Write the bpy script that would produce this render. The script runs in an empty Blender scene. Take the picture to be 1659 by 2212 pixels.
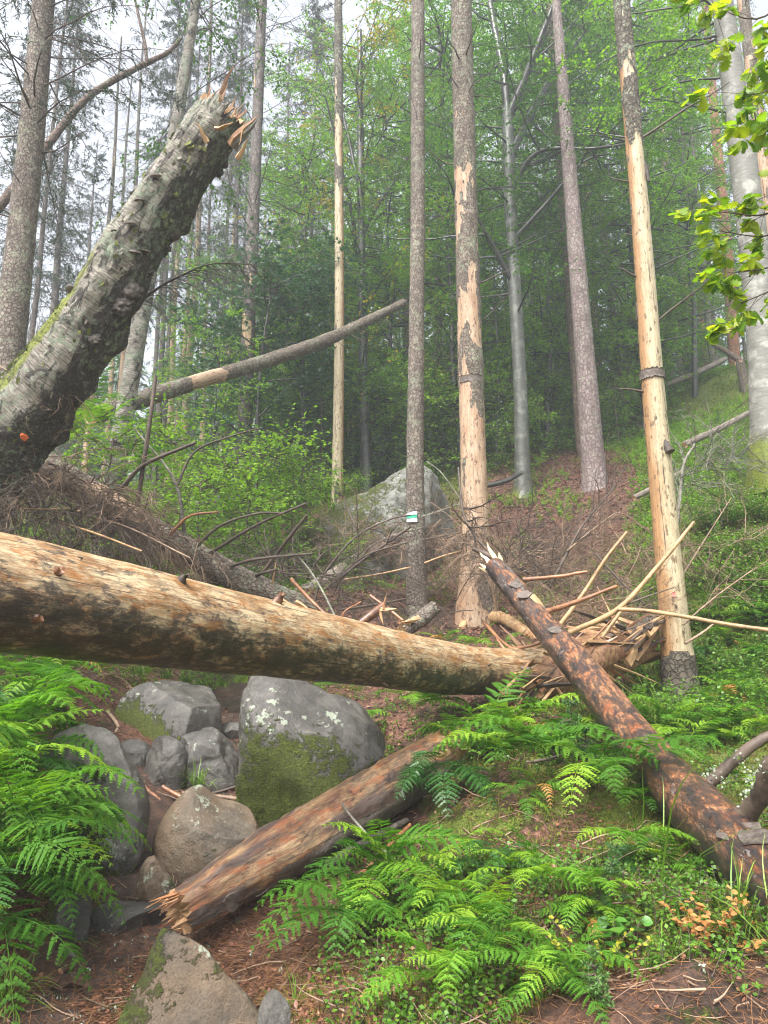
import bpy, bmesh, math
import numpy as np
from mathutils import Vector

# ------------------------------------------------------------------ camera, sky, sun, exposure
SC = bpy.context.scene
COL = SC.collection
W_, H_ = 1659.0, 2212.0
FPX = 1609.0
PITCH = math.radians(11.0)
EYE = np.array([0.0, 0.0, 1.6])

cam_d = bpy.data.cameras.new("camera")
cam_d.sensor_fit = 'VERTICAL'
cam_d.sensor_height = 36.0
cam_d.lens = 36.0 * FPX / H_
cam_d.clip_start = 0.05
cam_d.clip_end = 500.0
cam = bpy.data.objects.new("camera", cam_d)
COL.objects.link(cam)
cam.location = EYE
cam.rotation_euler = (math.radians(90) + PITCH, 0, 0)
SC.camera = cam

SUN_EL, SUN_AZ = math.radians(56), math.radians(-148)      # azimuth from +Y, clockwise positive
world = bpy.data.worlds.new("World")
SC.world = world
world.use_nodes = True
wn = world.node_tree
wn.nodes.clear()
sky = wn.nodes.new("ShaderNodeTexSky")
sky.sky_type = 'NISHITA'
sky.sun_disc = False
sky.sun_elevation = SUN_EL
sky.sun_rotation = SUN_AZ
sky.air_density = 1.0
sky.dust_density = 6.0
sky.ozone_density = 1.0
hs = wn.nodes.new("ShaderNodeHueSaturation")
hs.inputs['Saturation'].default_value = 0.28
bg = wn.nodes.new("ShaderNodeBackground")
bg.inputs['Strength'].default_value = 0.15
wo = wn.nodes.new("ShaderNodeOutputWorld")
wn.links.new(sky.outputs[0], hs.inputs['Color'])
wn.links.new(hs.outputs[0], bg.inputs['Color'])
wn.links.new(bg.outputs[0], wo.inputs['Surface'])

sun_d = bpy.data.lights.new("sun", 'SUN')
sun_d.energy = 1.5
sun_d.angle = math.radians(25)
sun_d.color = (1.0, 0.97, 0.93)
sun = bpy.data.objects.new("sun", sun_d)
COL.objects.link(sun)
sd = Vector((math.sin(SUN_AZ) * math.cos(SUN_EL), math.cos(SUN_AZ) * math.cos(SUN_EL), math.sin(SUN_EL)))
sun.rotation_euler = sd.to_track_quat('Z', 'Y').to_euler()

SC.view_settings.view_transform = 'Standard'
SC.view_settings.look = 'None'
SC.view_settings.exposure = 1.82
SC.view_settings.gamma = 1.0
SC.cycles.use_denoising = True
SC.cycles.max_bounces = 6
SC.cycles.diffuse_bounces = 2
SC.cycles.glossy_bounces = 2
SC.cycles.transmission_bounces = 3
SC.cycles.transparent_max_bounces = 4
SC.cycles.volume_bounces = 1
SC.cycles.sample_clamp_indirect = 6.0
SC.cycles.use_adaptive_sampling = False
SC.cycles.filter_width = 1.1

HAZE_DENSITY = 0.0056

# ------------------------------------------------------------------ picture-plane helpers (pixels of a 1659x2212 view -> points)
CT, ST = math.cos(PITCH), math.sin(PITCH)

def ray(u, v):
    x = (np.asarray(u, float) - W_ / 2) / FPX
    up = (H_ / 2 - np.asarray(v, float)) / FPX
    return np.stack([x, CT - up * ST, ST + up * CT], -1)

def at(u, v, Y):
    d = ray(u, v)
    t = Y / d[..., 1]
    return EYE + d * np.asarray(t)[..., None]

def rad(w, u, v, Y):
    return 0.5 * w * (Y / ray(u, v)[1]) / FPX

def project(p):
    q = np.asarray(p) - EYE
    fw = q[..., 1] * CT + q[..., 2] * ST
    up = -q[..., 1] * ST + q[..., 2] * CT
    return W_ / 2 + q[..., 0] / fw * FPX, H_ / 2 - up / fw * FPX

# ------------------------------------------------------------------ noise
def _h(ix, iy, iz, seed):
    n = (ix * 374761393 + iy * 668265263 + iz * 1440662683 + seed * 974634539) & 0xffffffff
    n = ((n ^ (n >> 13)) * 1274126177) & 0xffffffff
    n ^= n >> 16
    return (n & 0xffff) / 65535.0

def vnoise(p, seed=0):
    p = np.asarray(p, float)
    i = np.floor(p).astype(np.int64)
    f = p - i
    f = f * f * (3 - 2 * f)
    x, y, z = i[..., 0], i[..., 1], i[..., 2]
    fx, fy, fz = f[..., 0], f[..., 1], f[..., 2]
    def L(a, b, t): return a + (b - a) * t
    return L(L(L(_h(x, y, z, seed), _h(x + 1, y, z, seed), fx), L(_h(x, y + 1, z, seed), _h(x + 1, y + 1, z, seed), fx), fy),
             L(L(_h(x, y, z + 1, seed), _h(x + 1, y, z + 1, seed), fx), L(_h(x, y + 1, z + 1, seed), _h(x + 1, y + 1, z + 1, seed), fx), fy), fz)

def fbm(p, octv=4, seed=0):
    s, a, tot = 0.0, 1.0, 0.0
    p = np.asarray(p, float)
    for k in range(octv):
        s = s + a * vnoise(p * (2.0 ** k) + 17.3 * k, seed + k)
        tot += a
        a *= 0.5
    return s / tot

def sstep(a, b, x):
    t = np.clip((x - a) / (b - a), 0, 1)
    return t * t * (3 - 2 * t)

def unit(v):
    return v / np.maximum(np.linalg.norm(v, axis=-1, keepdims=True), 1e-9)

# ------------------------------------------------------------------ mesh collector
class G:
    def __init__(s):
        s.v, s.f, s.m, s.rnd, s.tc, s.msk, s.n = [], [], [], [], [], [], 0

    def add(s, v, f, mat=0, rnd=0.0, tc=None, msk=0.0):
        v = np.asarray(v, float).reshape(-1, 3)
        k = len(v)
        s.v.append(v)
        for ff in (f if isinstance(f, list) else [f]):
            ff = np.asarray(ff, np.int64)
            if len(ff):
                s.f.append(ff + s.n)
                s.m.append(np.full(len(ff), mat, np.int32))
        s.rnd.append(np.broadcast_to(np.asarray(rnd, float), (k,)))
        s.msk.append(np.broadcast_to(np.asarray(msk, float), (k,)))
        s.tc.append(v if tc is None else np.asarray(tc, float))
        s.n += k
        return s

    def build(s, name, mats, parent=None, loc=None, smooth=True):
        """one mesh object; vertices are given in world space, loc is the object's own origin"""
        me = bpy.data.meshes.new(name)
        V = np.concatenate(s.v)
        base = np.zeros(3)
        if parent is not None:
            base = np.array(parent['_o']) if '_o' in parent else np.array(parent.location)
        elif loc is not None:
            base = np.asarray(loc, float)
        me.vertices.add(len(V))
        me.vertices.foreach_set("co", (V - base).astype(np.float32).ravel())
        sizes = np.concatenate([np.full(len(f), f.shape[1]) for f in s.f])
        li = np.concatenate([f.ravel() for f in s.f])
        me.loops.add(len(li))
        me.loops.foreach_set("vertex_index", li.astype(np.int32))
        me.polygons.add(len(sizes))
        st = np.concatenate([[0], np.cumsum(sizes)[:-1]]).astype(np.int32)
        me.polygons.foreach_set("loop_start", st)
        me.polygons.foreach_set("material_index", np.concatenate(s.m))
        me.polygons.foreach_set("use_smooth", np.full(len(sizes), smooth))
        for nm, arr, typ, key in (("rnd", s.rnd, 'FLOAT', "value"), ("msk", s.msk, 'FLOAT', "value"), ("tc", s.tc, 'FLOAT_VECTOR', "vector")):
            a = me.attributes.new(nm, typ, 'POINT')
            a.data.foreach_set(key, np.concatenate(arr).astype(np.float32).ravel())
        me.update(calc_edges=True)
        me.validate()
        for m in (mats if isinstance(mats, (list, tuple)) else [mats]):
            me.materials.append(m)
        o = bpy.data.objects.new(name, me)
        COL.objects.link(o)
        if parent is not None:
            o.parent = parent
            if '_o' not in parent and parent.type == 'MESH':
                pass
        else:
            o.location = base
        o['_o'] = [float(x) for x in base]
        return o

def tag(o, label=None, cat=None, group=None, kind=None):
    if label: o['label'] = label
    if cat: o['category'] = cat
    if group: o['group'] = group
    if kind: o['kind'] = kind
    return o

def thing(name, label, cat, loc, group=None):
    o = bpy.data.objects.new(name, None)
    o.empty_display_size = 0.1
    COL.objects.link(o)
    o.location = [float(x) for x in loc]
    o['_o'] = [float(x) for x in loc]
    return tag(o, label, cat, group)

def clone(o, loc, rz=0.0, sc=1.0, label=None, group=None, tilt=(0, 0)):
    """copy of a thing with copies of its parts and sub-parts; mesh data shared"""
    r = o.copy()
    COL.objects.link(r)
    r.location = [float(x) for x in loc]
    r.rotation_euler = (tilt[0], tilt[1], rz)
    r.scale = (sc, sc, sc) if np.isscalar(sc) else sc
    if label: r['label'] = label
    if group: r['group'] = group
    for ch in list(o.children):
        c = ch.copy()
        COL.objects.link(c)
        c.parent = r
        for g in ch.children:
            d = g.copy()
            COL.objects.link(d)
            d.parent = c
    return r

# ------------------------------------------------------------------ tubes, twigs, leaves
def resample(P, n):
    """Catmull-Rom through control points P (rows may hold extra columns)"""
    P = np.asarray(P, float)
    if len(P) == 2:
        t = np.linspace(0, 1, n)[:, None]
        return P[0] * (1 - t) + P[1] * t
    Q = np.concatenate([[2 * P[0] - P[1]], P, [2 * P[-1] - P[-2]]])
    seg = np.linalg.norm(np.diff(P[:, :3], axis=0), axis=1)
    cum = np.concatenate([[0], np.cumsum(seg)])
    x = np.linspace(0, cum[-1], n)
    k = np.clip(np.searchsorted(cum, x, side='right') - 1, 0, len(seg) - 1)
    t = ((x - cum[k]) / seg[k])[:, None]
    a, b, c, d = Q[k], Q[k + 1], Q[k + 2], Q[k + 3]
    return 0.5 * (2 * b + (c - a) * t + (2 * a - 5 * b + 4 * c - d) * t ** 2 + (3 * b - a - 3 * c + d) * t ** 3)

def frames(P):
    T = unit(np.gradient(P, axis=0))
    ref = np.array([0, 0, 1.0]) if abs(T[:, 2]).mean() < 0.7 else np.array([0, 1.0, 0])
    A = unit(np.cross(T, ref))
    B = np.cross(T, A)
    return T, -A, B

def trunk(g, path, rads, nseg=24, nring=60, disp=None, mat=0, caps=True, seed=0, rough=0.06, jag=(0, 0), flare=None, capmat=None):
    """tapered tube through path; disp(tc, ang, s, t, pos, nrm) -> (offset, msk, rnd)"""
    PR = resample(np.column_stack([np.asarray(path, float), rads]), nring)
    P, R = PR[:, :3], np.maximum(PR[:, 3], 0.0005)
    T, A, B = frames(P)
    s = np.concatenate([[0], np.cumsum(np.linalg.norm(np.diff(P, axis=0), axis=1))])
    ang = np.linspace(0, 2 * np.pi, nseg, endpoint=False)
    ca, sa = np.cos(ang), np.sin(ang)
    nrm = A[:, None] * ca[None, :, None] + B[:, None] * sa[None, :, None]
    Rm = R.mean()
    S = np.broadcast_to(s[:, None], (nring, nseg)).copy()
    ANG = np.broadcast_to(ang[None], (nring, nseg))
    tc = np.stack([Rm * np.cos(ANG), Rm * np.sin(ANG), S], -1)
    RR = R[:, None] * np.ones((1, nseg))
    tt = S / s[-1]
    if flare is not None:
        h, amt = flare
        lob = 0.65 + 0.7 * fbm(np.stack([ca * 2.2, sa * 2.2, ang * 0 + seed], -1), 2, seed + 5)[None]
        RR = RR * (1 + amt * lob * np.exp(-S / h))
    off = rough * Rm * (fbm(tc / max(Rm, 0.02) * 1.6 + seed * 3.1, 3, seed) - 0.5) * 2
    msk = np.zeros_like(off)
    rn = np.zeros_like(off)
    pos = P[:, None] + nrm * RR[..., None]
    if disp is not None:
        o2, msk, rn = disp(tc, ANG, S, tt, pos, nrm)
        off = off + o2
    pos = P[:, None] + nrm * (RR + off)[..., None]
    if jag[0]:
        j = jag[0] * (vnoise(np.stack([ca * 3, sa * 3, ang * 0 + 9.1 + seed], -1), seed) * 1.6 - 0.8 + 0.5 * np.random.default_rng(seed).uniform(-1, 1, nseg))
        pos[0] += T[0] * (-np.abs(j))[:, None]
    if jag[1]:
        j = jag[1] * (vnoise(np.stack([ca * 3, sa * 3, ang * 0 + 4.7 + seed], -1), seed + 1) * 1.4 + 0.8 * np.random.default_rng(seed + 1).uniform(-1, 1, nseg))
        pos[-1] += T[-1] * j[:, None]
    i = np.arange(nring - 1)[:, None] * nseg
    j = np.arange(nseg)[None]
    j2 = (j + 1) % nseg
    q = np.stack([i + j, i + j2, i + nseg + j2, i + nseg + j], -1).reshape(-1, 4)
    g.add(pos.reshape(-1, 3), q, mat, np.broadcast_to(rn, off.shape).ravel(), tc.reshape(-1, 3), np.broadcast_to(msk, off.shape).ravel())
    if caps:
        for e, sg in ((0, -1), (nring - 1, 1)):
            ring = pos[e]
            c = ring.mean(0) - sg * T[e] * R[e] * 0.12
            mid = ring * 0.5 + c * 0.5 + T[e] * (np.random.default_rng(seed + e).uniform(-.25, .25, nseg) * R[e])[:, None]
            V = np.concatenate([ring, mid, [c]])
            a = np.arange(nseg)
            b = (a + 1) % nseg
            f1 = np.stack([a, b, b + nseg, a + nseg], -1)
            f2 = np.stack([a + nseg, b + nseg, np.full(nseg, 2 * nseg)], -1)
            if sg < 0:
                f1, f2 = f1[:, ::-1], f2[:, ::-1]
            tcc = np.concatenate([tc[e], tc[e] * [0.5, 0.5, 1], [[0, 0, s[e]]]])
            g.add(V, [f1, f2], mat if capmat is None else capmat, 0.5, tcc, 1.0)
    return P, R, T, A, B

def tubes(g, poly, r0, r1, nseg=3, mat=0, rnd=None, power=1.0):
    """batch of thin tubes: poly (N,K,3), radii r0 -> r1"""
    N, K = poly.shape[:2]
    if N == 0: return
    T = unit(np.gradient(poly, axis=1))
    m = unit(T.mean(1) + 1e-6)
    ref = np.where(np.abs(m[:, 2:3]) < 0.8, np.array([[0, 0, 1.0]]), np.array([[1.0, 0, 0]]))
    A = unit(np.cross(T, ref[:, None]))
    B = np.cross(T, A)
    t = (np.linspace(0, 1, K) ** power)[None]
    r0 = np.broadcast_to(np.asarray(r0, float), (N,))[:, None]
    r1 = np.broadcast_to(np.asarray(r1, float), (N,))[:, None]
    R = r0 * (1 - t) + r1 * t
    ang = np.linspace(0, 2 * np.pi, nseg, endpoint=False)
    V = poly[:, :, None] + R[..., None, None] * (A[:, :, None] * np.cos(ang)[None, None, :, None] + B[:, :, None] * np.sin(ang)[None, None, :, None])
    base = np.arange(N)[:, None, None] * K * nseg
    i = np.arange(K - 1)[None, :, None] * nseg
    j = np.arange(nseg)[None, None]
    j2 = (j + 1) % nseg
    q = np.stack([base + i + j, base + i + j2, base + i + nseg + j2, base + i + nseg + j], -1).reshape(-1, 4)
    if rnd is None: rnd = np.random.default_rng(N).random(N)
    rn = np.repeat(np.broadcast_to(np.asarray(rnd, float), (N,)), K * nseg)
    g.add(V.reshape(-1, 3), q, mat, rn)

def twigs(rng, P, D, L, K=4, droop=0.0, wig=0.15):
    """polylines (N,K,3) starting at P along D with length L; droop bends them down (+) or up (-)"""
    N = len(P)
    D = unit(D)
    L = np.broadcast_to(np.asarray(L, float), (N,))
    droop = np.broadcast_to(np.asarray(droop, float), (N,))
    out = np.empty((N, K, 3))
    out[:, 0] = P
    d = D.copy()
    for k in range(1, K):
        d = unit(d + rng.normal(0, wig, (N, 3)) + np.array([0, 0, -1.0]) * (droop / (K - 1))[:, None])
        out[:, k] = out[:, k - 1] + d * (L / (K - 1))[:, None]
    return out

def along(rng, poly, m, t0=0.1, t1=1.0):
    """m points on each polyline with tangents -> (N*m,3), (N*m,3), t"""
    N, K = poly.shape[:2]
    t = (np.linspace(t0, t1, m)[None] + rng.uniform(-.5, .5, (N, m)) * (t1 - t0) / m).clip(0, 0.999)
    x = t * (K - 1)
    k = np.minimum(x.astype(int), K - 2)
    f = (x - k)[..., None]
    n = np.arange(N)[:, None]
    p = poly[n, k] * (1 - f) + poly[n, k + 1] * f
    T = unit(poly[n, k + 1] - poly[n, k])
    return p.reshape(-1, 3), T.reshape(-1, 3), t.ravel()

LEAF_OVAL = (np.array([[0, 0, 0], [.5, .35, .06], [.42, .7, .05], [0, 1, -.05], [-.42, .7, .05], [-.5, .35, .06]]), np.array([[0, 1, 2, 3], [0, 3, 4, 5]]))
LEAF_KITE = (np.array([[0, 0, 0], [.5, .45, .05], [0, 1, -.04], [-.5, .45, .05]]), np.array([[0, 1, 2, 3]]))
LEAF_BLADE = (np.array([[-.5, 0, 0], [.5, 0, 0], [.35, .55, .03], [0, 1, -.02], [-.35, .55, .03]]), np.array([[0, 1, 2, 4]]))
def _oak():
    ys = [0, .12, .22, .32, .40, .50, .58, .68, .76, .86, 1.0]
    xs = [.03, .10, .24, .14, .38, .22, .48, .26, .40, .24, .0]
    n = len(ys)
    V = [[0, y, -.05 * y * y] for y in ys] + [[x, y, .06 + .0 * y] for x, y in zip(xs, ys)] + [[-x, y, .06] for x, y in zip(xs, ys)]
    F = []
    for k in range(n - 1):
        F.append([k, n + k, n + k + 1, k + 1])
        F.append([k, k + 1, 2 * n + k + 1, 2 * n + k])
    return (np.array(V, float), np.array(F))
LEAF_OAK = _oak()
def _maple():
    a = np.radians([-150, -110, -85, -60, -40, -20, 0, 20, 40, 60, 85, 110, 150])
    r = np.array([.35, .55, .38, .9, .5, .55, 1.0, .55, .5, .9, .38, .55, .35])
    V = [[0, .3, 0]] + [[math.sin(x) * y * .6, .3 + math.cos(x) * y * .7, .05 * abs(math.sin(x * 2))] for x, y in zip(a, r)]
    return (np.array(V, float), np.array([[0, k, k + 1] for k in range(1, 13)]))
LEAF_MAPLE = _maple()

def leaves(g, pos, dr, nr, ln, wd, tpl=LEAF_OVAL, mat=0, rnd=None, rng=None):
    N = len(pos)
    if N == 0: return
    tv, tf = tpl
    dr = unit(dr)
    x = unit(np.cross(dr, nr) + 1e-7)
    nr = np.cross(x, dr)
    ln = np.broadcast_to(np.asarray(ln, float), (N,))[:, None, None]
    wd = np.broadcast_to(np.asarray(wd, float), (N,))[:, None, None]
    V = pos[:, None] + x[:, None] * (tv[None, :, 0:1] * wd) + dr[:, None] * (tv[None, :, 1:2] * ln) + nr[:, None] * (tv[None, :, 2:3] * ln)
    F = (tf[None] + (np.arange(N) * len(tv))[:, None, None]).reshape(-1, tf.shape[1])
    if rnd is None:
        rnd = (rng or np.random.default_rng(1)).random(N)
    g.add(V.reshape(-1, 3), F, mat, np.repeat(rnd, len(tv)))
# ------------------------------------------------------------------ materials
class NB:
    def __init__(s, name):
        s.m = bpy.data.materials.new(name)
        s.m.use_nodes = True
        s.t = s.m.node_tree
        s.t.nodes.clear()
        s.out = s.t.nodes.new("ShaderNodeOutputMaterial")
    def node(s, ty, **kw):
        n = s.t.nodes.new(ty)
        for k, v in kw.items(): setattr(n, k, v)
        return n
    def put(s, sock, val):
        if isinstance(val, bpy.types.NodeSocket): s.t.links.new(val, sock)
        else:
            if sock.type == 'RGBA' and len(val) == 3: val = (*val, 1.0)
            sock.default_value = val
    def attr(s, nm, vec=False):
        n = s.node("ShaderNodeAttribute", attribute_name=nm)
        return n.outputs['Vector' if vec else 'Fac']
    def scaled(s, vec, sc):
        n = s.node("ShaderNodeMapping")
        s.put(n.inputs['Vector'], vec)
        n.inputs['Scale'].default_value = sc
        return n.outputs[0]
    def noise(s, vec, scale=5, detail=4, rough=0.6, dist=0.0):
        n = s.node("ShaderNodeTexNoise")
        s.put(n.inputs['Vector'], vec)
        n.inputs['Scale'].default_value = scale
        n.inputs['Detail'].default_value = detail
        n.inputs['Roughness'].default_value = rough
        n.inputs['Distortion'].default_value = dist
        return n.outputs[0]
    def vor(s, vec, scale=5, feature='F1', out=0, rnd=1.0):
        n = s.node("ShaderNodeTexVoronoi", feature=feature)
        s.put(n.inputs['Vector'], vec)
        n.inputs['Scale'].default_value = scale
        n.inputs['Randomness'].default_value = rnd
        return n.outputs[out]
    def ramp(s, fac, stops):
        n = s.node("ShaderNodeValToRGB")
        s.put(n.inputs[0], fac)
        e = n.color_ramp.elements
        while len(e) < len(stops): e.new(0.5)
        for el, (p, c) in zip(e, stops):
            el.position = p
            el.color = (c, c, c, 1) if np.isscalar(c) else (*c, 1)
        return n.outputs[0]
    def mix(s, fac, a, b, mode='MIX'):
        n = s.node("ShaderNodeMix", data_type='RGBA', blend_type=mode)
        s.put(n.inputs[0], fac); s.put(n.inputs[6], a); s.put(n.inputs[7], b)
        return n.outputs[2]
    def math(s, op, a, b=0.0, c=None, clamp=False):
        n = s.node("ShaderNodeMath", operation=op, use_clamp=clamp)
        s.put(n.inputs[0], a); s.put(n.inputs[1], b)
        if c is not None: s.put(n.inputs[2], c)
        return n.outputs[0]
    def bump(s, h, strength=0.5, dist=0.02, nrm=None):
        n = s.node("ShaderNodeBump")
        n.inputs['Strength'].default_value = strength
        n.inputs['Distance'].default_value = dist
        s.put(n.inputs['Height'], h)
        if nrm is not None: s.put(n.inputs['Normal'], nrm)
        return n.outputs[0]
    def surf(s, col, rough=0.7, nrm=None, spec=0.4):
        n = s.node("ShaderNodeBsdfPrincipled")
        s.put(n.inputs['Base Color'], col)
        s.put(n.inputs['Roughness'], rough)
        n.inputs['Specular IOR Level'].default_value = spec
        if nrm is not None: s.put(n.inputs['Normal'], nrm)
        return n.outputs[0]
    def done(s, sh):
        s.t.links.new(sh, s.out.inputs['Surface'])
        return s.m

def leaf_mat(name, c0, c1, c2, rough=0.42, trans=0.35, spec=0.4, tcol=None, vary=0.35):
    """leaf colours c0..c2 chosen per leaf by the rnd attribute, plus some per-object variation; part of the light passes through"""
    b = NB(name)
    oi = b.node("ShaderNodeObjectInfo").outputs['Random']
    r = b.math('ADD', b.math('MULTIPLY', b.attr("rnd"), 1 - vary), b.math('MULTIPLY', oi, vary))
    col = b.ramp(r, [(0.08, c0), (0.5, c1), (0.92, c2)])
    p = b.surf(col, rough, None, spec)
    if trans <= 0: return b.done(p)
    t = b.node("ShaderNodeBsdfTranslucent")
    tc = b.mix(1.0, col, tcol or (1.0, 1.05, 0.45), 'MULTIPLY')
    hsn = b.node("ShaderNodeHueSaturation")
    hsn.inputs['Value'].default_value = 1.5
    b.put(hsn.inputs['Color'], tc)
    b.put(t.inputs['Color'], hsn.outputs[0])
    m = b.node("ShaderNodeMixShader")
    m.inputs[0].default_value = trans
    b.t.links.new(p, m.inputs[1]); b.t.links.new(t.outputs[0], m.inputs[2])
    return b.done(m.outputs[0])

def plain(name, c0, c1, rough=0.7, scale=20, spec=0.4, bstr=0.4, bdist=0.004, vec="tc"):
    b = NB(name)
    v = b.attr(vec, True)
    n = b.noise(v, scale, 5, 0.65)
    f = b.math('ADD', b.math('MULTIPLY', n, 0.7), b.math('MULTIPLY', b.attr("rnd"), 0.3))
    return b.done(b.surf(b.ramp(f, [(0.3, c0), (0.65, c1)]), rough, b.bump(n, bstr, bdist), spec))

def bark_mat(name, dark, mid, light, cell=(28, 28, 14), wood=None, lichen=0.0, lichen_col=(.30, .36, .24), moss=0.0, rough=0.75, spec=0.35, bstr=0.9, bdist=0.012, smooth=False, woodrough=0.5):
    """flaky bark; where the msk attribute is 1 the bark is gone and bare wood (wood = orange, pale, stain) shows"""
    b = NB(name)
    tc = b.attr("tc", True)
    q = b.scaled(tc, cell)
    nz = b.noise(tc, 9, 5, 0.65)
    wob = b.node("ShaderNodeVectorMath", operation='MULTIPLY_ADD')
    nv = b.node("ShaderNodeTexNoise"); nv.inputs['Scale'].default_value = 1.1; nv.inputs['Detail'].default_value = 3
    b.put(nv.inputs['Vector'], q)
    b.put(wob.inputs[0], nv.outputs['Color']); wob.inputs[1].default_value = (1.2, 1.2, 1.2); b.put(wob.inputs[2], q)
    if smooth:
        fine = b.noise(b.scaled(tc, (6, 6, 40)), 1.0, 5, 0.65)
        col = b.mix(b.ramp(fine, [(0.35, 0.0), (0.7, 1.0)]), dark, mid)
        col = b.mix(b.ramp(b.noise(tc, 3.5, 5, 0.7), [(0.5, 0.0), (0.62, 1.0)]), col, light)
        h = fine
    else:
        ce = b.vor(wob.outputs[0], 1.0, 'DISTANCE_TO_EDGE')
        cc = b.vor(wob.outputs[0], 1.0, 'F1', 1)
        sep = b.node("ShaderNodeSeparateColor"); b.put(sep.inputs[0], cc)
        edge = b.ramp(ce, [(0.0, 0.0), (0.16, 1.0)])
        col = b.mix(sep.outputs[0], mid, light)
        col = b.mix(b.ramp(nz, [(0.35, 0.0), (0.65, 1.0)]), b.mix(0.5, col, dark), col)
        col = b.mix(edge, dark, col)
        h = b.math('ADD', b.math('MULTIPLY', edge, 0.6), b.math('MULTIPLY', b.math('ADD', sep.outputs[1], nz), 0.4))
    if lichen > 0:
        ln = b.noise(tc, 14, 6, 0.75)
        big = b.noise(tc, 2.2, 3, 0.6)
        lm = b.ramp(b.math('MULTIPLY', ln, b.math('ADD', big, 0.5)), [(0.56 - 0.12 * lichen, 0.0), (0.62 - 0.10 * lichen, 1.0)])
        col = b.mix(b.math('MULTIPLY', lm, min(1, lichen + .3)), col, lichen_col)
    col = b.mix(b.ramp(b.noise(b.scaled(tc, (3.5, 3.5, 1.3)), 1.0, 5, 0.7), [(0.36, 0.62), (0.6, 0.0)]), col, b.mix(0.6, col, dark))
    r = rough
    if moss > 0:
        mm = b.ramp(b.math('ADD', b.attr("rnd"), b.math('MULTIPLY', b.noise(tc, 18, 5, 0.7), 0.5)), [(0.62, 0.0), (0.8, 1.0)])
        col = b.mix(mm, col, b.ramp(b.noise(tc, 60, 3, 0.6), [(0.3, (.07, .09, .01)), (0.7, (.22, .27, .03))]))
    if wood is not None:
        wo_, wp, ws = wood
        grain = b.noise(b.scaled(tc, (60, 60, 3.0)), 1.0, 5, 0.7, 0.3)
        blot = b.noise(b.scaled(tc, (5, 5, 2.0)), 1.0, 5, 0.65)
        wc = b.mix(b.ramp(b.math('ADD', b.attr("rnd"), b.math('MULTIPLY', b.math('SUBTRACT', blot, 0.5), 1.1)), [(0.25, 0.0), (0.75, 1.0)]), wo_, wp)
        wc = b.mix(b.ramp(grain, [(0.42, 0.8), (0.62, 0.0)]), wc, b.mix(0.45, wc, ws))
        spots = b.noise(b.scaled(tc, (26, 26, 9)), 1.0, 3, 0.6)
        wc = b.mix(b.ramp(spots, [(0.585, 0.0), (0.64, 0.85)]), wc, ws)
        fl = b.noise(b.scaled(tc, (70, 70, 24)), 1.0, 4, 0.7)
        wc = b.mix(b.ramp(fl, [(0.36, 0.75), (0.46, 0.0)]), wc, b.mix(0.5, wc, (.05, .03, .018)))
        ck = b.noise(b.scaled(tc, (36, 36, .7)), 1.0, 3, 0.6, 0.2)
        wc = b.mix(b.ramp(ck, [(0.315, 0.95), (0.34, 0.0)]), wc, (.03, .02, .012))
        kn = b.vor(b.scaled(tc, (7, 7, 3.2)), 1.0, 'F1', 0)
        wc = b.mix(b.ramp(kn, [(0.05, 0.9), (0.10, 0.0)]), wc, (0.045, 0.03, 0.02))
        mk = b.ramp(b.math('ADD', b.attr("msk"), b.math('MULTIPLY', b.math('SUBTRACT', nz, 0.5), 0.5)), [(0.46, 0.0), (0.54, 1.0)])
        col = b.mix(mk, col, wc)
        h = b.mix(mk, b.math('ADD', h, 0.6), b.math('MULTIPLY', grain, 0.35))
        rr = b.node("ShaderNodeMapRange"); b.put(rr.inputs[0], mk); rr.inputs[3].default_value = rough; rr.inputs[4].default_value = woodrough
        r = rr.outputs[0]
    return b.done(b.surf(col, r, b.bump(h, bstr, bdist), spec))

M = {}
W_PALE = ((.42, .25, .11), (.62, .52, .34), (.16, .085, .04))
W_RED = ((.36, .21, .12), (.55, .43, .30), (.12, .065, .04))
M['spruce'] = bark_mat("spruce_bark", (.055, .042, .033), (.17, .135, .108), (.31, .26, .215), (26, 26, 18), lichen=0.15)
M['spruce_red'] = bark_mat("reddish_spruce_bark", (.06, .04, .03), (.16, .105, .08), (.25, .18, .14), (26, 26, 14), lichen=0.05)
M['snag'] = bark_mat("flaking_spruce_bark", (.05, .038, .028), (.17, .13, .095), (.30, .25, .20), (26, 26, 18), wood=W_RED, lichen=0.12)
M['peeled'] = bark_mat("barkless_wood", (.035, .028, .02), (.10, .08, .06), (.21, .18, .14), (24, 24, 16), wood=((.37, .21, .095), (.47, .40, .26), (.11, .065, .034)), lichen=0.25)
M['pine'] = bark_mat("pine_bark", (.10, .07, .065), (.24, .185, .175), (.38, .31, .30), (20, 20, 9), lichen=0.1)
M['orange_pine'] = bark_mat("orange_pine_bark", (.16, .07, .04), (.36, .16, .085), (.48, .26, .16), (16, 16, 8))
M['dark_bark'] = bark_mat("dark_smooth_bark", (.018, .017, .014), (.045, .042, .036), (.09, .09, .075), smooth=True, rough=0.35, spec=0.6, bstr=0.25)
M['beech'] = bark_mat("beech_bark", (.045, .048, .04), (.11, .115, .095), (.17, .18, .15), smooth=True, rough=0.4, spec=0.5, bstr=0.25, moss=1)
M['beech_pale'] = bark_mat("pale_beech_bark", (.13, .125, .11), (.23, .225, .20), (.34, .34, .30), smooth=True, rough=0.55, bstr=0.3, moss=1)
M['distant'] = bark_mat("distant_bark", (.06, .05, .045), (.14, .115, .10), (.24, .21, .18), (14, 14, 8), wood=W_PALE)
M['twig'] = plain("twig_bark", (.028, .02, .015), (.11, .08, .06), 0.6, 30)
M['brown_twig'] = plain("dead_brown_twig", (.08, .05, .032), (.30, .205, .135), 0.6, 30)
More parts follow.
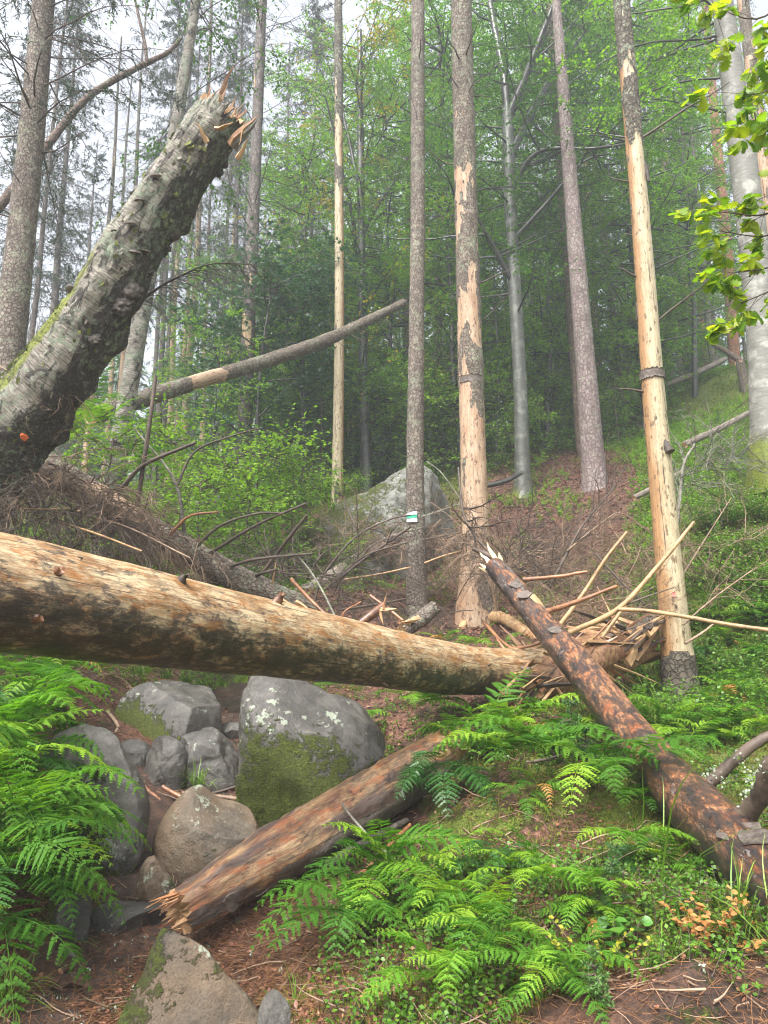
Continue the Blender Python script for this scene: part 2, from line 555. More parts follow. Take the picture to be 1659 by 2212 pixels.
M['red_stick'] = plain("wet_red_stick", (.07, .03, .016), (.36, .16, .07), 0.32, 18, 0.6)
M['tan_stick'] = plain("tan_stick", (.12, .065, .03), (.42, .26, .12), 0.45, 18, 0.5)
M['lichen_stick'] = plain("lichened_stick", (.03, .024, .018), (.24, .23, .18), 0.7, 22)

# birch: chalky white peel, dark lenticels across, black fissures, lichen, moss on the rnd side
def birch_mat(name):
    b = NB(name)
    tc = b.attr("tc", True)
    lent = b.noise(b.scaled(tc, (8, 8, 95)), 1.0, 4, 0.7, 0.5)
    big = b.noise(tc, 5.5, 5, 0.68, 0.5)
    col = b.mix(b.ramp(big, [(0.38, 0.0), (0.66, 1.0)]), (.42, .39, .33), (.18, .16, .125))
    col = b.mix(b.ramp(lent, [(0.45, 0.0), (0.58, 0.9)]), col, (.10, .085, .07))
    tear = b.vor(b.scaled(tc, (13, 13, 22)), 1.0, 'DISTANCE_TO_EDGE')
    col = b.mix(b.ramp(b.math('ADD', tear, b.math('MULTIPLY', b.noise(tc, 18, 4, .7), .35)), [(0.14, 0.85), (0.22, 0.0)]), col, (.06, .05, .042))
    fis = b.noise(b.scaled(tc, (8, 8, 4.5)), 1.0, 7, 0.75, 0.9)
    fm = b.ramp(b.math('ADD', fis, b.math('MULTIPLY', b.attr("msk"), 0.26)), [(0.545, 0.0), (0.60, 1.0)])
    col = b.mix(fm, col, b.ramp(b.noise(tc, 45, 5, 0.75), [(0.3, (.010, .008, .007)), (0.55, (.055, .045, .038)), (0.75, (.17, .145, .12))]))
    li = b.math('MULTIPLY', b.noise(tc, 22, 6, 0.8), b.math('ADD', b.noise(tc, 2.4, 3, 0.6), 0.5))
    col = b.mix(b.ramp(li, [(0.52, 0.0), (0.60, 0.8)]), col, (.20, .26, .175))
    mm = b.ramp(b.math('ADD', b.attr("rnd"), b.math('MULTIPLY', b.noise(tc, 16, 5, 0.7), 0.6)), [(0.72, 0.0), (0.95, 1.0)])
    col = b.mix(mm, col, b.ramp(b.noise(tc, 50, 3, 0.6), [(0.3, (.05, .065, .012)), (0.7, (.24, .27, .04))]))
    h = b.math('ADD', b.math('MULTIPLY', fm, -0.8), b.math('ADD', b.math('MULTIPLY', lent, 0.35), b.math('MULTIPLY', b.noise(tc, 30, 6, 0.75), 0.6)))
    return b.done(b.surf(col, 0.7, b.bump(h, 1.0, 0.03), 0.35))
M['birch'] = birch_mat("birch_bark")

# big barkless log: tan wood with long streaks, orange stains, black mould (msk)
def log_mat(name, c_pale, c_tan, c_org, black=(.016, .013, .011), rough=0.38, mould=1.0, bark=None, wetgrey=None):
    b = NB(name)
    tc = b.attr("tc", True)
    grain = b.noise(b.scaled(tc, (55, 55, 5)), 1.0, 6, 0.75, 0.6)
    fine = b.noise(b.scaled(tc, (120, 120, 26)), 1.0, 3, 0.7)
    blot = b.noise(b.scaled(tc, (11, 11, 4.5)), 1.0, 6, 0.70, 0.6)
    col = b.mix(b.ramp(blot, [(0.38, 0.0), (0.58, 1.0)]), c_tan, c_pale)
    org = b.noise(b.scaled(tc, (17, 17, 6)), 1.0, 6, 0.74, 0.5)
    col = b.mix(b.ramp(org, [(0.49, 0.0), (0.62, 0.95)]), col, c_org)
    if wetgrey:
        wg = b.noise(b.scaled(tc, (6, 6, 1.2)), 1.0, 5, 0.65, 0.4)
        col = b.mix(b.ramp(wg, [(0.47, 0.0), (0.56, 0.9)]), col, wetgrey)
    col = b.mix(b.ramp(grain, [(0.40, 0.85), (0.53, 0.0)]), col, b.mix(0.68, col, (.035, .02, .012)))
    col = b.mix(b.ramp(fine, [(0.36, 0.6), (0.52, 0.0)]), col, b.mix(0.6, col, (.03, .02, .012)))
    crk = b.noise(b.scaled(tc, (42, 42, 1.1)), 1.0, 4, 0.6, 0.3)
    col = b.mix(b.ramp(crk, [(0.335, 0.9), (0.365, 0.0)]), col, (.02, .013, .008))
    m1 = b.noise(b.scaled(tc, (13, 13, 8)), 1.0, 8, 0.74, 0.4)
    m2 = b.noise(b.scaled(tc, (48, 48, 17)), 1.0, 5, 0.75)
    mk = b.math('ADD', b.math('ADD', b.math('MULTIPLY', m1, 0.8), b.math('MULTIPLY', m2, 0.42)), b.math('MULTIPLY', b.attr("msk"), 0.20 * mould))
    mf = b.ramp(mk, [(0.685, 0.0), (0.75, 0.75), (0.84, 1.0)])
    col = b.mix(mf, col, b.ramp(m2, [(0.35, black), (0.68, tuple(x * 3.0 for x in black))]))
    h = b.math('ADD', b.math('ADD', b.math('MULTIPLY', grain, 0.5), b.math('MULTIPLY', fine, .25)), b.math('MULTIPLY', mf, 0.35))
    if bark:
        bn = b.noise(b.scaled(tc, (9, 9, 4)), 1.0, 7, 0.74, 0.5)
        bf = b.ramp(b.math('ADD', bn, b.math('MULTIPLY', b.attr("rnd"), 0.34)), [(0.66, 0.0), (0.675, 1.0)])
        col = b.mix(bf, col, b.ramp(b.noise(tc, 48, 6, 0.78), [(0.3, bark[0]), (0.65, bark[1])]))
        h = b.math('ADD', h, b.math('MULTIPLY', bf, 1.6))
    rg = b.math('ADD', rough - 0.12, b.math('MULTIPLY', b.noise(tc, 14, 5, 0.7), 0.32))
    return b.done(b.surf(col, rg, b.bump(h, 0.9, 0.012), 0.55))
M['biglog'] = log_mat("barkless_log_wood", (.60, .46, .28), (.31, .18, .08), (.34, .14, .035))
M['charlog'] = log_mat("wet_orange_log_wood", (.40, .19, .085), (.20, .075, .035), (.24, .075, .025), (.011, .009, .009), 0.26, 1.0, ((.07, .055, .05), (.20, .165, .15)))
M['rotlog'] = log_mat("rotting_log_wood", (.42, .27, .14), (.17, .075, .038), (.36, .12, .042), (.018, .013, .011), 0.30, 1.0, ((.035, .026, .02), (.17, .14, .11)), (.085, .062, .056))
M['greylog'] = log_mat("grey_log_wood", (.30, .26, .22), (.20, .16, .13), (.16, .11, .08), (.02, .017, .014), 0.5, 0.7)
M['brokenwood'] = plain("fresh_broken_wood", (.26, .11, .05), (.62, .42, .22), 0.5, 26, 0.4, 0.9, 0.01)
M['freshwood'] = plain("fresh_pale_wood", (.55, .36, .16), (.78, .62, .36), 0.5, 26, 0.4, 0.9, 0.01)
M['rotwood'] = plain("splintered_rotten_wood", (.14, .065, .032), (.52, .33, .17), 0.5, 24, 0.4, 1.0, 0.015)
M['fungus'] = plain("bracket_fungus", (.018, .015, .012), (.12, .10, .08), 0.7, 30)
M['fungus_under'] = plain("bracket_fungus_rim", (.10, .085, .07), (.22, .19, .16), 0.7, 30)
M['bark_flake'] = plain("loose_bark", (.035, .028, .022), (.15, .12, .10), 0.65, 30, 0.4, 1.0, 0.01)
M['lichen'] = plain("pale_lichen", (.16, .19, .13), (.34, .38, .30), 0.8, 60)

# rock: grey stone, lichen spots, moss where msk is high
def rock_mat(name, c0, c1, c2, wet=0.42, warm=0.0):
    b = NB(name)
    tc = b.attr("tc", True)
    n1 = b.noise(tc, 5.5, 9, 0.74, 0.4)
    n2 = b.noise(tc, 60, 5, 0.75)
    col = b.ramp(b.math('ADD', b.math('MULTIPLY', n1, 0.8), b.math('MULTIPLY', n2, 0.2)), [(0.32, c0), (0.5, c1), (0.68, c2)])
    if warm: col = b.mix(b.math('MULTIPLY', b.ramp(b.noise(tc, 3.2, 5, 0.6), [(0.45, 0.0), (0.62, 1.0)]), warm), col, (.17, .115, .068))
    sp = b.math('MULTIPLY', b.noise(tc, 15, 5, 0.7), b.math('ADD', b.noise(tc, 2.5, 2, 0.5), 0.5))
    col = b.mix(b.ramp(b.noise(tc, 130, 3, .75), [(0.36, 0.55), (0.52, 0.0)]), col, (.03, .028, .026))
    col = b.mix(b.ramp(sp, [(0.66, 0.0), (0.685, 0.75)]), col, (.30, .34, .26))
    ck = b.math('ABSOLUTE', b.math('SUBTRACT', b.noise(b.scaled(tc, (1, 1.3, 2.6)), 2.6, 5, 0.6, 1.2), 0.5))
    ckm = b.ramp(ck, [(0.004, 1.0), (0.016, 0.0)])
    mn = b.math('ADD', b.math('MULTIPLY', b.noise(tc, 4, 5, 0.7), .55), b.math('MULTIPLY', b.noise(tc, 16, 6, 0.75), .45))
    mk = b.ramp(b.math('ADD', b.attr("msk"), b.math('MULTIPLY', b.math('SUBTRACT', mn, 0.5), 2.6)), [(0.46, 0.0), (0.62, 1.0)])
    mf = b.noise(tc, 70, 4, 0.75)
    col = b.mix(mk, col, b.ramp(mf, [(0.3, (.028, .035, .006)), (0.55, (.085, .105, .014)), (0.75, (.19, .22, .03))]))
    rgh = b.node("ShaderNodeMapRange"); b.put(rgh.inputs[0], mk); rgh.inputs[3].default_value = wet; rgh.inputs[4].default_value = 0.9
    h = b.math('ADD', b.math('ADD', b.math('MULTIPLY', n1, 0.5), b.math('MULTIPLY', n2, 0.18)), b.math('MULTIPLY', mk, b.math('MULTIPLY', mf, 0.9)))
    return b.done(b.surf(col, rgh.outputs[0], b.bump(h, 1.0, 0.04), 0.45))
M['rock'] = rock_mat("grey_boulder_stone", (.024, .022, .019), (.076, .070, .062), (.17, .16, .14))
M['rock_warm'] = rock_mat("brownish_boulder_stone", (.026, .021, .016), (.080, .064, .045), (.165, .135, .095), 0.40, 0.7)
M['rock_pale'] = rock_mat("pale_lichened_stone", (.07, .07, .06), (.16, .16, .14), (.27, .27, .235), 0.7)

# ground: soil, needle litter, red-brown leaves and moss (msk = moss, rnd = bareness)
def ground_mat(name, path=False):
    b = NB(name)
    tc = b.attr("tc", True)
    n1 = b.noise(tc, 1.3, 6, 0.7, 0.4)
    n2 = b.noise(tc, 24, 6, 0.75)
    n3 = b.noise(tc, 95, 3, 0.7)
    lit = b.ramp(n2, [(0.3, (.022, .013, .010)), (0.5, (.12, .058, .038)), (0.68, (.28, .145, .10))])
    soil = b.ramp(n3, [(0.3, (.022, .016, .012)), (0.7, (.085, .062, .048))])
    col = b.mix(b.ramp(b.math('ADD', b.attr("rnd"), b.math('MULTIPLY', b.math('SUBTRACT', n1, 0.5), 1.2)), [(0.35, 0.0), (0.65, 1.0)]), lit, soil)
    col = b.mix(b.ramp(b.noise(tc, 3.6, 6, 0.75, .5), [(0.40, 0.75), (0.56, 0.0)]), col, (.022, .015, .011))
    mn = b.noise(tc, 4.2, 8, 0.76)
    mk = b.ramp(b.math('ADD', b.attr("msk"), b.math('MULTIPLY', b.math('SUBTRACT', mn, 0.5), 1.7)), [(0.48, 0.0), (0.60, 1.0)])
    col = b.mix(mk, col, b.ramp(n3, [(0.28, (.022, .034, .005)), (0.5, (.075, .10, .014)), (0.75, (.19, .22, .03))]))
    h = b.math('ADD', b.math('MULTIPLY', n2, 0.6), b.math('ADD', b.math('MULTIPLY', n3, 0.3), b.math('MULTIPLY', mk, 0.5)))
    return b.done(b.surf(col, 0.55 if path else 0.75, b.bump(h, 1.0, 0.03), 0.45 if path else 0.3))
M['ground'] = ground_mat("forest_floor")
M['path'] = ground_mat("trodden_earth", True)

M['fern'] = leaf_mat("fern_green", (.035, .11, .012), (.10, .24, .02), (.25, .38, .035), 0.55, 0.38, 0.22, vary=0.7)
M['fern_dark'] = leaf_mat("dark_fern_green", (.022, .075, .014), (.035, .11, .02), (.06, .16, .025), 0.4, 0.25, vary=0.5)
M['beech_leaf'] = leaf_mat("beech_leaf", (.065, .16, .018), (.115, .25, .024), (.20, .34, .035), 0.42, 0.48, vary=0.2)
M['beech_dark'] = leaf_mat("dark_beech_leaf", (.026, .08, .012), (.05, .135, .018), (.10, .20, .024), 0.4, 0.42, vary=0.2)
M['beech_light'] = leaf_mat("light_beech_leaf", (.08, .18, .016), (.14, .28, .024), (.22, .37, .035), 0.42, 0.45, vary=0.2)
M['maple_leaf'] = leaf_mat("bluish_maple_leaf", (.022, .07, .035), (.035, .10, .05), (.065, .14, .065), 0.3, 0.25, 0.55, vary=0.2)
M['yellow_leaf'] = leaf_mat("yellowing_leaf", (.16, .17, .02), (.32, .26, .02), (.40, .20, .03), 0.5, 0.4)
M['needle'] = leaf_mat("spruce_needle", (.010, .030, .012), (.020, .050, .018), (.036, .075, .024), 0.5, 0.12, vary=0.3)
M['needle_young'] = leaf_mat("young_spruce_needle", (.045, .115, .03), (.085, .19, .05), (.15, .27, .065), 0.5, 0.25, vary=0.3)
M['needle_grey'] = leaf_mat("sparse_grey_needle", (.020, .034, .020), (.035, .055, .032), (.05, .07, .045), 0.6, 0.1)
M['bilberry'] = leaf_mat("bilberry_leaf", (.05, .13, .014), (.10, .22, .022), (.19, .33, .03), 0.42, 0.35, vary=0.3)
M['oak_leaf'] = leaf_mat("oak_leaf", (.09, .19, .014), (.20, .31, .018), (.38, .42, .02), 0.4, 0.5, vary=0.1)
M['grass'] = leaf_mat("grass_blade", (.06, .13, .015), (.12, .23, .025), (.25, .33, .06), 0.45, 0.3, vary=0.3)
M['herb'] = leaf_mat("herb_leaf", (.04, .13, .02), (.08, .22, .03), (.15, .30, .04), 0.32, 0.3, 0.5)
M['yellow_herb'] = leaf_mat("yellow_leaflet", (.20, .26, .02), (.34, .34, .03), (.42, .33, .03), 0.5, 0.35)
M['dead_orange'] = leaf_mat("withered_orange_leaf", (.30, .13, .035), (.46, .23, .07), (.58, .34, .14), 0.6, 0.3)
M['litter'] = leaf_mat("dead_leaf", (.07, .028, .018), (.20, .085, .05), (.38, .19, .115), 0.5, 0.0)
M['pine_needle'] = leaf_mat("dead_needle", (.10, .045, .02), (.24, .11, .045), (.38, .21, .09), 0.6, 0.0)
M['moss'] = leaf_mat("moss_tip", (.03, .05, .008), (.08, .115, .014), (.19, .22, .028), 0.8, 0.2, 0.2)

def paint(name, c, rough=0.55):
    b = NB(name)
    n = b.noise(b.attr("tc", True), 60, 4, 0.7)
    return b.done(b.surf(b.mix(b.ramp(n, [(0.45, 0.0), (0.72, 0.55)]), c, tuple(x * 0.6 for x in c)), rough, b.bump(n, 0.4, 0.004), 0.4))
M['paint_white'] = paint("white_paint", (.80, .82, .80))
M['paint_green'] = paint("green_paint", (.012, .30, .17))
M['paint_orange'] = paint("orange_paint", (.75, .17, .05))
M['paint_pink'] = paint("pink_paint", (.80, .20, .16))
# ------------------------------------------------------------------ terrain
# pixel (1659x2212 view) + distance for points where the photo shows the forest floor
CTRL = [(150, 2150, 3.7), (1100, 2100, 2.95), (1600, 2150, 2.75), (270, 1995, 4.4), (430, 1890, 4.85), (330, 1705, 6.0), (500, 1565, 7.5),
        (480, 1480, 9.0), (600, 1215, 15.0), (525, 1115, 18.0), (430, 1062, 26.0), (200, 1050, 28.0), (730, 1100, 16.2), (700, 1290, 10.6), (820, 1300, 10.9),
        (900, 1335, 11.0), (1035, 1345, 11.0), (1130, 1072, 17.0), (1285, 1048, 16.0), (1260, 985, 19.0), (1355, 955, 22.0), (1300, 945, 24.0),
        (1200, 950, 23.0), (1500, 828, 23.0), (1645, 785, 26.0), (1400, 885, 23.0), (1605, 845, 21.0), (1650, 1040, 10.5), (1470, 1560, 7.5), (1640, 1400, 8.2), (1560, 1220, 9.6), (1250, 1210, 13.0), (1150, 1180, 13.6),
        (1300, 1430, 8.4), (1240, 1470, 7.3), (1080, 1600, 6.0), (950, 1760, 4.8), (1300, 1800, 4.4), (1500, 2000, 3.6), (1300, 2150, 2.75),
        (800, 2150, 3.15), (700, 2000, 3.9), (550, 1930, 4.5), (650, 1810, 5.3), (790, 1575, 6.3), (890, 1570, 6.2), (950, 1605, 5.9), (450, 2290, 3.05), (250, 2290, 3.1), (700, 1700, 6.0), (0, 1520, 6.0), (60, 1760, 4.8), (40, 1960, 4.1), (0, 2110, 3.7),
        (120, 1440, 7.2), (200, 1300, 9.5), (330, 1440, 9.3), (20, 1150, 11.5), (945, 1012, 24.0), (790, 1062, 19.0), (880, 1022, 22.0), (1580, 1650, 5.6), (1640, 1850, 4.0), (1575, 1500, 7.2)]
cp = [at(u, v, Y) for u, v, Y in CTRL]
cp += [np.array(p, float) for p in [(0, 0, 0.05), (-1.6, 1.5, 0.0), (1.6, 1.5, 0.2), (0, -6, -0.7), (-6, -4, 0.2), (6, -4, 1.2), (-6, 4, 1.2), (7, 4, 3.0), (-10, 10, 2.6),
       (13, 10, 6.5), (-20, 26, 5.4), (-12, 17, 3.6), (18, 24, 12.0), (25, 20, 13.5), (0, 38, 11.0), (-20, 45, 9.5), (-45, 40, 8.5), (20, 42, 15.0), (45, 40, 17.0), (0, 62, 14.0),
       (-40, 65, 12.0), (40, 65, 17.5), (-45, 5, 6.0), (45, 5, 14.0)]]
cp = np.array(cp)

def _phi(r2): return 0.5 * r2 * np.log(r2 + 1e-9)
def _tps():
    n = len(cp)
    d2 = ((cp[:, None, :2] - cp[None, :, :2]) ** 2).sum(-1)
    K = _phi(d2) + np.eye(n) * 0.25
    Pm = np.column_stack([np.ones(n), cp[:, :2]])
    A = np.block([[K, Pm], [Pm.T, np.zeros((3, 3))]])
    return np.linalg.solve(A, np.concatenate([cp[:, 2], np.zeros(3)]))
_w = _tps()

def gz(x, y, detail=True):
    x = np.atleast_1d(np.asarray(x, float)); y = np.atleast_1d(np.asarray(y, float))
    sh = x.shape
    q = np.column_stack([x.ravel(), y.ravel()])
    z = np.empty(len(q))
    for k in range(0, len(q), 20000):
        c = q[k:k + 20000]
        d2 = ((c[:, None] - cp[None, :, :2]) ** 2).sum(-1)
        z[k:k + 20000] = _phi(d2) @ _w[:-3] + _w[-3] + c @ _w[-2:]
    if detail:
        p = np.column_stack([q, np.zeros(len(q))])
        bank = sstep(.0, .8, q[:, 0] + .35 * (q[:, 1] - 4)) * sstep(7.5, 6, q[:, 1])
        z += (fbm(p * 1.1, 4, 3) - 0.5) * 0.14 + bank * ((fbm(p * 2.3, 4, 13) - .5) * .36 + .09 * sstep(.3, .9, q[:, 0])) + (fbm(p * 6.5, 3, 8) - 0.5) * 0.06
    return z.reshape(sh)

def g1(x, y): return float(gz([x], [y])[0])
def gp(x, y): return np.array([x, y, g1(x, y)])

_t = np.concatenate([np.arange(1.5, 12, 0.05), np.arange(12, 45, 0.15)])
def hit(u, v):
    """where the line of sight of a pixel meets the forest floor"""
    p = EYE + ray(u, v)[None] * _t[:, None]
    b = p[:, 2] - gz(p[:, 0], p[:, 1])
    k = np.argmax(b < 0)
    if b[k] >= 0: k = len(_t) - 1
    return p[k]

def gnormal(x, y):
    e = 0.05
    return unit(np.stack([(gz(x - e, y) - gz(x + e, y)) / (2 * e), (gz(x, y - e) - gz(x, y + e)) / (2 * e), np.ones_like(x)], -1))

PATH = np.array([hit(u, v)[:2] for u, v in [(60, 2200), (150, 2130), (240, 2050), (275, 1975), (300, 1900), (325, 1760), (340, 1700), (430, 1650), (500, 1570), (505, 1500), (470, 1445)]])
PATH = np.concatenate([[[PATH[0, 0] - .25, 1.2]], PATH, [PATH[-1] + [-.6, 1.6]]])
def path_dist(x, y):
    d = np.full(x.shape, 1e9)
    for a, b in zip(PATH[:-1], PATH[1:]):
        ab = b - a
        t = (((x - a[0]) * ab[0] + (y - a[1]) * ab[1]) / (ab @ ab)).clip(0, 1)
        d = np.minimum(d, np.hypot(x - a[0] - t * ab[0], y - a[1] - t * ab[1]))
    return d

def moss_amount(x, y):
    u, v = project(np.stack([x, y, gz(x, y, False)], -1))
    right = sstep(1280, 1430, u) * sstep(2150, 1900, v) * 1.25
    far = sstep(14, 22, y) * 0.35
    slope = sstep(1000, 1120, u) * sstep(1480, 1330, u) * sstep(1260, 1180, v) * sstep(880, 980, v)
    mid = sstep(620, 520, u) * 0 + sstep(560, 760, u) * sstep(1120, 1000, u) * sstep(1250, 1150, v) * 0.1
    fg = sstep(820, 960, u) * sstep(1500, 1600, v) * 0.22
    m = -.2 * sstep(2030, 2130, v) * sstep(1130, 1300, u) + 0.34 + right * 0.3 + far + mid + fg - slope * 0.24 - sstep(0.9, 0.3, path_dist(x, y)) * 0.6
    return m

def _grid():
    xs = np.unique(np.round(np.concatenate([np.arange(-58, -14, 2.2), np.arange(-14, -4.5, .3), np.arange(-4.5, 5.0, .05), np.arange(5.0, 15, .3), np.arange(15, 60, 2.2)]), 3))
    ys = np.unique(np.round(np.concatenate([np.arange(-7, 2, .6), np.arange(2, 9, .05), np.arange(9, 20, .12), np.arange(20, 34, .4), np.arange(34, 74, 2.0)]), 3))
    X, Y = np.meshgrid(xs, ys)
    Z = gz(X, Y)
    P = np.stack([X, Y, Z], -1).reshape(-1, 3)
    nx, ny = len(xs), len(ys)
    i = np.arange(ny - 1)[:, None] * nx
    j = np.arange(nx - 1)[None]
    F = np.stack([i + j, i + j + 1, i + nx + j + 1, i + nx + j], -1).reshape(-1, 4)
    g = G()
    pd = path_dist(X, Y).ravel()
    bare = sstep(0.8, 0.25, pd) * 0.5 + 0.12 + 0.30 * sstep(3.9, 3.2, P[:, 1]) * sstep(.2, .7, P[:, 0])
    g.add(P, F, 0, bare, P, moss_amount(X, Y).ravel())
    tag(g.build("ground", M['ground']), kind='structure')
_grid()

def _path():
    C = resample(np.column_stack([PATH, np.zeros(len(PATH))]), 170)
    T = unit(np.gradient(C, axis=0))
    N = np.stack([-T[:, 1], T[:, 0], T[:, 2] * 0], -1)
    s = np.linspace(-1, 1, 19)
    P = C[:, None] + N[:, None] * (s[None, :, None] * 0.40)
    Z = gz(P[..., 0], P[..., 1])
    P[..., 2] = Z + 0.022 + 0.02 * (fbm(P * 7, 3, 4) - .5) - 0.05 * np.abs(s[None]) ** 3 + 0.02 * (vnoise(P * 3, 5) - .5)
    n, m = P.shape[:2]
    i = np.arange(n - 1)[:, None] * m
    j = np.arange(m - 1)[None]
    F = np.stack([i + j, i + m + j, i + m + j + 1, i + j + 1], -1).reshape(-1, 4)
    g = G()
    g.add(P.reshape(-1, 3), F, 0, 0.55, None, -0.4)
    tag(g.build("path", M['path']), kind='structure')
_path()

# ------------------------------------------------------------------ boulders
_ico = {}
def ico(n):
    if n not in _ico:
        bm = bmesh.new()
        bmesh.ops.create_icosphere(bm, subdivisions=n, radius=1.0)
        _ico[n] = (np.array([v.co[:] for v in bm.verts]), np.array([[v.index for v in f.verts] for f in bm.faces]))
        bm.free()
    return _ico[n]

def rock(label, box, Y, seed, depth=0.8, mat='rock', moss=(0, 0, 0), cuts=7, taper=0.25, shift=0.0, sink=0.3, sub=6, shape=None, lump=0.16, cut_lo=.66, group=None, box_=.86, fuzz=0):
    """boulder filling the pixel box (u0,v0,u1,v1) at distance Y; moss = (base, from height, towards -x)"""
    u0, v0, u1, v1 = box
    rng = np.random.default_rng(seed)
    uc, vc = (u0 + u1) / 2, (v0 + v1) / 2
    if Y is None or Y < 8:
        b = hit(uc, v1)
        Y = b[1] + .7 * depth * rad(u1 - u0, uc, v1, b[1])
    c = at(uc, vc, Y)
    a, h = rad(u1 - u0, uc, vc, Y), rad(v1 - v0, uc, vc, Y) * 1.02
    V, F = ico(sub)
    p = V.copy()
    p = np.sign(p) * np.abs(p) ** box_
    for k in range(cuts):
        n = unit(rng.normal(0, 1, 3) * [1, 1, .8])
        d = rng.uniform(cut_lo - .1, .86)
        e = np.maximum(0, p @ n - d)
        p = p - n * (e * .96)[:, None]
    zt = (p[:, 2] + 1) / 2
    p[:, 0] = p[:, 0] * (1 - taper * zt) + shift * zt
    p[:, 1] = p[:, 1] * (1 - taper * zt)
    if shape is not None: p = shape(p)
    mn, mx = p.min(0), p.max(0)
    p[:, 0] = (p[:, 0] - (mn[0] + mx[0]) / 2) * 2 / (mx[0] - mn[0])
    p[:, 2] = np.where(p[:, 2] > 0, p[:, 2] / mx[2], p[:, 2] / -mn[2] * (1 + sink))
    q = p * [a, a * depth, h]
    fr = q / max(a, h)
    nn = unit(p)
    q = q + nn * ((fbm(fr * 1.7 + seed, 4, seed) - .5) * lump * 1.6 + (fbm(fr * 7 + seed, 4, seed + 3) - .5) * lump * .42)[:, None] * min(a, h)
    q = q + c
    # moss is stronger on top, on one side and by noise
    mm = .10 + moss[0] + moss[1] * nn[:, 2] + moss[2] * -nn[:, 0] + (moss[3] if len(moss) > 3 else 0) * -nn[:, 1]
    g = G()
    g.add(q, F, 0, rng.random(), q - c + seed * 1.7, mm)
    o = g.build("boulder", M[mat], None, c)
    if fuzz:
        f = rng.integers(0, len(F), fuzz)
        w = rng.dirichlet((1, 1, 1), fuzz)
        pp = (q[F[f]] * w[..., None]).sum(1); pn = (nn[F[f]] * w[..., None]).sum(1); pm = (mm[F[f]] * w).sum(1)
        k = (pm + (fbm((pp - c) * 9 + seed, 4, 4) - .5) * 1.6 > .60) & (pp[:, 2] > c[2] - h)
        pp, pn = pp[k], pn[k]
        g = G(); s_ = a * .022
        leaves(g, pp, pn + rng.normal(0, .7, pp.shape), rng.normal(0, 1, pp.shape), s_ * rng.uniform(.5, 1.3, len(pp)), s_ * .45, LEAF_KITE, 0, rng.random(len(pp)))
        tag(g.build("moss", M['moss'], o), kind='stuff')
    return tag(o, label, "boulder", group)

def slab_top(p):
    p = p.copy()
    p[:, 2] = np.where(p[:, 2] > 0, p[:, 2] * (1 - .72 * (p[:, 0] + 1) / 2 - .40 * np.clip((-p[:, 1] + .45) / 1.3, 0, 1)), p[:, 2])
    return p

def pyramid(p):
    z = (p[:, 2] + 1) / 2
    ridge = np.clip(1.0 - 0.55 * np.abs(p[:, 1]) ** 1.1 - 0.50 * np.maximum(0, p[:, 0] + 0.42) - 1.3 * np.maximum(0, -0.42 - p[:, 0]), .12, 1)
    p = p.copy()
    p[:, 2] = -1 + (p[:, 2] + 1) * ridge
    return p

def knob(p):
    p = p.copy()
    k = np.exp(-(((p[:, 0] + .28) / .30) ** 2 + ((p[:, 1]) / .6) ** 2))
    p[:, 2] += np.where(p[:, 2] > 0, .30 * k, 0)
    return p

rock("pointed olive brown boulder at the bottom edge, lowest stone beside the path", (205, 2022, 640, 2340), None, 11, .8, 'rock_warm', (.16, .05, .45), 5, .15, 0, .3, shape=pyramid, lump=.14, fuzz=2500)
rock("flat slab of dark wet stone forming a step across the path", (196, 1952, 358, 2022), 4.45, 12, .75, 'rock', (-.1, 0, .1), 6, .06, 0, 1.0, lump=.12, cut_lo=.6)
rock("small upright egg shaped stone left of the decayed log's lower end", (298, 1850, 378, 1962), 4.75, 13, .9, 'rock_warm', (.05, -.1, -.25), 4, .18)
rock("big rounded tan boulder with a knob on top beside the path", (338, 1706, 566, 1915), 5.0, 14, .85, 'rock_warm', (-.02, -.4, .05), 4, .22, -.05, .25, shape=knob, lump=.10, cut_lo=.78)
rock("grey stone with pale lichen spots, left one of the split pair", (308, 1590, 408, 1712), 6.0, 15, .8, 'rock', (-.1, 0, 0), 6, .2, .15)
rock("grey stone with a slanting top, right one of the split pair", (388, 1577, 527, 1716), 6.05, 16, .8, 'rock', (-.12, 0, -.1), 6, .25, -.35)
rock("small dark rounded stone between the tall left boulder and the split pair", (250, 1600, 324, 1660), 6.3, 17, .8, 'rock', (-.15, 0, 0), 4, .1)
rock("mossy sided boulder with a flat grey top just under the big log", (252, 1470, 484, 1612), 7.1, 18, .8, 'rock', (.12, -.45, .55, .15), 6, .22, -.1, .4, cut_lo=.7, box_=.72, fuzz=5000)
rock("tall grey boulder among the ferns on the left of the path", (40, 1575, 326, 1890), None, 19, .8, 'rock', (.32, -.40, .25, .15), 6, .50, -.12, .2, lump=.14, box_=.8, cut_lo=.75, fuzz=5000)
rock("huge moss covered boulder with a smooth grey top right of the path", (518, 1458, 830, 1810), None, 20, .75, 'rock', (.10, -.75, .15, .55), 6, .14, -.16, .3, lump=.12, cut_lo=.8, box_=.62, shape=slab_top, fuzz=26000)
rock("fist sized grey stone between the flat topped boulder and the huge mossy one", (478, 1560, 532, 1602), 7.1, 21, .8, 'rock', (-.2, 0, 0), 4, .1)
rock("small grey angular stone at the foot of the huge mossy boulder", (522, 1716, 604, 1800), 5.45, 22, .8, 'rock', (-.15, 0, 0), 7, .2)
rock("dark shaded stone under the fern fronds at the left of the step", (100, 1880, 205, 2040), 4.5, 23, .8, 'rock', (.2, -.1, .3), 5, .2)
rock("half buried grey stone at the bottom edge right of the pointed boulder", (556, 2150, 628, 2290), 3.55, 24, .8, 'rock', (.05, 0, .1), 6, .2)
#rock("pale sandstone block showing through the bank at the bottom right", (1180, 2120, 1280, 2230), 3.2, 26, .6, 'rock_pale', (.0, .2, 0), 6, .2)

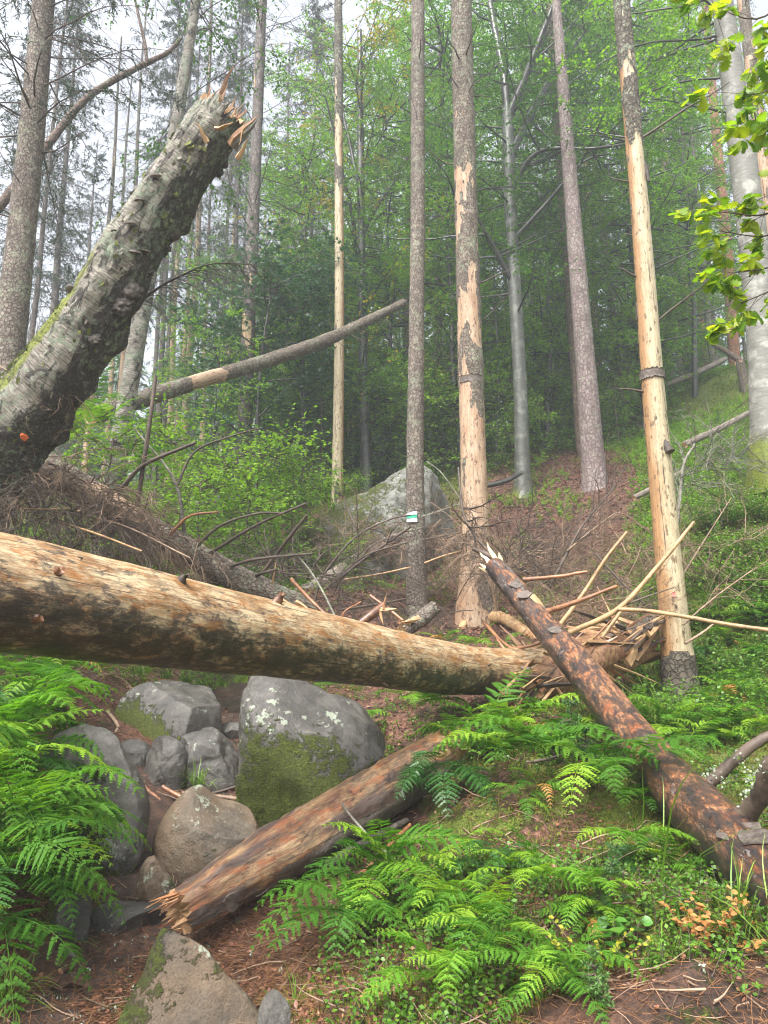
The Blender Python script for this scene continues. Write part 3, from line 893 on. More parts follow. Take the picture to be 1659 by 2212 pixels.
for i, (u, v, w) in enumerate([(215, 1700, 46), (232, 1755, 34), (262, 1690, 30), (462, 1560, 34), (250, 1930, 40), (222, 1905, 26), (330, 1990, 30), (560, 1690, 30), (505, 1640, 26), (150, 2060, 38), (470, 1930, 34), (640, 1840, 30), (590, 1830, 24), (300, 1645, 22), (350, 2010, 22), (195, 2090, 26), (520, 1990, 30), (615, 2040, 26)]):
    rock("small dull stone bedded in the trodden earth between the path boulders", (u - w / 2, v - w * .32, u + w / 2, v + w * .38), None, 60 + i, .9, 'rock_warm' if i % 3 else 'rock', (-.05, 0, .1), 6, .15, 0, .6, 4, group="small stones bedded in the path")

def whale(p):
    p = p.copy()
    p[:, 2] = np.where(p[:, 2] > 0, p[:, 2] * np.clip(1.0 - .56 * np.maximum(0, .50 - p[:, 0]) - 1.0 * np.maximum(0, p[:, 0] - .72), .12, 1), p[:, 2])
    return p
rock("large pale grey boulder behind the trunk with the painted trail blaze", (640, 1008, 992, 1330), 13.8, 25, .8, 'rock_pale', (.36, .05, .36, .05), 5, .0, .0, .1, shape=whale, lump=.24, cut_lo=.86, box_=.9, fuzz=4000)

# ------------------------------------------------------------------ standing trees with their trunks
def px(u, v, Y, w): return at(u, v, Y), rad(w, u, v, Y)

def bark_disp(peel=None, seed=0, thick=0.012, side=None, fine=0.01, rn=None):
    """peel: list of (height in m, 0..1 share of bare wood)"""
    def f(tc, ang, s, t, pos, nrm):
        o = (fbm(tc * [16, 16, 10], 3, seed) - .5) * fine * 2
        msk = np.zeros_like(s)
        if peel:
            lv = np.interp(s, [a for a, b in peel], [b for a, b in peel])
            n = fbm(tc * [6, 6, 1.8] + seed * 7.7, 4, seed + 40)
            n = (n - .22) / .56
            msk = sstep(-.04, .04, lv * 1.1 - .05 - n)
            o = o * (1 - msk * .7) + (1 - msk) * thick
        r = 0.5 * np.ones_like(s)
        if side is not None:
            r = .5 + .62 * np.cos(ang - side) + (fbm(tc * [4, 4, 1.2], 3, seed + 9) - .5) * .6
        if rn is not None: r = rn(tc, ang, s, t, pos, nrm)
        return o, msk, r
    return f

def stub(g_or_none, name, root, P, R, T, A, B, k, ang, L, r0, mat, up=0.25, rng=None, fork=0, droop=-.2, n=5):
    """a dead branch leaving ring k of a trunk: one part of its own"""
    d = A[k] * math.cos(ang) + B[k] * math.sin(ang)
    b = P[k] + d * R[k] * .85
    d = unit(d + np.array([0, 0, up]))
    g = G()
    main = twigs(rng, b[None], d[None], [L], n, droop, .16)
    tubes(g, main, r0, r0 * .3, 6, 0)
    if fork:
        p, t_, _ = along(rng, main, fork, .35, .95)
        tw = twigs(rng, p, unit(t_ + rng.normal(0, .6, p.shape)), rng.uniform(.15, .45, len(p)) * L, 4, .1, .2)
        tubes(g, tw, r0 * .45, r0 * .12, 4, 0)
    return g.build(name, M[mat], root)

TREES = {}
def stand(key, name, label, cat, base, top, mat, up=.3, nseg=26, nring=110, disp=None, flare=None, group=None, mid=None, hidden_base=False, seed=None, top_cut=None):
    """base/top = (u, v, width) at distance Y; the stem runs on above the frame by `up`"""
    (u0, v0, w0, Y), (u1, v1, w1) = base, top
    p0, r0 = px(u0, v0, Y, w0)
    p1, r1 = px(u1, v1, Y, w1)
    zg = g1(p0[0], p0[1])
    root = np.array([p0[0] - (p1 - p0)[0] / max(.1, (p1 - p0)[2]) * (p0[2] - zg), p0[1], zg])
    pts = [root - np.array([0, 0, .25]), root + (p1 - root) * .02]
    rs = [r0 * 1.02, r0]
    for m in (mid or []):
        pm, rm = px(m[0], m[1], Y, m[2])
        pts.append(pm); rs.append(rm)
    pts.append(p1); rs.append(r1)
    if up > 0:
        pts.append(p1 + (p1 - (pts[-2])) * (up * np.linalg.norm(p1 - root) / np.linalg.norm(p1 - pts[-2]))); rs.append(max(.02, r1 * (1 - up * .8)))
    sd = seed if seed is not None else len(TREES) * 5 + 3
    o = thing(name, label, cat, root, group)
    g = G()
    P, R, T, A, B = trunk(g, pts, rs, nseg, nring, disp or bark_disp(seed=sd), 0, True, sd, 0.05, flare=flare)
    g.build("trunk", M[mat], o)
    TREES[key] = (o, P, R, T, A, B)
    return TREES[key]

def dead_branches(key, spec, mat='twig', seed=1, fork=0):
    """spec rows: (height share of stem, angle deg, length m, radius m, upward)"""
    o, P, R, T, A, B = TREES[key]
    rng = np.random.default_rng(seed)
    for row in spec:
        f, a, L, r, u = row
        stub(None, "branch", o, P, R, T, A, B, int(f * (len(P) - 1)), math.radians(a), L, r, mat, u, rng, fork)

def rand_branches(n, f0, f1, L0, L1, r, seed, up=(-.1, .5)):
    q = np.random.default_rng(seed)
    return [(q.uniform(f0, f1), q.uniform(0, 360), q.uniform(L0, L1), r * q.uniform(.6, 1.2), q.uniform(*up)) for _ in range(n)]

stand('left_spruce', "spruce_tree", "brown barked spruce trunk at the left edge, in front of the curved bough", "spruce tree", (-12, 1060, 70, 9.0), (95, 0, 44), 'spruce', .5, mid=[(10, 850, 66), (62, 350, 54)])
stand('blaze', "spruce_tree", "straight grey brown spruce with a white and green trail blaze painted on it", "spruce tree", (901, 1335, 46, 11.0), (903, 0, 28), 'spruce', .3, nseg=32, flare=(.25, .22), mid=[(897, 1000, 38), (902, 500, 31)])
stand('twotone', "dead_spruce", "thick spruce with lower bark flaked off to reddish wood, right of the trail blaze", "dead spruce", (1032, 1350, 84, 11.0), (996, 0, 40), 'snag', .3, nseg=40, nring=220,
      disp=bark_disp([(0, .66), (1.0, .7), (2.2, .72), (3.4, .82), (4.1, .5), (4.7, .6), (5.3, .42), (6.5, .34), (8, .2), (10, .16), (14, .1)], 21, .014, fine=.012), flare=(.45, .25), mid=[(1027, 1150, 60), (1020, 900, 54), (1008, 500, 46)])
stand('peeled', "dead_spruce", "tall barkless golden dead trunk leaning left, standing on the right", "dead spruce", (1476, 1560, 74, 7.5), (1342, 0, 30), 'peeled', .25, nseg=40, nring=240,
      disp=bark_disp([(0, .0), (.75, .1), (.95, .93), (1.5, .97), (3.0, .97), (3.8, .94), (4.6, .97), (5.3, .88), (5.6, .5), (6.2, .52), (6.8, .6), (7.1, .35), (7.4, .65), (7.7, .1), (10, 0)], 33, .012, side=0.6, fine=.005), flare=(.22, .18), mid=[(1448, 1250, 57), (1412, 850, 47), (1382, 450, 38)])
stand('pale', "dead_spruce", "slender pale barkless trunk left of the large pale boulder", "dead spruce", (728, 1098, 25, 16.0), (731, 0, 15), 'peeled', .3, nseg=20, nring=160,
      disp=bark_disp([(0, .9), (.7, .5), (1.6, .75), (3, .99), (6.2, .97), (8.0, .9), (8.6, .6), (9.4, .7), (10.5, .35), (14, .15)], 44, .012, side=2.4), mid=[(733, 700, 21), (732, 350, 18)])
stand('beech', "beech_tree", "smooth dark beech with wet sheen forking high up, on the leaf strewn slope", "beech tree", (1131, 1072, 34, 17.0), (1096, 235, 25), 'beech', 0, nseg=24, flare=(.35, .8), mid=[(1122, 800, 29), (1105, 500, 27)],
      disp=bark_disp(None, 5, rn=lambda tc, a, s, t, p, n: .75 * np.exp(-s / .5) * (.5 + fbm(tc * 6, 2, 3))))
stand('pine', "pine_tree", "thick purplish grey pine right of the smooth beech on the slope", "pine tree", (1286, 1052, 50, 16.0), (1201, 0, 19), 'pine', .3, nseg=30, nring=140, flare=(.3, .35), mid=[(1262, 750, 41), (1233, 400, 31)])
stand('pine_behind', "pine_tree", "dark trunk standing close behind the purplish grey pine", "pine tree", (1262, 985, 32, 19.0), (1205, 250, 22), 'spruce_red', .4, nseg=16, nring=50)
stand('right_beech', "beech_tree", "pale grey beech with mossy foot at the right edge", "beech tree", (1668, 1045, 74, 10.5), (1560, 0, 42), 'beech_pale', .3, nseg=40, nring=140, flare=(.5, .5), mid=[(1645, 700, 62), (1606, 350, 54)],
      disp=bark_disp(None, 8, fine=.006, rn=lambda tc, a, s, t, p, n: .95 * np.exp(-(s / .75) ** 2) * (.5 + fbm(tc * 5, 2, 3)) + .12))
stand('behind_beech', "dead_spruce", "half barked trunk seen right behind the pale beech at the right edge", "dead spruce", (1720, 900, 34, 14.0), (1612, 60, 22), 'snag', .4, nseg=18, nring=90, disp=bark_disp([(0, .6), (3, .7), (6, .75), (7.5, .35), (10, .3)], 51, .012))
stand('birch2', "birch_tree", "slim standing birch leaning right, behind the broken birch", "birch tree", (252, 1010, 46, 11.0), (424, 0, 20), 'birch', .25, nseg=22, nring=120, mid=[(300, 715, 36), (374, 310, 27)],
      disp=bark_disp(None, 12, fine=.014, rn=lambda *a: .1 + a[2] * 0))
stand('grey_spruce', "spruce_tree", "misty grey spruce with bare drooping branches, centre left", "spruce tree", (524, 1116, 33, 17.0), (566, 0, 19), 'distant', .3, nseg=18, nring=90, mid=[(533, 800, 28), (550, 400, 23)], disp=bark_disp([(0, .02), (4, .02), (5, .3), (6.2, .35), (7.5, .1), (14, .1)], 61))
stand('dark_stem', "beech_tree", "slim blackish beech stem right of the slender pale trunk", "beech tree", (792, 1064, 25, 19.0), (779, 300, 15), 'dark_bark', .35, nseg=16, nring=60, flare=(.3, .3), mid=[(783, 750, 20)])
stand('red_stem', "spruce_tree", "thin dark red stem between the blazed spruce and the flaking one", "spruce tree", (945, 1016, 19, 24.0), (950, 300, 12), 'spruce_red', .4, nseg=12, nring=40)
stand('hidden_stem', "spruce_tree", "reddish stem half hidden behind the blazed spruce", "spruce tree", (880, 1026, 18, 22.0), (889, 300, 12), 'spruce_red', .4, nseg=12, nring=40)
stand('thin_pale', "spruce_tree", "thin pale greenish stem just right of the purplish pine", "spruce tree", (1301, 945, 11, 24.0), (1268, 420, 9), 'distant', .4, nseg=10, nring=40, disp=bark_disp([(0, .5), (9, .7)], 3))
stand('thin_brown', "spruce_tree", "thin brown stem midway between the purplish pine and the golden dead trunk", "spruce tree", (1356, 955, 17, 22.0), (1296, 440, 11), 'spruce', .4, nseg=12, nring=40)
stand('thin_lean', "spruce_tree", "thin brown stem between the smooth beech and the purplish pine", "spruce tree", (1197, 950, 15, 23.0), (1216, 560, 11), 'spruce', .4, nseg=12, nring=40)
stand('far_birch', "birch_tree", "whitish birch stem seen between the smooth beech and the purplish pine", "birch tree", (1205, 800, 13, 30.0), (1185, 440, 11), 'birch', .4, nseg=10, nring=40, disp=bark_disp(None, 3, rn=lambda *a: a[2] * 0))
stand('orange1', "pine_tree", "tallest orange barked pine between the golden trunk and the right edge beech", "pine tree", (1585, 760, 24, 25.0), (1528, 60, 15), 'orange_pine', .3, nseg=16, nring=60, mid=[(1572, 560, 23), (1548, 300, 19)])
stand('orange2', "pine_tree", "orange pine stem just right of the golden dead trunk, high up", "pine tree", (1470, 720, 12, 34.0), (1412, 170, 9), 'orange_pine', .3, nseg=10, nring=40)
stand('orange3', "pine_tree", "thin orange pine stem farther back, left of the tallest orange pine", "pine tree", (1520, 740, 11, 36.0), (1466, 170, 9), 'orange_pine', .3, nseg=10, nring=40)
stand('orange4', "pine_tree", "orange pine stem peeping out left of the golden dead trunk", "pine tree", (1392, 740, 12, 34.0), (1338, 200, 9), 'orange_pine', .3, nseg=10, nring=40)
stand('right_grey1', "spruce_tree", "thin grey dead spruce left of the tallest orange pine", "spruce tree", (1506, 790, 11, 26.0), (1440, 330, 7), 'distant', .3, nseg=10, nring=40, disp=bark_disp([(0, .5), (9, .3)], 3))
stand('right_grey2', "spruce_tree", "thin grey stem hugging the left side of the tallest orange pine", "spruce tree", (1540, 780, 9, 30.0), (1496, 300, 7), 'distant', .3, nseg=10, nring=40)

# snapped stem on the upper right slope
_o = thing("snapped_tree", "short snapped trunk with its top bent down to the left, upper right slope", "broken tree", hit(1612, 842))
g = G()
p0, r0 = px(1612, 850, 21, 19); p1, r1 = px(1599, 785, 21, 17)
trunk(g, [p0 - [0, 0, .3], p0, p1], [r0 * 1.1, r0, r1], 14, 24, bark_disp([(0, .8), (.5, .2), (1.5, .3)], 4), 0, True, 4, .05, (0, .12))
g.build("trunk", M['snag'], _o)
g = G()
p2, r2 = px(1603, 783, 21, 15); p3, r3 = px(1535, 742, 21.4, 7)
trunk(g, [p2, (p2 + p3) / 2 + [0, 0, .05], p3], [r2, (r2 + r3) / 2, r3], 12, 24, bark_disp(None, 4), 0, True, 5, .06, (.1, 0))
g.build("broken_top", M['spruce_red'], _o)
g = G()
p2, r2 = px(1603, 783, 21, 15); 
trunk(g, [p0 + [.05, 0, .45], p0 + [.12, -.1, .46]], [r0 * .7, r0 * .5], 10, 6, None, 0, True, 6, .15)
g.build("bracket_fungus", M['bark_flake'], _o)

# dead branches on the nearer stems
dead_branches('blaze', rand_branches(20, .12, .98, .15, .55, .012, 5), 'twig', 5)
dead_branches('twotone', rand_branches(22, .25, .98, .2, .8, .014, 6), 'twig', 6)
dead_branches('peeled', [(.63, 20, 1.1, .016, .5), (.42, 15, .75, .014, .7), (.34, 175, .3, .016, .5), (.47, 170, .25, .012, .6), (.52, 260, .3, .012, .8), (.72, 260, .35, .012, .9), (.8, 10, .9, .013, .8), (.58, 185, .25, .012, .2), (.86, 15, 1.2, .013, .5), (.9, 190, .9, .012, .1)], 'twig', 7)
dead_branches('left_spruce', rand_branches(16, .3, .85, .5, 1.6, .011, 8, (-.3, .25)), 'twig', 8, 5)
dead_branches('pale', rand_branches(12, .55, .99, .5, 1.5, .012, 9, (.2, .9)), 'twig', 9, 4)
dead_branches('pine', rand_branches(8, .5, .95, .3, 1.0, .012, 10), 'twig', 10)
dead_branches('grey_spruce', rand_branches(12, .3, .6, .8, 2.0, .012, 12, (-.3, .4)), 'twig', 12, 5)

# knots standing proud of the golden trunk, its bark rags, the trail blaze and paint spots
def on_stem(key, v):
    o, P, R, T, A, B = TREES[key]
    uu, vv = project(P)
    k = int(np.argmin(np.abs(vv - v)))
    return o, P[k], R[k], T[k], k

def wrap_patch(key, v0, v1, a0, a1, mat, name, lift=.004, rag=.0, n=(14, 12), seed=0):
    """thin curved patch hugging a stem between pixel rows v0..v1 (angles measured from the camera side, + = right)"""
    o, P, R, T, A, B = TREES[key]
    _, vv = project(P)
    order = np.argsort(vv)
    rng = np.random.default_rng(seed)
    rows = np.linspace(v0, v1, n[0])
    ang = np.radians(np.linspace(a0, a1, n[1]))
    V = np.zeros((2, n[0], n[1], 3))
    for i, v in enumerate(rows):
        c = np.array([np.interp(v, vv[order], P[order, j]) for j in range(3)])
        r = np.interp(v, vv[order], R[order])
        tocam = unit((EYE - c) * [1, 1, 0])
        right = np.array([-tocam[1], tocam[0], 0])
        for j, a in enumerate(ang):
            d = tocam * math.cos(a) + right * math.sin(a)
            rr = rag * rng.uniform(-1, 1)
            V[0, i, j] = c + d * (r * 1.03 + lift + max(0, rr) * .4) + np.array([0, 0, rr * (1 if i in (0, n[0] - 1) else .2)])
            V[1, i, j] = V[0, i, j] - d * (lift + .012)
    m0, m1 = n
    idx = np.arange(m0 * m1).reshape(m0, m1)
    f = np.stack([idx[:-1, :-1], idx[1:, :-1], idx[1:, 1:], idx[:-1, 1:]], -1).reshape(-1, 4)
    edge = np.concatenate([idx[0, :], idx[1:, -1], idx[-1, -2::-1], idx[-2:0:-1, 0]])
    e2 = np.roll(edge, -1)
    k = m0 * m1
    fe = np.stack([edge, edge + k, e2 + k, e2], -1)
    g = G()
    g.add(V.reshape(-1, 3), [f, f[:, ::-1] + k, fe], 0, .5)
    return g.build(name, M[mat], o)

wb = [(1108, 1115.5, 'paint_white', "white_band"), (1116, 1122.5, 'paint_green', "green_band"), (1123, 1131, 'paint_white', "white_band")]
for va, vb, mt, nm in wb:
    wrap_patch('blaze', va, vb, -52, 8, mt, nm, .022, .0015, (4, 12), int(va))
wrap_patch('peeled', 1282, 1291, 0, 14, 'paint_pink', "paint_dot", .012, .002, (4, 5), 3)
wrap_patch('peeled', 803, 822, -85, 80, 'bark_flake', "bark_rag", .012, .012, (6, 26), 4)
#wrap_patch('peeled', 742, 754, 10, 70, 'bark_flake', "bark_rag", .012, .010, (5, 12), 5)
#wrap_patch('peeled', 905, 912, -85, -55, 'bark_flake', "bark_rag", .012, .010, (4, 6), 6)
#wrap_patch('peeled', 320, 345, -70, -10, 'bark_flake', "bark_rag", .015, .012, (5, 12), 7)
wrap_patch('peeled', 655, 690, -95, -70, 'bark_flake', "bark_rag", .012, .010, (6, 6), 8)
#wrap_patch('twotone', 734, 748, -45, 40, 'bark_flake', "bark_rag", .012, .012, (5, 14), 9)
wrap_patch('twotone', 818, 832, -60, 60, 'bark_flake', "bark_rag", .012, .012, (5, 14), 10)
#wrap_patch('twotone', 1005, 1018, 0, 60, 'bark_flake', "bark_rag", .012, .012, (5, 12), 11)
# hanging strip of bark and the curl of bark on the right of the golden trunk
def hang(key, pts, w, name, mat='bark_flake'):
    o, P, R, T, A, B = TREES[key]
    g = G()
    PP = np.array([at(u, v, Y) for u, v, Y in pts])
    trunk(g, PP, w, 12, 18, lambda tc, a, s, t, p, n: ((fbm(p * 25, 3, 3) - .5) * .03, 0 * s, 0 * s), 0, True, 3, .2)
    return g.build(name, M[mat], o)
hang('peeled', [(1388, 345, 7.47), (1396, 372, 7.45), (1402, 392, 7.42)], [.02, .03, .014], "hanging_bark")
hang('peeled', [(1428, 945, 7.42), (1437, 958, 7.4), (1447, 976, 7.36)], [.02, .034, .045], "bark_curl")
# ------------------------------------------------------------------ fallen and leaning trunks
def poly3(pts):
    return np.array([at(u, v, Y) for u, v, Y in pts])

def log_thing(name, label, cat, pts, mats, disp=None, nseg=32, nring=120, seed=1, jag=(0, 0), rough=.05, cap=None, group=None, ext=(0, 0), root=None):
    """pts rows (u, v, Y, width in px)"""
    P3 = [at(u, v, Y) for u, v, Y, w in pts]
    R3 = [rad(w, u, v, Y) for u, v, Y, w in pts]
    if ext[0]: P3 = [P3[0] + unit(P3[0] - P3[1]) * ext[0]] + P3; R3 = [R3[0]] + R3
    if ext[1]: P3 = P3 + [P3[-1] + unit(P3[-1] - P3[-2]) * ext[1]]; R3 = R3 + [R3[-1] * .9]
    o = thing(name, label, cat, P3[0] if root is None else root, group)
    g = G()
    info = trunk(g, P3, R3, nseg, nring, disp, 0, True, seed, rough, jag, capmat=1)
    g.build("trunk", [M[mats], M[cap or 'brokenwood']], o)
    return (o,) + info

def splinter(root, p, d, L, w, mat, name="splinter", seed=0, n=5):
    """tapered sliver of torn wood: flat, faceted, pointed"""
    rng = np.random.default_rng(seed)
    d = unit(np.asarray(d, float))
    side = unit(np.cross(d, rng.normal(0, 1, 3)))
    oth = np.cross(d, side)
    V, Q = [], []
    for k in range(n):
        t = k / (n - 1)
        ww = w * (1 - .92 * t ** 1.3)
        c = p + d * L * t + side * rng.uniform(-.12, .12) * w + oth * rng.uniform(-.12, .12) * w
        for sx, sy in ((1, .35), (.2, .5), (-1, .3), (-.9, -.4), (.8, -.4)):
            V.append(c + side * ww * .5 * sx * rng.uniform(.8, 1.2) + oth * ww * .5 * sy * rng.uniform(.7, 1.3))
    for k in range(n - 1):
        for j in range(5):
            Q.append([k * 5 + j, k * 5 + (j + 1) % 5, (k + 1) * 5 + (j + 1) % 5, (k + 1) * 5 + j])
    g = G()
    V = np.array(V)
    g.add(V, [np.array(Q), np.array([[3, 2, 1], [4, 3, 1], [4, 1, 0]])], 0, rng.random(), (V - p) @ np.stack([side, oth, d * .25], -1))
    return g.build(name, M[mat], root, None, False)

def stub_at(root, p, d, L, r, mat, name="branch_stub", seed=0, r1=.55, bend=.15, nseg=10):
    rng = np.random.default_rng(seed)
    d = unit(np.asarray(d, float))
    e = unit(d + rng.normal(0, bend, 3))
    g = G()
    trunk(g, [p - d * r * .6, p + d * L * .5, p + d * L * .4 + e * L * .6], [r * 1.35, r, r * r1], nseg, 10, lambda tc, a, s, t, q, n: ((fbm(q * 60, 3, seed) - .5) * r * .7, 0 * s + .6, 0 * s), 0, True, seed, .15, (0, r * .5))
    return g.build(name, M[mat], root)

# big barkless log across the picture
def _mould(tc, ang, s, t, pos, nrm):
    low = sstep(.35, -.55, nrm[..., 2])
    return (fbm(tc * [9, 9, 2], 4, 2) - .5) * .016 + (fbm(tc * [30, 30, 5], 3, 7) - .5) * .005, low * .85 + .2 * sstep(.45, .9, t), 0 * s
BL = log_thing("fallen_log", "thick barkless tan log spanning the picture from the left edge, spotted with black mould", "fallen log",
               [(1150, 1446, 6.95, 92), (1000, 1447, 6.15, 106), (600, 1381, 4.16, 160), (0, 1279, 2.75, 252)], 'biglog', _mould, 56, 260, 2, (.10, .0), .02, ext=(.12, 1.3), cap='rotwood')
o, P, R, T, A, B = BL
def on_log(L, u, v, dep=-.9):
    """point on a log's near face under a pixel"""
    o, P, R, T, A, B = L
    uu, vv = project(P)
    k = int(np.argmin(np.abs(uu - u) + .3 * np.abs(vv - v)))
    d = unit(ray(u, v))
    w = EYE - P[k]
    t0 = -(w @ d)
    p = EYE + d * t0
    off = p - P[k]
    off -= T[k] * (off @ T[k])
    m = np.linalg.norm(off)
    r = R[k]
    if m < r: p = p - d * math.sqrt(r * r - m * m)
    return p, unit(p - P[k] - T[k] * ((p - P[k]) @ T[k])), k
for i, (u, v, L, r) in enumerate([(108, 1245, .05, .026), (378, 1272, .07, .028), (592, 1308, .07, .026), (160, 1215, .02, .026), (70, 1330, .02, .03), (470, 1400, .02, .024), (720, 1400, .02, .024), (240, 1360, .02, .022), (820, 1470, .06, .012), (1030, 1445, .12, .014)]):
    p, n, k = on_log(BL, u, v)
    stub_at(o, p, n + np.array([.5, 0, .25]), L, r, 'twig' if i % 2 else 'red_stick', seed=i + 3)
for i, (u, v) in enumerate([(1175, 1400), (1160, 1425), (1150, 1455), (1140, 1480), (1165, 1440)]):
    splinter(o, at(u - 30, v, 6.9), [1, .3, .25 * (2 - i)], .35, .07, 'rotwood', seed=i)

# decayed birch log in the foreground, peeled along its upper side
def _rot(tc, ang, s, t, pos, nrm):
    barky = sstep(.05, -.25, nrm[..., 2]) * sstep(.1, .3, t)
    hol = (fbm(tc * [7, 7, 1.6], 4, 5) - .5) * .05
    return hol + (fbm(tc * [26, 26, 3], 3, 6) - .5) * .016 + barky * .014, .35 * sstep(.2, -.6, nrm[..., 2]), barky * 1.2 + .35 * sstep(.72, .95, t)
RL = log_thing("decayed_log", "decayed log on the bank with bare wet orange wood, pointing down to the path", "fallen log",
               [(395, 1962, 3.98, 92), (520, 1888, 4.22, 106), (660, 1806, 4.55, 116), (800, 1722, 4.95, 112), (905, 1660, 5.3, 102), (1010, 1600, 5.75, 92)], 'rotlog', _rot, 56, 220, 5, (.05, .05), .09, cap='rotwood')
o, P, R, T, A, B = RL
rng = np.random.default_rng(12)
for i in range(22):
    a_ = rng.uniform(0, 6.28); q_ = P[3] + (A[3] * math.cos(a_) + B[3] * math.sin(a_)) * R[3] * rng.uniform(.5, .98)
    splinter(o, q_, -T[3] + rng.normal(0, .16, 3), rng.uniform(.08, .2), rng.uniform(.014, .045), rng.choice(['brokenwood', 'rotwood', 'red_stick']), seed=20 + i)
# rolled bark along its flank, a loose flake and a grey bark patch
roll = poly3([(705, 1868, 4.42), (770, 1832, 4.55), (830, 1800, 4.72), (880, 1772, 4.85)])
g = G(); trunk(g, roll, [.022, .028, .026, .016], 10, 24, lambda tc, a, s, t, p, n: ((fbm(p * 40, 3, 3) - .5) * .02, 0 * s, 0 * s), 0, True, 3, .2)
g.build("bark_roll", M['bark_flake'], o)
def flake(root, p, nr, size, mat, name, seed=0, n=11, thick=.006):
    rng = np.random.default_rng(seed)
    nr = unit(np.asarray(nr, float)); x = unit(np.cross(nr, [.3, .5, .8])); y = np.cross(nr, x)
    a = np.linspace(0, 2 * np.pi, n, endpoint=False)
    r = size * rng.uniform(.65, 1.15, n)
    ring = p + x * (np.cos(a) * r)[:, None] + y * (np.sin(a) * r * .75)[:, None] + nr * (rng.uniform(-.1, .25, n) * size * .5)[:, None]
    V = np.concatenate([ring, ring - nr * thick, [p + nr * size * .1], [p + nr * size * .1 - nr * thick]])
    i = np.arange(n); j = (i + 1) % n
    g = G(); g.add(V, [np.stack([i, j, np.full(n, 2 * n)], -1), np.stack([j + n, i + n, np.full(n, 2 * n + 1)], -1), np.stack([i, i + n, j + n, j], -1)], 0, rng.random())
    return g.build(name, M[mat], root, None, False)
for i, (u, v, s_) in enumerate([(690, 1885, .085), (905, 1690, .1), (850, 1730, .07), (930, 1655, .12), (560, 1930, .07), (620, 1900, .06), (660, 1870, .08), (740, 1840, .07), (600, 1860, .05), (780, 1790, .06), (840, 1770, .07), (500, 1945, .06), (880, 1665, .09), (950, 1640, .1)]):
    p, n, k = on_log(RL, u, v)
    flake(o, p + n * .012, n + np.array([0, -.2, .1]), s_, 'bark_flake', "bark_flake", 30 + i)

# wet orange log leaning from the splintered stump down to the right edge
def _char(tc, ang, s, t, pos, nrm):
    x = sstep(.1, -.5, nrm[..., 2] + .35 * nrm[..., 0])
    return (fbm(tc * [9, 9, 2], 4, 5) - .5) * .022 + (fbm(tc * [40, 40, 8], 3, 6) - .5) * .007,   .66 + .5 * x + .22 * sstep(.6, .92, t) - .2 * sstep(.35, .75, nrm[..., 0]), .25 * sstep(.35, .0, t) + .12
CL = log_thing("leaning_log", "wet orange log blotched black, slanting down from the splintered stump to the right edge", "fallen log",
               [(1068, 1222, 6.9, 42), (1150, 1322, 6.35, 56), (1250, 1440, 5.7, 72), (1350, 1570, 5.0, 90), (1450, 1692, 4.35, 112), (1560, 1802, 3.8, 134), (1690, 1925, 3.3, 158)], 'charlog', _char, 48, 220, 7, (.0, .0), .03, ext=(0, .6), cap='freshwood')
o, P, R, T, A, B = CL
for i in range(7):
    a = i / 7 * 6.283
    p = P[0] + (A[0] * math.cos(a) + B[0] * math.sin(a)) * R[0] * .6
    splinter(o, p + T[0] * .05, -T[0] + (A[0] * math.cos(a) + B[0] * math.sin(a)) * .35, .16 + .05 * (i % 3), .055, 'freshwood', seed=50 + i)
splinter(o, at(1150, 1285, 6.3), poly3([(1185, 1325, 6.2)])[0] - at(1150, 1285, 6.3), .32, .05, 'brokenwood', "splinter", 60)
splinter(o, at(1420, 1618, 4.5), at(1497, 1712, 4.1) - at(1420, 1618, 4.5), .5, .045, 'freshwood', "splinter", 61)
for i, (u, v, s_) in enumerate([(1115, 1262, .07), (1133, 1285, .08), (1255, 1500, .06), (1400, 1600, .07), (1200, 1362, .06), (1630, 1812, .09), (1600, 1800, .1)]):
    p, n, k = on_log(CL, u, v)
    flake(o, p + n * .008, n, s_, 'bark_flake', "bark_flake", 70 + i)
def branch_part(root, pts, r0, r1, mat, name="branch", seed=0, nring=26, wob=.25, nseg=10, sub=0):
    g = G()
    PP = poly3(pts)
    rr = np.linspace(r0, r1, len(PP))
    trunk(g, PP, rr, nseg, nring, lambda tc, a, s, t, p, n: ((fbm(p * 35, 3, seed) - .5) * r0 * wob * 2, 0 * s, (vnoise(p * 9, seed))), 0, True, seed, .1, (0, r1))
    return g.build(name, M[mat], root)
def lichen_tufts(root, pts, n, seed, size=.022, rr_=.048):
    rng = np.random.default_rng(seed)
    PP = resample(poly3(pts), n)
    g = G()
    pos = np.repeat(PP, 40, 0) + unit(rng.normal(0, 1, (n * 40, 3)) + [0, -.2, .3]) * rng.uniform(.6, 1.15, (n * 40, 1)) * rr_ + np.repeat(rng.normal(0, .02, (n, 3)), 40, 0)
    leaves(g, pos, rng.normal(0, 1, pos.shape), rng.normal(0, 1, pos.shape), rng.uniform(.4, 1, len(pos)) * size, rng.uniform(.3, .7, len(pos)) * size, LEAF_KITE, 0, rng.random(len(pos)))
    return tag(g.build("lichen", M['lichen'], root), kind='stuff')
b1 = [(1500, 1722, 4.15), (1535, 1690, 4.15), (1590, 1640, 4.1), (1640, 1602, 4.05), (1720, 1560, 4.0)]
b2 = [(1575, 1795, 3.75), (1620, 1752, 3.65), (1645, 1715, 3.55), (1662, 1660, 3.45), (1720, 1610, 3.3)]
bp = branch_part(o, b1, .036, .024, 'twig', seed=81); lichen_tufts(bp, b1[:3], 7, 5)
bp = branch_part(o, b2, .05, .035, 'twig', seed=82); lichen_tufts(bp, b2[:4], 11, 6)
branch_part(o, [(1131, 1252, 6.45), (1207, 1245, 6.3), (1266, 1235, 6.2)], .020, .012, 'red_stick', seed=83)
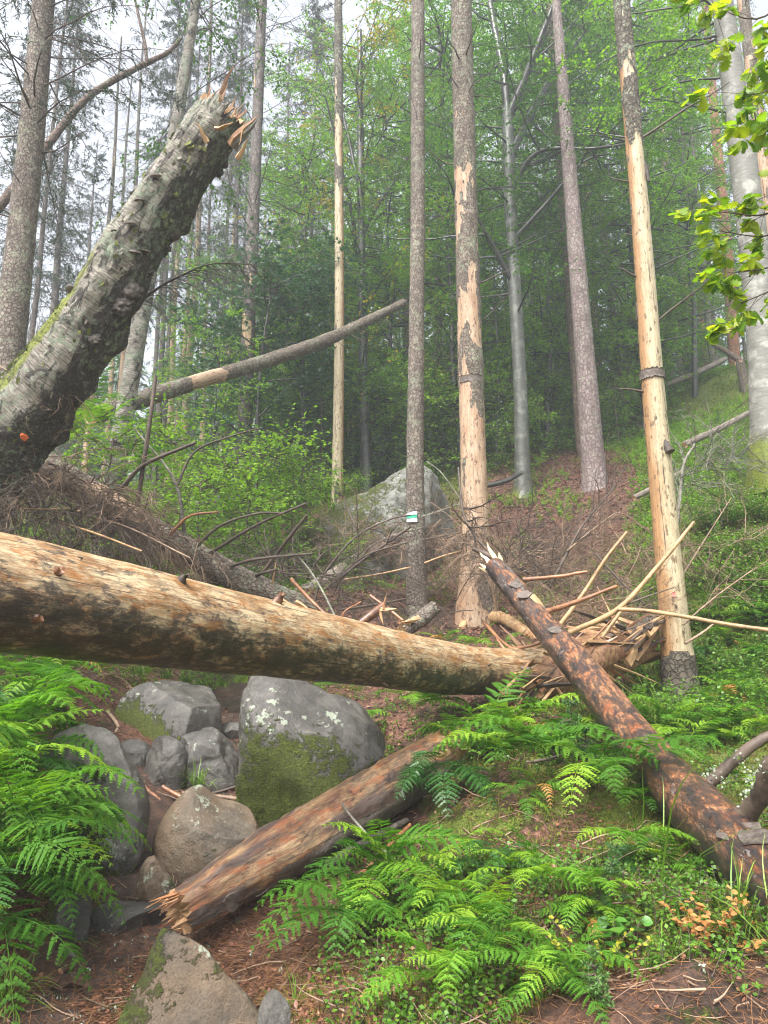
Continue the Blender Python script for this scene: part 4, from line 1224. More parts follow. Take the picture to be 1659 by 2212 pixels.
branch_part(o, [(1178, 1322, 6.2), (1240, 1302, 6.05), (1331, 1267, 5.9)], .026, .013, 'red_stick', seed=84)
branch_part(o, [(1020, 1185, 6.95), (1045, 1195, 6.95), (1066, 1204, 6.9)], .018, .03, 'twig', seed=85)

# splintered stump where the big log broke off
SP = thing("splintered_stump", "splintered rotten stump under the crossing of the two logs, torn open in long orange slivers", "tree stump", at(1240, 1480, 7.0))
g = G()
trunk(g, poly3([(1085, 1522, 6.5), (1170, 1478, 6.75), (1270, 1430, 7.1), (1370, 1400, 7.5)]), [.10, .19, .24, .15], 40, 60,
      lambda tc, a, s, t, p, n: ((fbm(tc * [10, 10, 2], 4, 8) - .5) * .14 + (fbm(tc * [40, 40, 3], 3, 6) - .5) * .03, 0 * s + .2, 0 * s), 0, True, 9, .12, (.2, .2))
g.build("core", M['rotwood'], SP)
rng = np.random.default_rng(77)
for i in range(95):
    t = rng.random()
    u, v = 1090 + 290 * t, 1515 - 120 * t
    p = at(u + rng.uniform(-25, 25), v + rng.uniform(-70, 42), 6.35 + 1.0 * t + rng.uniform(-.25, .1))
    d = at(u + 60 * rng.choice([1, 1, -1]), v - 30 + rng.uniform(-60, 25), 6.45 + 1.0 * t) - p
    splinter(SP, p, d, rng.uniform(.3, .85), rng.uniform(.02, .09), rng.choice(['rotwood', 'rotwood', 'brokenwood', 'red_stick', 'twig']), seed=200 + i)
DL = log_thing("dark_log", "short dark grey log with bark lying behind the splintered stump, pointing up right", "fallen log",
          [(1260, 1465, 7.5, 50), (1340, 1402, 7.8, 48), (1408, 1345, 8.1, 40)], 'spruce', bark_disp(None, 9), 26, 50, 9, (.1, .02), .05)
# exposed root of the flaking spruce, and the rotten pieces beside it
o2 = TREES['twotone'][0]
branch_part(o2, [(1050, 1335, 10.9), (1085, 1335, 10.5), (1130, 1362, 10.0), (1175, 1398, 9.4)], .09, .06, 'brokenwood', "root", 91, 30, .3, 14)
branch_part(o2, [(1010, 1335, 10.9), (1000, 1352, 10.7), (985, 1368, 10.5)], .07, .03, 'brokenwood', "root", 92, 20, .3, 12)

# ------------------------------------------------------------------ broken birch leaning over from the left
def _birch(tc, ang, s, t, pos, nrm):
    o = (fbm(tc * [5, 5, 3], 5, 4) - .5) * .085 + (fbm(tc * [22, 22, 14], 3, 7) - .5) * .03
    under = sstep(.05, .75, nrm[..., 0] - .75 * nrm[..., 2])
    burl = np.zeros_like(s)
    for (tb, ab, ht, wd) in BURLS:
        burl += ht * np.exp(-((t - tb) / wd) ** 2) * np.exp(-((np.angle(np.exp(1j * (ang - ab)))) / .5) ** 2)
    up = sstep(.2, .75, -nrm[..., 0] + .45 * nrm[..., 2])
    return o + burl * (.6 + fbm(tc * 18, 3, 3)), sstep(.5, 1.0, nrm[..., 0] - .75 * nrm[..., 2]) * .6 + sstep(.02, .08, burl) * .4 + .3 * sstep(.35, .05, t), up * (1.05 - .65 * sstep(.45, .75, t))
BURLS = [(.34, -.6, .10, .035), (.27, -.5, .07, .03), (.55, -.75, .05, .03), (.80, -.8, .08, .04), (.44, -.9, .05, .03), (.20, -.4, .08, .05), (.64, -.8, .04, .02)]
LB = log_thing("broken_birch", "massive broken birch leaning in from the left edge with a jagged snapped top", "birch tree",
               [(-70, 1010, 6.7, 178), (68, 872, 6.5, 158), (200, 690, 6.2, 134), (320, 482, 5.95, 117), (432, 318, 5.75, 109), (474, 256, 5.7, 105)], 'birch', _birch, 72, 300, 13, (.0, .06), .05, ext=(.8, 0), cap='brokenwood', root=at(-70, 1015, 6.7))
o, P, R, T, A, B = LB
top = P[-1]
spl = [((428, 272, 5.68), (446, 205, 5.6), .30, .14, 'rotwood'), ((444, 262, 5.68), (503, 150, 5.6), .60, .10, 'rotwood'), ((470, 262, 5.6), (490, 240, 5.5), .16, .1, 'brokenwood'), ((488, 268, 5.6), (500, 240, 5.5), .15, .09, 'brokenwood'),
       ((455, 268, 5.6), (462, 235, 5.5), .16, .09, 'brokenwood'), ((425, 285, 5.65), (412, 245, 5.6), .16, .09, 'brokenwood'), ((505, 300, 5.6), (553, 250, 5.5), .34, .16, 'rotwood'), ((515, 310, 5.55), (552, 265, 5.45), .30, .12, 'lichen_stick'),
       ((522, 285, 5.5), (513, 335, 5.45), .22, .05, 'tan_stick'), ((520, 330, 5.55), (540, 290, 5.5), .2, .1, 'rotwood'), ((478, 275, 5.5), (515, 262, 5.4), .2, .1, 'brokenwood'), ((440, 292, 5.5), (425, 262, 5.45), .17, .08, 'rotwood')]
for i, (a, b, L, w, mt) in enumerate(spl):
    pa, pb = at(*a), at(*b)
    if i > 1: w *= .5
    splinter(o, pa - unit(pb - pa) * .06, pb - pa, L, w, mt, seed=300 + i, n=6)
rng = np.random.default_rng(19)
for i in range(60):
    a_ = rng.uniform(0, 6.28); k_ = len(P) - 1 - rng.integers(0, 5); q_ = P[k_] + (A[k_] * math.cos(a_) + B[k_] * math.sin(a_)) * R[k_] * rng.uniform(.35, .98)
    splinter(o, q_, T[k_] + rng.normal(0, .22, 3), rng.uniform(.08, .26), rng.uniform(.012, .04), rng.choice(['brokenwood', 'rotwood', 'brokenwood', 'lichen_stick']), seed=600 + i)
def bracket(root, u, v, size, seed=0):
    """half-disc fungus: dark cap with a paler rim"""
    p, n, k = on_log(LB, u, v)
    n = unit(n + np.array([0, -.3, 0])); side = unit(np.cross(n, [0, 0, 1.0])); up = np.array([0, 0, 1.0])
    a = np.linspace(-1.6, 1.6, 15)
    V = []
    for h, s_ in ((.0, .55), (.0, 1.0), (-.16, 1.04), (-.26, .9), (-.22, .2)):
        for x in a: V.append(p + (side * math.sin(x) * .95 + n * (math.cos(x) * .8 - .05)) * size * s_ + up * (h * size + (.32 * size if s_ == .55 else 0)))
    V = np.array(V); m = len(a)
    F0 = [[k_ * m + j, k_ * m + j + 1, (k_ + 1) * m + j + 1, (k_ + 1) * m + j] for k_ in (0, 1) for j in range(m - 1)]
    F1 = [[k_ * m + j, k_ * m + j + 1, (k_ + 1) * m + j + 1, (k_ + 1) * m + j] for k_ in (2, 3) for j in range(m - 1)]
    top_ = [[j, j + 1, m - 1 - j - 1, m - 1 - j] for j in range(m // 2)]
    g = G(); g.add(V, np.array(F0 + top_), 0, .5); g.build("bracket_fungus", M['fungus'], root)
    g = G(); g.add(V, np.array(F1), 0, .5); g.build("bracket_fungus", M['fungus_under'], root)
for i, (u, v, s_) in enumerate([(292, 543, .055), (315, 540, .05), (283, 482, .045), (246, 498, .03), (302, 432, .05), (338, 380, .05), (156, 625, .07)]):
    bracket(o, u, v, s_, i)
# rough black growths along the underside, curls of peeling bark
rng = np.random.default_rng(4)
for i, (u, v, s_) in enumerate([(470, 370, .045), (482, 352, .04), (395, 470, .035), (372, 505, .06), (355, 535, .05), (285, 630, .085), (262, 665, .075), (275, 650, .07), (320, 585, .045), (405, 440, .03), (205, 735, .05)]):
    p, n, k = on_log(LB, u, v)
    V, F = ico(4)
    q = V * s_ * [1, .8, 1]
    q = q * (1 + 1.1 * (fbm(V * 3.2 + i * 3, 4, i) - .45))[:, None]
    g = G(); g.add(q + p + n * s_ * .1, F, 0, .3, V * .1)
    g.build("burl", M['fungus'], o)
g = G()
idx = rng.integers(20, len(P) - 10, 520)
ang = rng.uniform(0, 6.28, 520)
d = A[idx] * np.cos(ang)[:, None] + B[idx] * np.sin(ang)[:, None]
tang = unit(np.cross(T[idx], d))
pos = P[idx] + d * (R[idx] * 1.0)[:, None]
leaves(g, pos, tang * rng.choice([-1, 1], (520, 1)) + d * .55 + T[idx] * rng.normal(0, .5, (520, 1)), d, rng.uniform(.02, .065, 520), rng.uniform(.02, .07, 520), LEAF_BLADE, 0, rng.random(520))
g.build("peeling_bark", M['birch'], o)
p, n, k = on_log(LB, 52, 945)
flake(o, p + n * .012, n, .04, 'paint_orange', "paint_mark", 5, 13, .03)
g = G()
N = 5200
idx = rng.integers(8, int(len(P) * .55), N); ang = rng.uniform(0, 6.28, N)
d = A[idx] * np.cos(ang)[:, None] + B[idx] * np.sin(ang)[:, None]
keep = (-d[:, 0] + .45 * d[:, 2]) + rng.normal(0, .12, N) > .62
pos = (P[idx] + d * (R[idx] * 1.0)[:, None])[keep]
leaves(g, pos, d[keep] + rng.normal(0, .5, (keep.sum(), 3)), rng.normal(0, 1, (keep.sum(), 3)), rng.uniform(.012, .035, keep.sum()), .012, LEAF_KITE, 0, rng.random(keep.sum()))
tag(g.build("moss", M['moss'], o), kind='stuff')

# ------------------------------------------------------------------ other fallen trunks
DG = log_thing("fallen_tree", "long fallen spruce slanting up right behind the standing stems, one patch of bare orange wood", "fallen tree",
          [(196, 898, 11.6, 40), (290, 868, 12.2, 36), (420, 826, 13.0, 32), (560, 785, 13.8, 29), (720, 728, 14.8, 25), (870, 655, 16.0, 15)], 'snag',
          bark_disp([(0, .0), (2.0, .0), (2.15, .9), (2.75, .9), (2.9, .0), (9, .02)], 17, .008), 24, 200, 17, (.05, .05), .04)
rng = np.random.default_rng(31)
for i in range(14):
    k = rng.integers(40, 195)
    d = DG[4][k] * math.cos(i * 2.1) + DG[5][k] * math.sin(i * 2.1)
    stub(None, "branch", DG[0], DG[1], DG[2], DG[3], DG[4], DG[5], k, i * 2.1, rng.uniform(.15, .7), .011, 'twig', .2, rng)
CB = thing("curved_bough", "long bare reddish brown bough curving up to the right across the misty sky, top left", "bough", at(-60, 520, 11.5))
g = G()
trunk(g, poly3([(-60, 520, 11.5), (0, 445, 11.5), (105, 310, 11.6), (190, 210, 11.8), (290, 150, 12.0), (360, 115, 12.2), (392, 82, 12.3)]), [.09, .078, .068, .062, .052, .042, .028], 16, 80, bark_disp(None, 3), 0, True, 3, .04)
g.build("stem", M['spruce_red'], CB)
branch_part(CB, [(318, 138, 12.0), (312, 90, 12.0), (296, 20, 12.0), (280, -60, 12.0)], .035, .02, 'spruce_red', "branch", 3)
log_thing("fallen_log", "pale grey fallen log in the undergrowth between the big log and the large pale boulder", "fallen log",
          [(628, 1292, 11.3, 30), (700, 1256, 11.6, 30), (790, 1198, 12.2, 27), (890, 1140, 12.9, 22)], 'greylog', _mould, 20, 60, 3, (.05, .05), .05)
log_thing("fallen_log", "short fallen log lying on the ground left of the misty grey spruce", "fallen log",
          [(408, 1090, 20, 13), (445, 1086, 20, 15), (500, 1080, 20, 15), (560, 1070, 20, 14)], 'greylog', None, 14, 30, 4, (.05, .05), .05)
log_thing("fallen_log", "thin grey log lying up the green slope near the snapped trunk, upper right", "fallen log",
          [(1432, 834, 22, 11), (1500, 808, 22.4, 13), (1565, 776, 23, 11)], 'greylog', None, 12, 30, 5, (.05, .05), .05)
log_thing("fallen_log", "thin grey log lying on the slope between the golden trunk and the right edge beech", "fallen log",
          [(1480, 960, 13.2, 15), (1555, 925, 13.6, 14), (1640, 880, 14.2, 11)], 'greylog', None, 12, 30, 6, (.05, .05), .05)
log_thing("fallen_log", "small mossy log lying across the slope between the purplish pine and the golden trunk", "fallen log",
          [(1370, 1075, 13.4, 12), (1420, 1050, 13.7, 13), (1470, 1022, 14, 11)], 'greylog', None, 12, 30, 6, (.05, .05), .05)
log_thing("fallen_log", "thin dark log on the leaf strewn slope between the flaking spruce and the smooth beech", "fallen log",
          [(1040, 1052, 15.5, 10), (1090, 1040, 15.6, 11), (1125, 1022, 15.8, 9)], 'dark_bark', None, 12, 30, 6, (.05, .05), .05)
CK = log_thing("broken_log", "short log chunk with splintered end lying on the big log below the blazed spruce", "log piece",
          [(872, 1362, 7.0, 30), (905, 1340, 7.2, 34), (932, 1318, 7.4, 30)], 'spruce', bark_disp(None, 6), 20, 30, 6, (.05, .05), .05)
for i in range(6): splinter(CK[0], at(880 + i * 5, 1352 - i * 4, 7.0), [-.7, -.4, -.1 * i + .2], .12, .05, 'brokenwood', seed=400 + i)
CK = log_thing("broken_branch", "thick reddish broken branch piece resting behind the big log, split end up", "branch piece",
          [(770, 1352, 7.3, 16), (800, 1330, 7.35, 20), (824, 1312, 7.4, 18)], 'red_stick', None, 14, 20, 6, (.05, .05), .08)
for i in range(3): splinter(CK[0], at(818 + i * 4, 1316, 7.35), [.15, 0, -.5 + i * .5], .16, .04, 'brokenwood', seed=420 + i)

# fallen spruce lying behind the big log, its dead branches standing up, brush at its left end
FS = log_thing("fallen_spruce", "fallen dead spruce behind the big log with branches sticking up and brush at its left", "fallen tree",
          [(60, 985, 7.6, 62), (190, 1062, 7.7, 58), (330, 1148, 7.8, 56), (460, 1222, 7.9, 54), (560, 1272, 8.0, 50), (660, 1312, 8.1, 40)], 'snag',
          bark_disp([(0, 0), (1.2, .05), (1.4, .55), (1.9, .6), (2.2, .15), (4, .0)], 19, .012), 28, 140, 19, (0, .1), .05, ext=(.6, 0))
o = FS[0]
FB = [([(262, 1056, 7.6), (312, 1004, 7.5), (420, 957, 7.4)], .026, .018, 'twig'), ([(296, 1095, 7.6), (323, 916, 7.5), (336, 815, 7.5)], .026, .019, 'twig'),
      ([(400, 1158, 7.7), (376, 1037, 7.6), (289, 923, 7.6)], .024, .007, 'lichen_stick'), ([(382, 1050, 7.6), (420, 977, 7.6), (497, 943, 7.5), (560, 925, 7.5)], .014, .006, 'twig'),
      ([(366, 1156, 7.7), (410, 1115, 7.6), (470, 1106, 7.5)], .018, .010, 'red_stick'), ([(423, 1182, 7.7), (477, 1135, 7.6), (553, 1110, 7.5), (610, 1108, 7.5)], .018, .009, 'twig'),
      ([(450, 1197, 7.8), (553, 1135, 7.6), (660, 1088, 7.4)], .020, .012, 'twig'), ([(497, 1224, 7.8), (553, 1208, 7.6), (674, 1196, 7.4)], .019, .012, 'twig'),
      ([(553, 1243, 7.9), (575, 1236, 7.8), (597, 1230, 7.8)], .018, .014, 'twig'), ([(566, 1240, 7.9), (627, 1158, 7.7), (662, 1115, 7.6)], .022, .016, 'twig'),
      ([(580, 1300, 8.0), (592, 1240, 7.9), (596, 1215, 7.9)], .012, .006, 'tan_stick'), ([(345, 1180, 7.7), (322, 1100, 7.6), (316, 1080, 7.6)], .012, .006, 'twig'),
      ([(70, 1110, 7.0), (200, 1150, 6.6), (305, 1190, 6.3)], .010, .009, 'tan_stick'), ([(80, 1100, 7.2), (250, 1130, 6.9), (410, 1205, 6.6)], .010, .007, 'brown_twig'), ([(0, 1095, 6.8), (80, 1100, 6.7), (150, 1098, 6.6)], .009, .007, 'tan_stick')]
for i, (pts, a, b, mt) in enumerate(FB): branch_part(o, pts, a, b, mt, "branch", 100 + i, 30, .15, 8)
for i, (u, v, du, dv, L, w) in enumerate([(600, 1290, 60, 30, .35, .07), (560, 1310, 80, 10, .3, .08), (640, 1300, 50, 30, .25, .06)]):
    a = at(u, v, 7.75); b = at(u + du, v + dv, 7.6)
    splinter(o, a, b - a, L, w, 'brokenwood', seed=430 + i)

def brush(root, name, centres, n, L, seed, mat='brown_twig', Y=7.2, dirs=None, fine=14, sag=.8, r=.006):
    """mass of thin dead twigs hanging from several boughs"""
    rng = np.random.default_rng(seed)
    c = poly3(centres)
    k = rng.integers(0, len(c) - 1, n)
    f = rng.random((n, 1))
    p = c[k] * (1 - f) + c[k + 1] * f + rng.normal(0, .11, (n, 3))
    d = rng.normal(0, 1, (n, 3)) * [1, .8, .6] + (np.array(dirs) if dirs is not None else 0)
    a = twigs(rng, p, d, rng.uniform(.5, 1.2, n) * L, 7, sag, .12)
    g = G()
    tubes(g, a, r, r * .35, 4, 0)
    q, t, _ = along(rng, a, fine, .1, 1)
    b = twigs(rng, q, unit(t + rng.normal(0, .55, q.shape)), rng.uniform(.12, .4, len(q)) * L, 4, .35, .18)
    tubes(g, b, r * .42, r * .2, 3, 0)
    q, t, _ = along(rng, b, 2, .3, .9)
    e = twigs(rng, q, unit(t + rng.normal(0, .6, q.shape)), rng.uniform(.05, .14, len(q)) * L, 3, .2, .2)
    tubes(g, e, r * .3, r * .16, 3, 0)
    return tag(g.build(name, M[mat], root), kind='stuff')
brush(o, "twigs", [(-40, 1010, 7.0), (60, 1010, 7.1), (180, 1050, 7.2), (290, 1110, 7.4), (350, 1150, 7.6)], 150, .75, 1, 'brown_twig', dirs=(.15, -.45, -.35), fine=16, r=.007)
brush(o, "twigs", [(-30, 1080, 6.6), (120, 1100, 6.8), (280, 1150, 7.0)], 90, .7, 2, 'twig', dirs=(.4, -.2, -.3), fine=14)
brush(o, "twigs", [(60, 800, 6.7), (130, 860, 6.6), (150, 930, 6.6)], 26, .5, 3, 'brown_twig', dirs=(.2, -.3, .1), fine=10)
brush(o, "twigs", [(260, 1120, 7.4), (350, 1170, 7.5), (420, 1230, 7.6)], 40, .5, 4, 'brown_twig', dirs=(.1, -.2, -.6), fine=14)

# dead sapling with long bare twigs springing from behind the broken birch
DS = thing("dead_branch", "thin bare twiggy branch arching right from the broken birch, centre left", "branch", at(285, 672, 6.3))
branch_part(DS, [(285, 672, 6.3), (330, 630, 6.3), (390, 596, 6.3), (460, 570, 6.3), (556, 572, 6.3)], .014, .004, 'twig', "stem", 5, 30, .1, 6)
_c = resample(poly3([(300, 655, 6.3), (330, 630, 6.3), (390, 596, 6.3), (460, 570, 6.3), (540, 570, 6.3)]), 20)
rng = np.random.default_rng(6)
tw = twigs(rng, np.repeat(_c, 2, 0), np.array([1.0, 0, -.25]) + rng.normal(0, .35, (40, 3)), rng.uniform(.2, .6, 40), 6, .7, .08)
g = G(); tubes(g, tw, .004, .0015, 3, 0); q, t, _ = along(rng, tw, 4); tubes(g, twigs(rng, q, unit(t + rng.normal(0, .5, q.shape)), rng.uniform(.05, .2, len(q)), 3, .3, .1), .002, .001, 3, 0)
g.build("twigs", M['twig'], DS)

# ------------------------------------------------------------------ loose sticks and dead brushwood, each a thing of its own
def stick(label, pts, r0, r1, mat, seed=0, name="stick", cat="stick", fork=0, lich=False):
    PP = poly3(pts)
    o = thing(name, label, cat, PP[0])
    g = G()
    trunk(g, PP, np.linspace(r0, r1, len(PP)), 9, 34, lambda tc, a, s, t, p, n: ((fbm(p * 35, 3, seed) - .5) * r0 * .35, 0 * s, vnoise(p * 8, seed)), 0, True, seed, .1, (r0 * .5, r1))
    rng = np.random.default_rng(seed + 900)
    g.build("stem", M[mat], o)
    if fork:
        C = resample(PP, 30)
        k = rng.integers(6, 30, fork)
        tdir = unit(np.gradient(C, axis=0))[k]
        a = twigs(rng, C[k], unit(tdir + rng.normal(0, .6, (fork, 3))), rng.uniform(.15, .5, fork) * np.linalg.norm(PP[-1] - PP[0]), 5, .1, .15)
        g = G(); tubes(g, a, r1 * .7, r1 * .3, 4, 0)
        q, t, _ = along(rng, a, 7, .2, 1); b = twigs(rng, q, unit(t + rng.normal(0, .6, q.shape)), rng.uniform(.06, .25, len(q)), 4, .1, .15)
        tubes(g, b, r1 * .35, r1 * .15, 3, 0)
        g.build("twig", M[mat], o)
    if lich: lichen_tufts(o, pts, 9, seed, .014, .014)
    return o
stick("tan broken branch leaning up right, left of the long one crossing the golden trunk", [(1205, 1356, 6.9), (1257, 1286, 7.0), (1310, 1205, 7.0), (1353, 1151, 7.0)], .022, .015, 'tan_stick', 1, "branch", "branch")
stick("long tan branch rising right across the golden dead trunk", [(1222, 1370, 6.6), (1334, 1316, 6.7), (1422, 1222, 6.8), (1497, 1131, 6.9)], .026, .018, 'tan_stick', 2, "branch", "branch")
stick("short tan stick leaning under the long branch, left of the golden trunk's foot", [(1300, 1378, 6.8), (1341, 1322, 6.85), (1362, 1298, 6.9)], .018, .014, 'tan_stick', 3)
stick("long brown branch lying level from the golden trunk's foot to the right edge", [(1334, 1316, 6.65), (1400, 1320, 6.5), (1480, 1332, 6.3), (1580, 1350, 6.1), (1700, 1366, 5.9)], .020, .017, 'tan_stick', 4, "branch", "branch")
stick("thin dark twig pointing right across the golden trunk's lower part", [(1334, 1313, 6.75), (1400, 1288, 6.7), (1455, 1269, 6.7)], .010, .005, 'twig', 5)
stick("reddish stick at the broken end of the big log", [(1100, 1402, 6.8), (1140, 1396, 6.7), (1170, 1388, 6.65)], .017, .013, 'red_stick', 6)
stick("reddish pointed stick leaning against the back of the big log, left of the blazed spruce", [(630, 1252, 7.8), (665, 1290, 7.6), (700, 1324, 7.5)], .022, .016, 'red_stick', 7)
stick("grey bent stick standing up behind the big log, beside the reddish pointed stick", [(636, 1196, 7.7), (664, 1225, 7.6), (694, 1272, 7.4), (722, 1328, 7.3)], .010, .012, 'lichen_stick', 8)
stick("short reddish stick leaning down right just above the big log, by the blazed spruce's foot", [(800, 1287, 7.5), (835, 1312, 7.4), (870, 1340, 7.3)], .017, .013, 'red_stick', 9)
stick("level dark stick lying left of the blazed spruce's foot", [(731, 1318, 7.9), (800, 1308, 8.3), (876, 1294, 8.8)], .014, .012, 'twig', 10)
stick("short tan stake leaning by the reddish branch pieces behind the big log", [(736, 1335, 7.4), (748, 1318, 7.4), (780, 1300, 7.5)], .009, .006, 'red_stick', 11)
stick("brown branch slanting up right to the blazed spruce, lowest of three behind the big log", [(744, 1252, 10.6), (820, 1240, 10.5), (884, 1226, 10.4)], .017, .013, 'tan_stick', 12, "branch", "branch")
stick("tan branch slanting up between the blazed spruce and the flaking spruce", [(918, 1216, 10.4), (955, 1202, 10.4), (994, 1191, 10.4)], .016, .013, 'tan_stick', 13, "branch", "branch")
stick("long dark branch arching up right to the painted blaze", [(681, 1292, 10.6), (700, 1240, 10.6), (768, 1160, 10.6), (842, 1122, 10.6), (886, 1113, 10.6)], .022, .010, 'twig', 14, "branch", "branch", 8)
stick("dark branch rising straight to the right, under the long arching one", [(704, 1272, 10.5), (788, 1207, 10.5), (886, 1138, 10.5)], .026, .018, 'twig', 15, "branch", "branch", 6)
stick("slim dark branch rising to the blazed spruce below its painted blaze", [(700, 1275, 10.4), (785, 1203, 10.4), (884, 1170, 10.4)], .014, .010, 'twig', 16, "branch", "branch", 5)
stick("thin level twig between the blazed and the flaking spruce, below the blaze", [(912, 1166, 10.5), (955, 1158, 10.5), (998, 1150, 10.5)], .009, .006, 'twig', 17)
stick("lichened twig just right of the painted blaze", [(912, 1116, 10.8), (955, 1102, 10.8), (998, 1088, 10.8)], .014, .009, 'lichen_stick', 18, fork=4, lich=True)
stick("twig slanting down right over the pale boulder's right side", [(930, 1085, 12.0), (962, 1108, 11.8), (998, 1140, 11.6)], .012, .008, 'brown_twig', 19)
stick("dark bent branch drooping before the flaking spruce's lower trunk", [(990, 1010, 10.3), (1000, 1104, 10.0), (1020, 1148, 9.6), (1060, 1197, 9.0)], .014, .022, 'twig', 20, "branch", "branch", 7)
stick("grey twig arching over the pale boulder's top", [(922, 997, 12.6), (949, 1017, 12.4), (975, 1050, 12.2), (998, 1084, 12.0)], .012, .010, 'lichen_stick', 21)
stick("dark stub of branch standing up left of the large pale boulder", [(743, 1072, 12.5), (755, 1110, 12.3), (772, 1144, 12.1)], .014, .020, 'twig', 22)
stick("thin lichened stick laid across the decayed log", [(716, 1708, 4.75), (760, 1765, 4.5), (805, 1815, 4.35), (840, 1845, 4.3)], .007, .008, 'lichen_stick', 23)
stick("orange stripped stick wedged under the decayed log's near side", [(885, 1783, 4.75), (852, 1815, 4.6), (800, 1870, 4.4), (741, 1925, 4.2)], .012, .012, 'red_stick', 24)
stick("lichened dark twig hanging down the bank at the bottom centre", [(900, 2040, 3.6), (930, 2100, 3.45), (960, 2150, 3.3), (995, 2240, 3.1)], .007, .006, 'lichen_stick', 25, lich=True)
stick("thin brown twig on the bank just above the bottom edge, rising to the right", [(750, 2150, 3.35), (830, 2118, 3.4), (925, 2084, 3.5)], .006, .004, 'brown_twig', 26)
stick("thin brown twig standing up the bank left of the orange withered plant", [(1108, 2230, 3.0), (1135, 2100, 3.25), (1160, 2000, 3.5), (1180, 1960, 3.6)], .006, .003, 'brown_twig', 27)
stick("curved brown root beside the tall left boulder", [(232, 1536, 6.8), (254, 1566, 6.7), (250, 1580, 6.6), (236, 1596, 6.5)], .017, .012, 'brown_twig', 28, "root", "root")
stick("short orange stick on the path left of the split pair of stones", [(312, 1702, 5.75), (330, 1716, 5.7), (345, 1730, 5.65)], .018, .015, 'red_stick', 29)
stick("orange stick lying on the path just under the split pair of stones", [(352, 1700, 5.7), (380, 1716, 5.65), (414, 1733, 5.6)], .016, .017, 'red_stick', 30)
stick("dark branch on the path, forking up right to the huge mossy boulder", [(430, 1722, 5.7), (520, 1694, 5.8), (548, 1656, 5.9)], .011, .008, 'twig', 31, fork=2)
stick("brown root running from the split stones to the huge mossy boulder", [(396, 1714, 5.7), (470, 1720, 5.7), (548, 1731, 5.65)], .016, .014, 'brown_twig', 32, "root", "root")
stick("slim reddish twig lying down right behind the knobbed boulder", [(490, 1742, 5.5), (520, 1765, 5.45), (556, 1792, 5.4)], .010, .008, 'red_stick', 33)
stick("dead lichened branch leaning in the undergrowth right of the golden dead trunk", [(1460, 1150, 9.4), (1470, 1060, 9.6), (1478, 1000, 9.8), (1500, 960, 10)], .030, .014, 'lichen_stick', 34, "branch", "branch", 10)
stick("dark crooked branch rising left of the golden trunk above the orange log", [(1187, 1270, 8.6), (1220, 1205, 8.8), (1262, 1130, 9.0), (1330, 1050, 9.2)], .022, .010, 'twig', 35, "branch", "branch", 12)
stick("thin arching branch above the crooked dark one, left of the golden trunk", [(1225, 1190, 8.8), (1300, 1130, 8.9), (1345, 1110, 9.0), (1420, 1165, 9.1)], .013, .006, 'brown_twig', 36, "branch", "branch", 10)
stick("dark branch slanting down right behind the two tan branches", [(1285, 1195, 8.0), (1345, 1260, 7.9), (1420, 1330, 7.8)], .014, .010, 'twig', 37, "branch", "branch", 8)
stick("dead twiggy branch fanning up right, right of the golden trunk", [(1470, 1250, 7.9), (1520, 1170, 8.0), (1580, 1075, 8.2)], .013, .005, 'brown_twig', 38, "branch", "branch", 10)
stick("thin dead branch slanting up right to the right bank, below the fanning one", [(1475, 1350, 7.3), (1545, 1290, 7.3), (1620, 1235, 7.4)], .012, .007, 'brown_twig', 39, "branch", "branch", 8)
stick("short reddish stick lying on the right bank beyond the golden trunk's foot", [(1480, 1390, 7.0), (1520, 1365, 7.0), (1545, 1345, 7.0)], .014, .010, 'brown_twig', 40)
stick("dark crooked twig in the ferns in the middle of the bank", [(1100, 1650, 5.3), (1180, 1640, 5.2), (1265, 1612, 5.1)], .012, .008, 'twig', 41)
stick("reddish short stick leaning right of the splintered stump's left end", [(1046, 1345, 8.4), (1080, 1382, 8.0), (1108, 1402, 7.8)], .022, .014, 'red_stick', 42)
stick("lichened twig hanging at the broken end of the big log", [(1085, 1455, 6.5), (1110, 1485, 6.4), (1140, 1510, 6.3)], .006, .005, 'lichen_stick', 43, lich=True)
stick("dark stake leaning up at the far left, behind the broken birch", [(60, 820, 7.6), (90, 750, 7.6), (112, 690, 7.6)], .03, .02, 'twig', 44)

DB = thing("dead_brushwood", "heap of fine brown dead twigs around the flaking spruce's foot", "brushwood", at(1100, 1260, 9.8))
brush(DB, "twigs", [(1000, 1150, 10.2), (1060, 1180, 10.0), (1120, 1200, 9.6), (1190, 1240, 9.3)], 80, .75, 11, 'brown_twig', dirs=(0, -.3, -.1), fine=14, sag=.6, r=.008)
DB = thing("dead_brushwood", "grey tangle of dead twigs left of the golden trunk's middle", "brushwood", at(1340, 1240, 8.8))
brush(DB, "twigs", [(1250, 1230, 9.0), (1330, 1180, 9.0), (1400, 1230, 8.8)], 60, .7, 12, 'brown_twig', dirs=(.2, -.2, .3), fine=14, sag=.3, r=.006)
DB = thing("dead_brushwood", "tangle of dead twigs under and around the large pale boulder", "brushwood", at(820, 1200, 11.8))
brush(DB, "twigs", [(720, 1180, 12.0), (820, 1150, 12.0), (900, 1180, 11.6), (980, 1150, 11.2)], 80, .8, 13, 'brown_twig', dirs=(.1, -.2, -.1), fine=14, sag=.5, r=.009)
DB = thing("dead_brushwood", "dead twigs and lichened branches fallen right of the golden trunk", "brushwood", at(1520, 1050, 9.8))
brush(DB, "twigs", [(1470, 1080, 9.4), (1520, 1010, 9.8), (1600, 980, 10.2)], 44, .9, 14, 'lichen_stick', dirs=(.5, 0, .4), fine=12, sag=.3, r=.007)
DB = thing("dead_brushwood", "brown dead twigs hanging under the big log beside the flat topped boulder", "brushwood", at(180, 1440, 7.3))
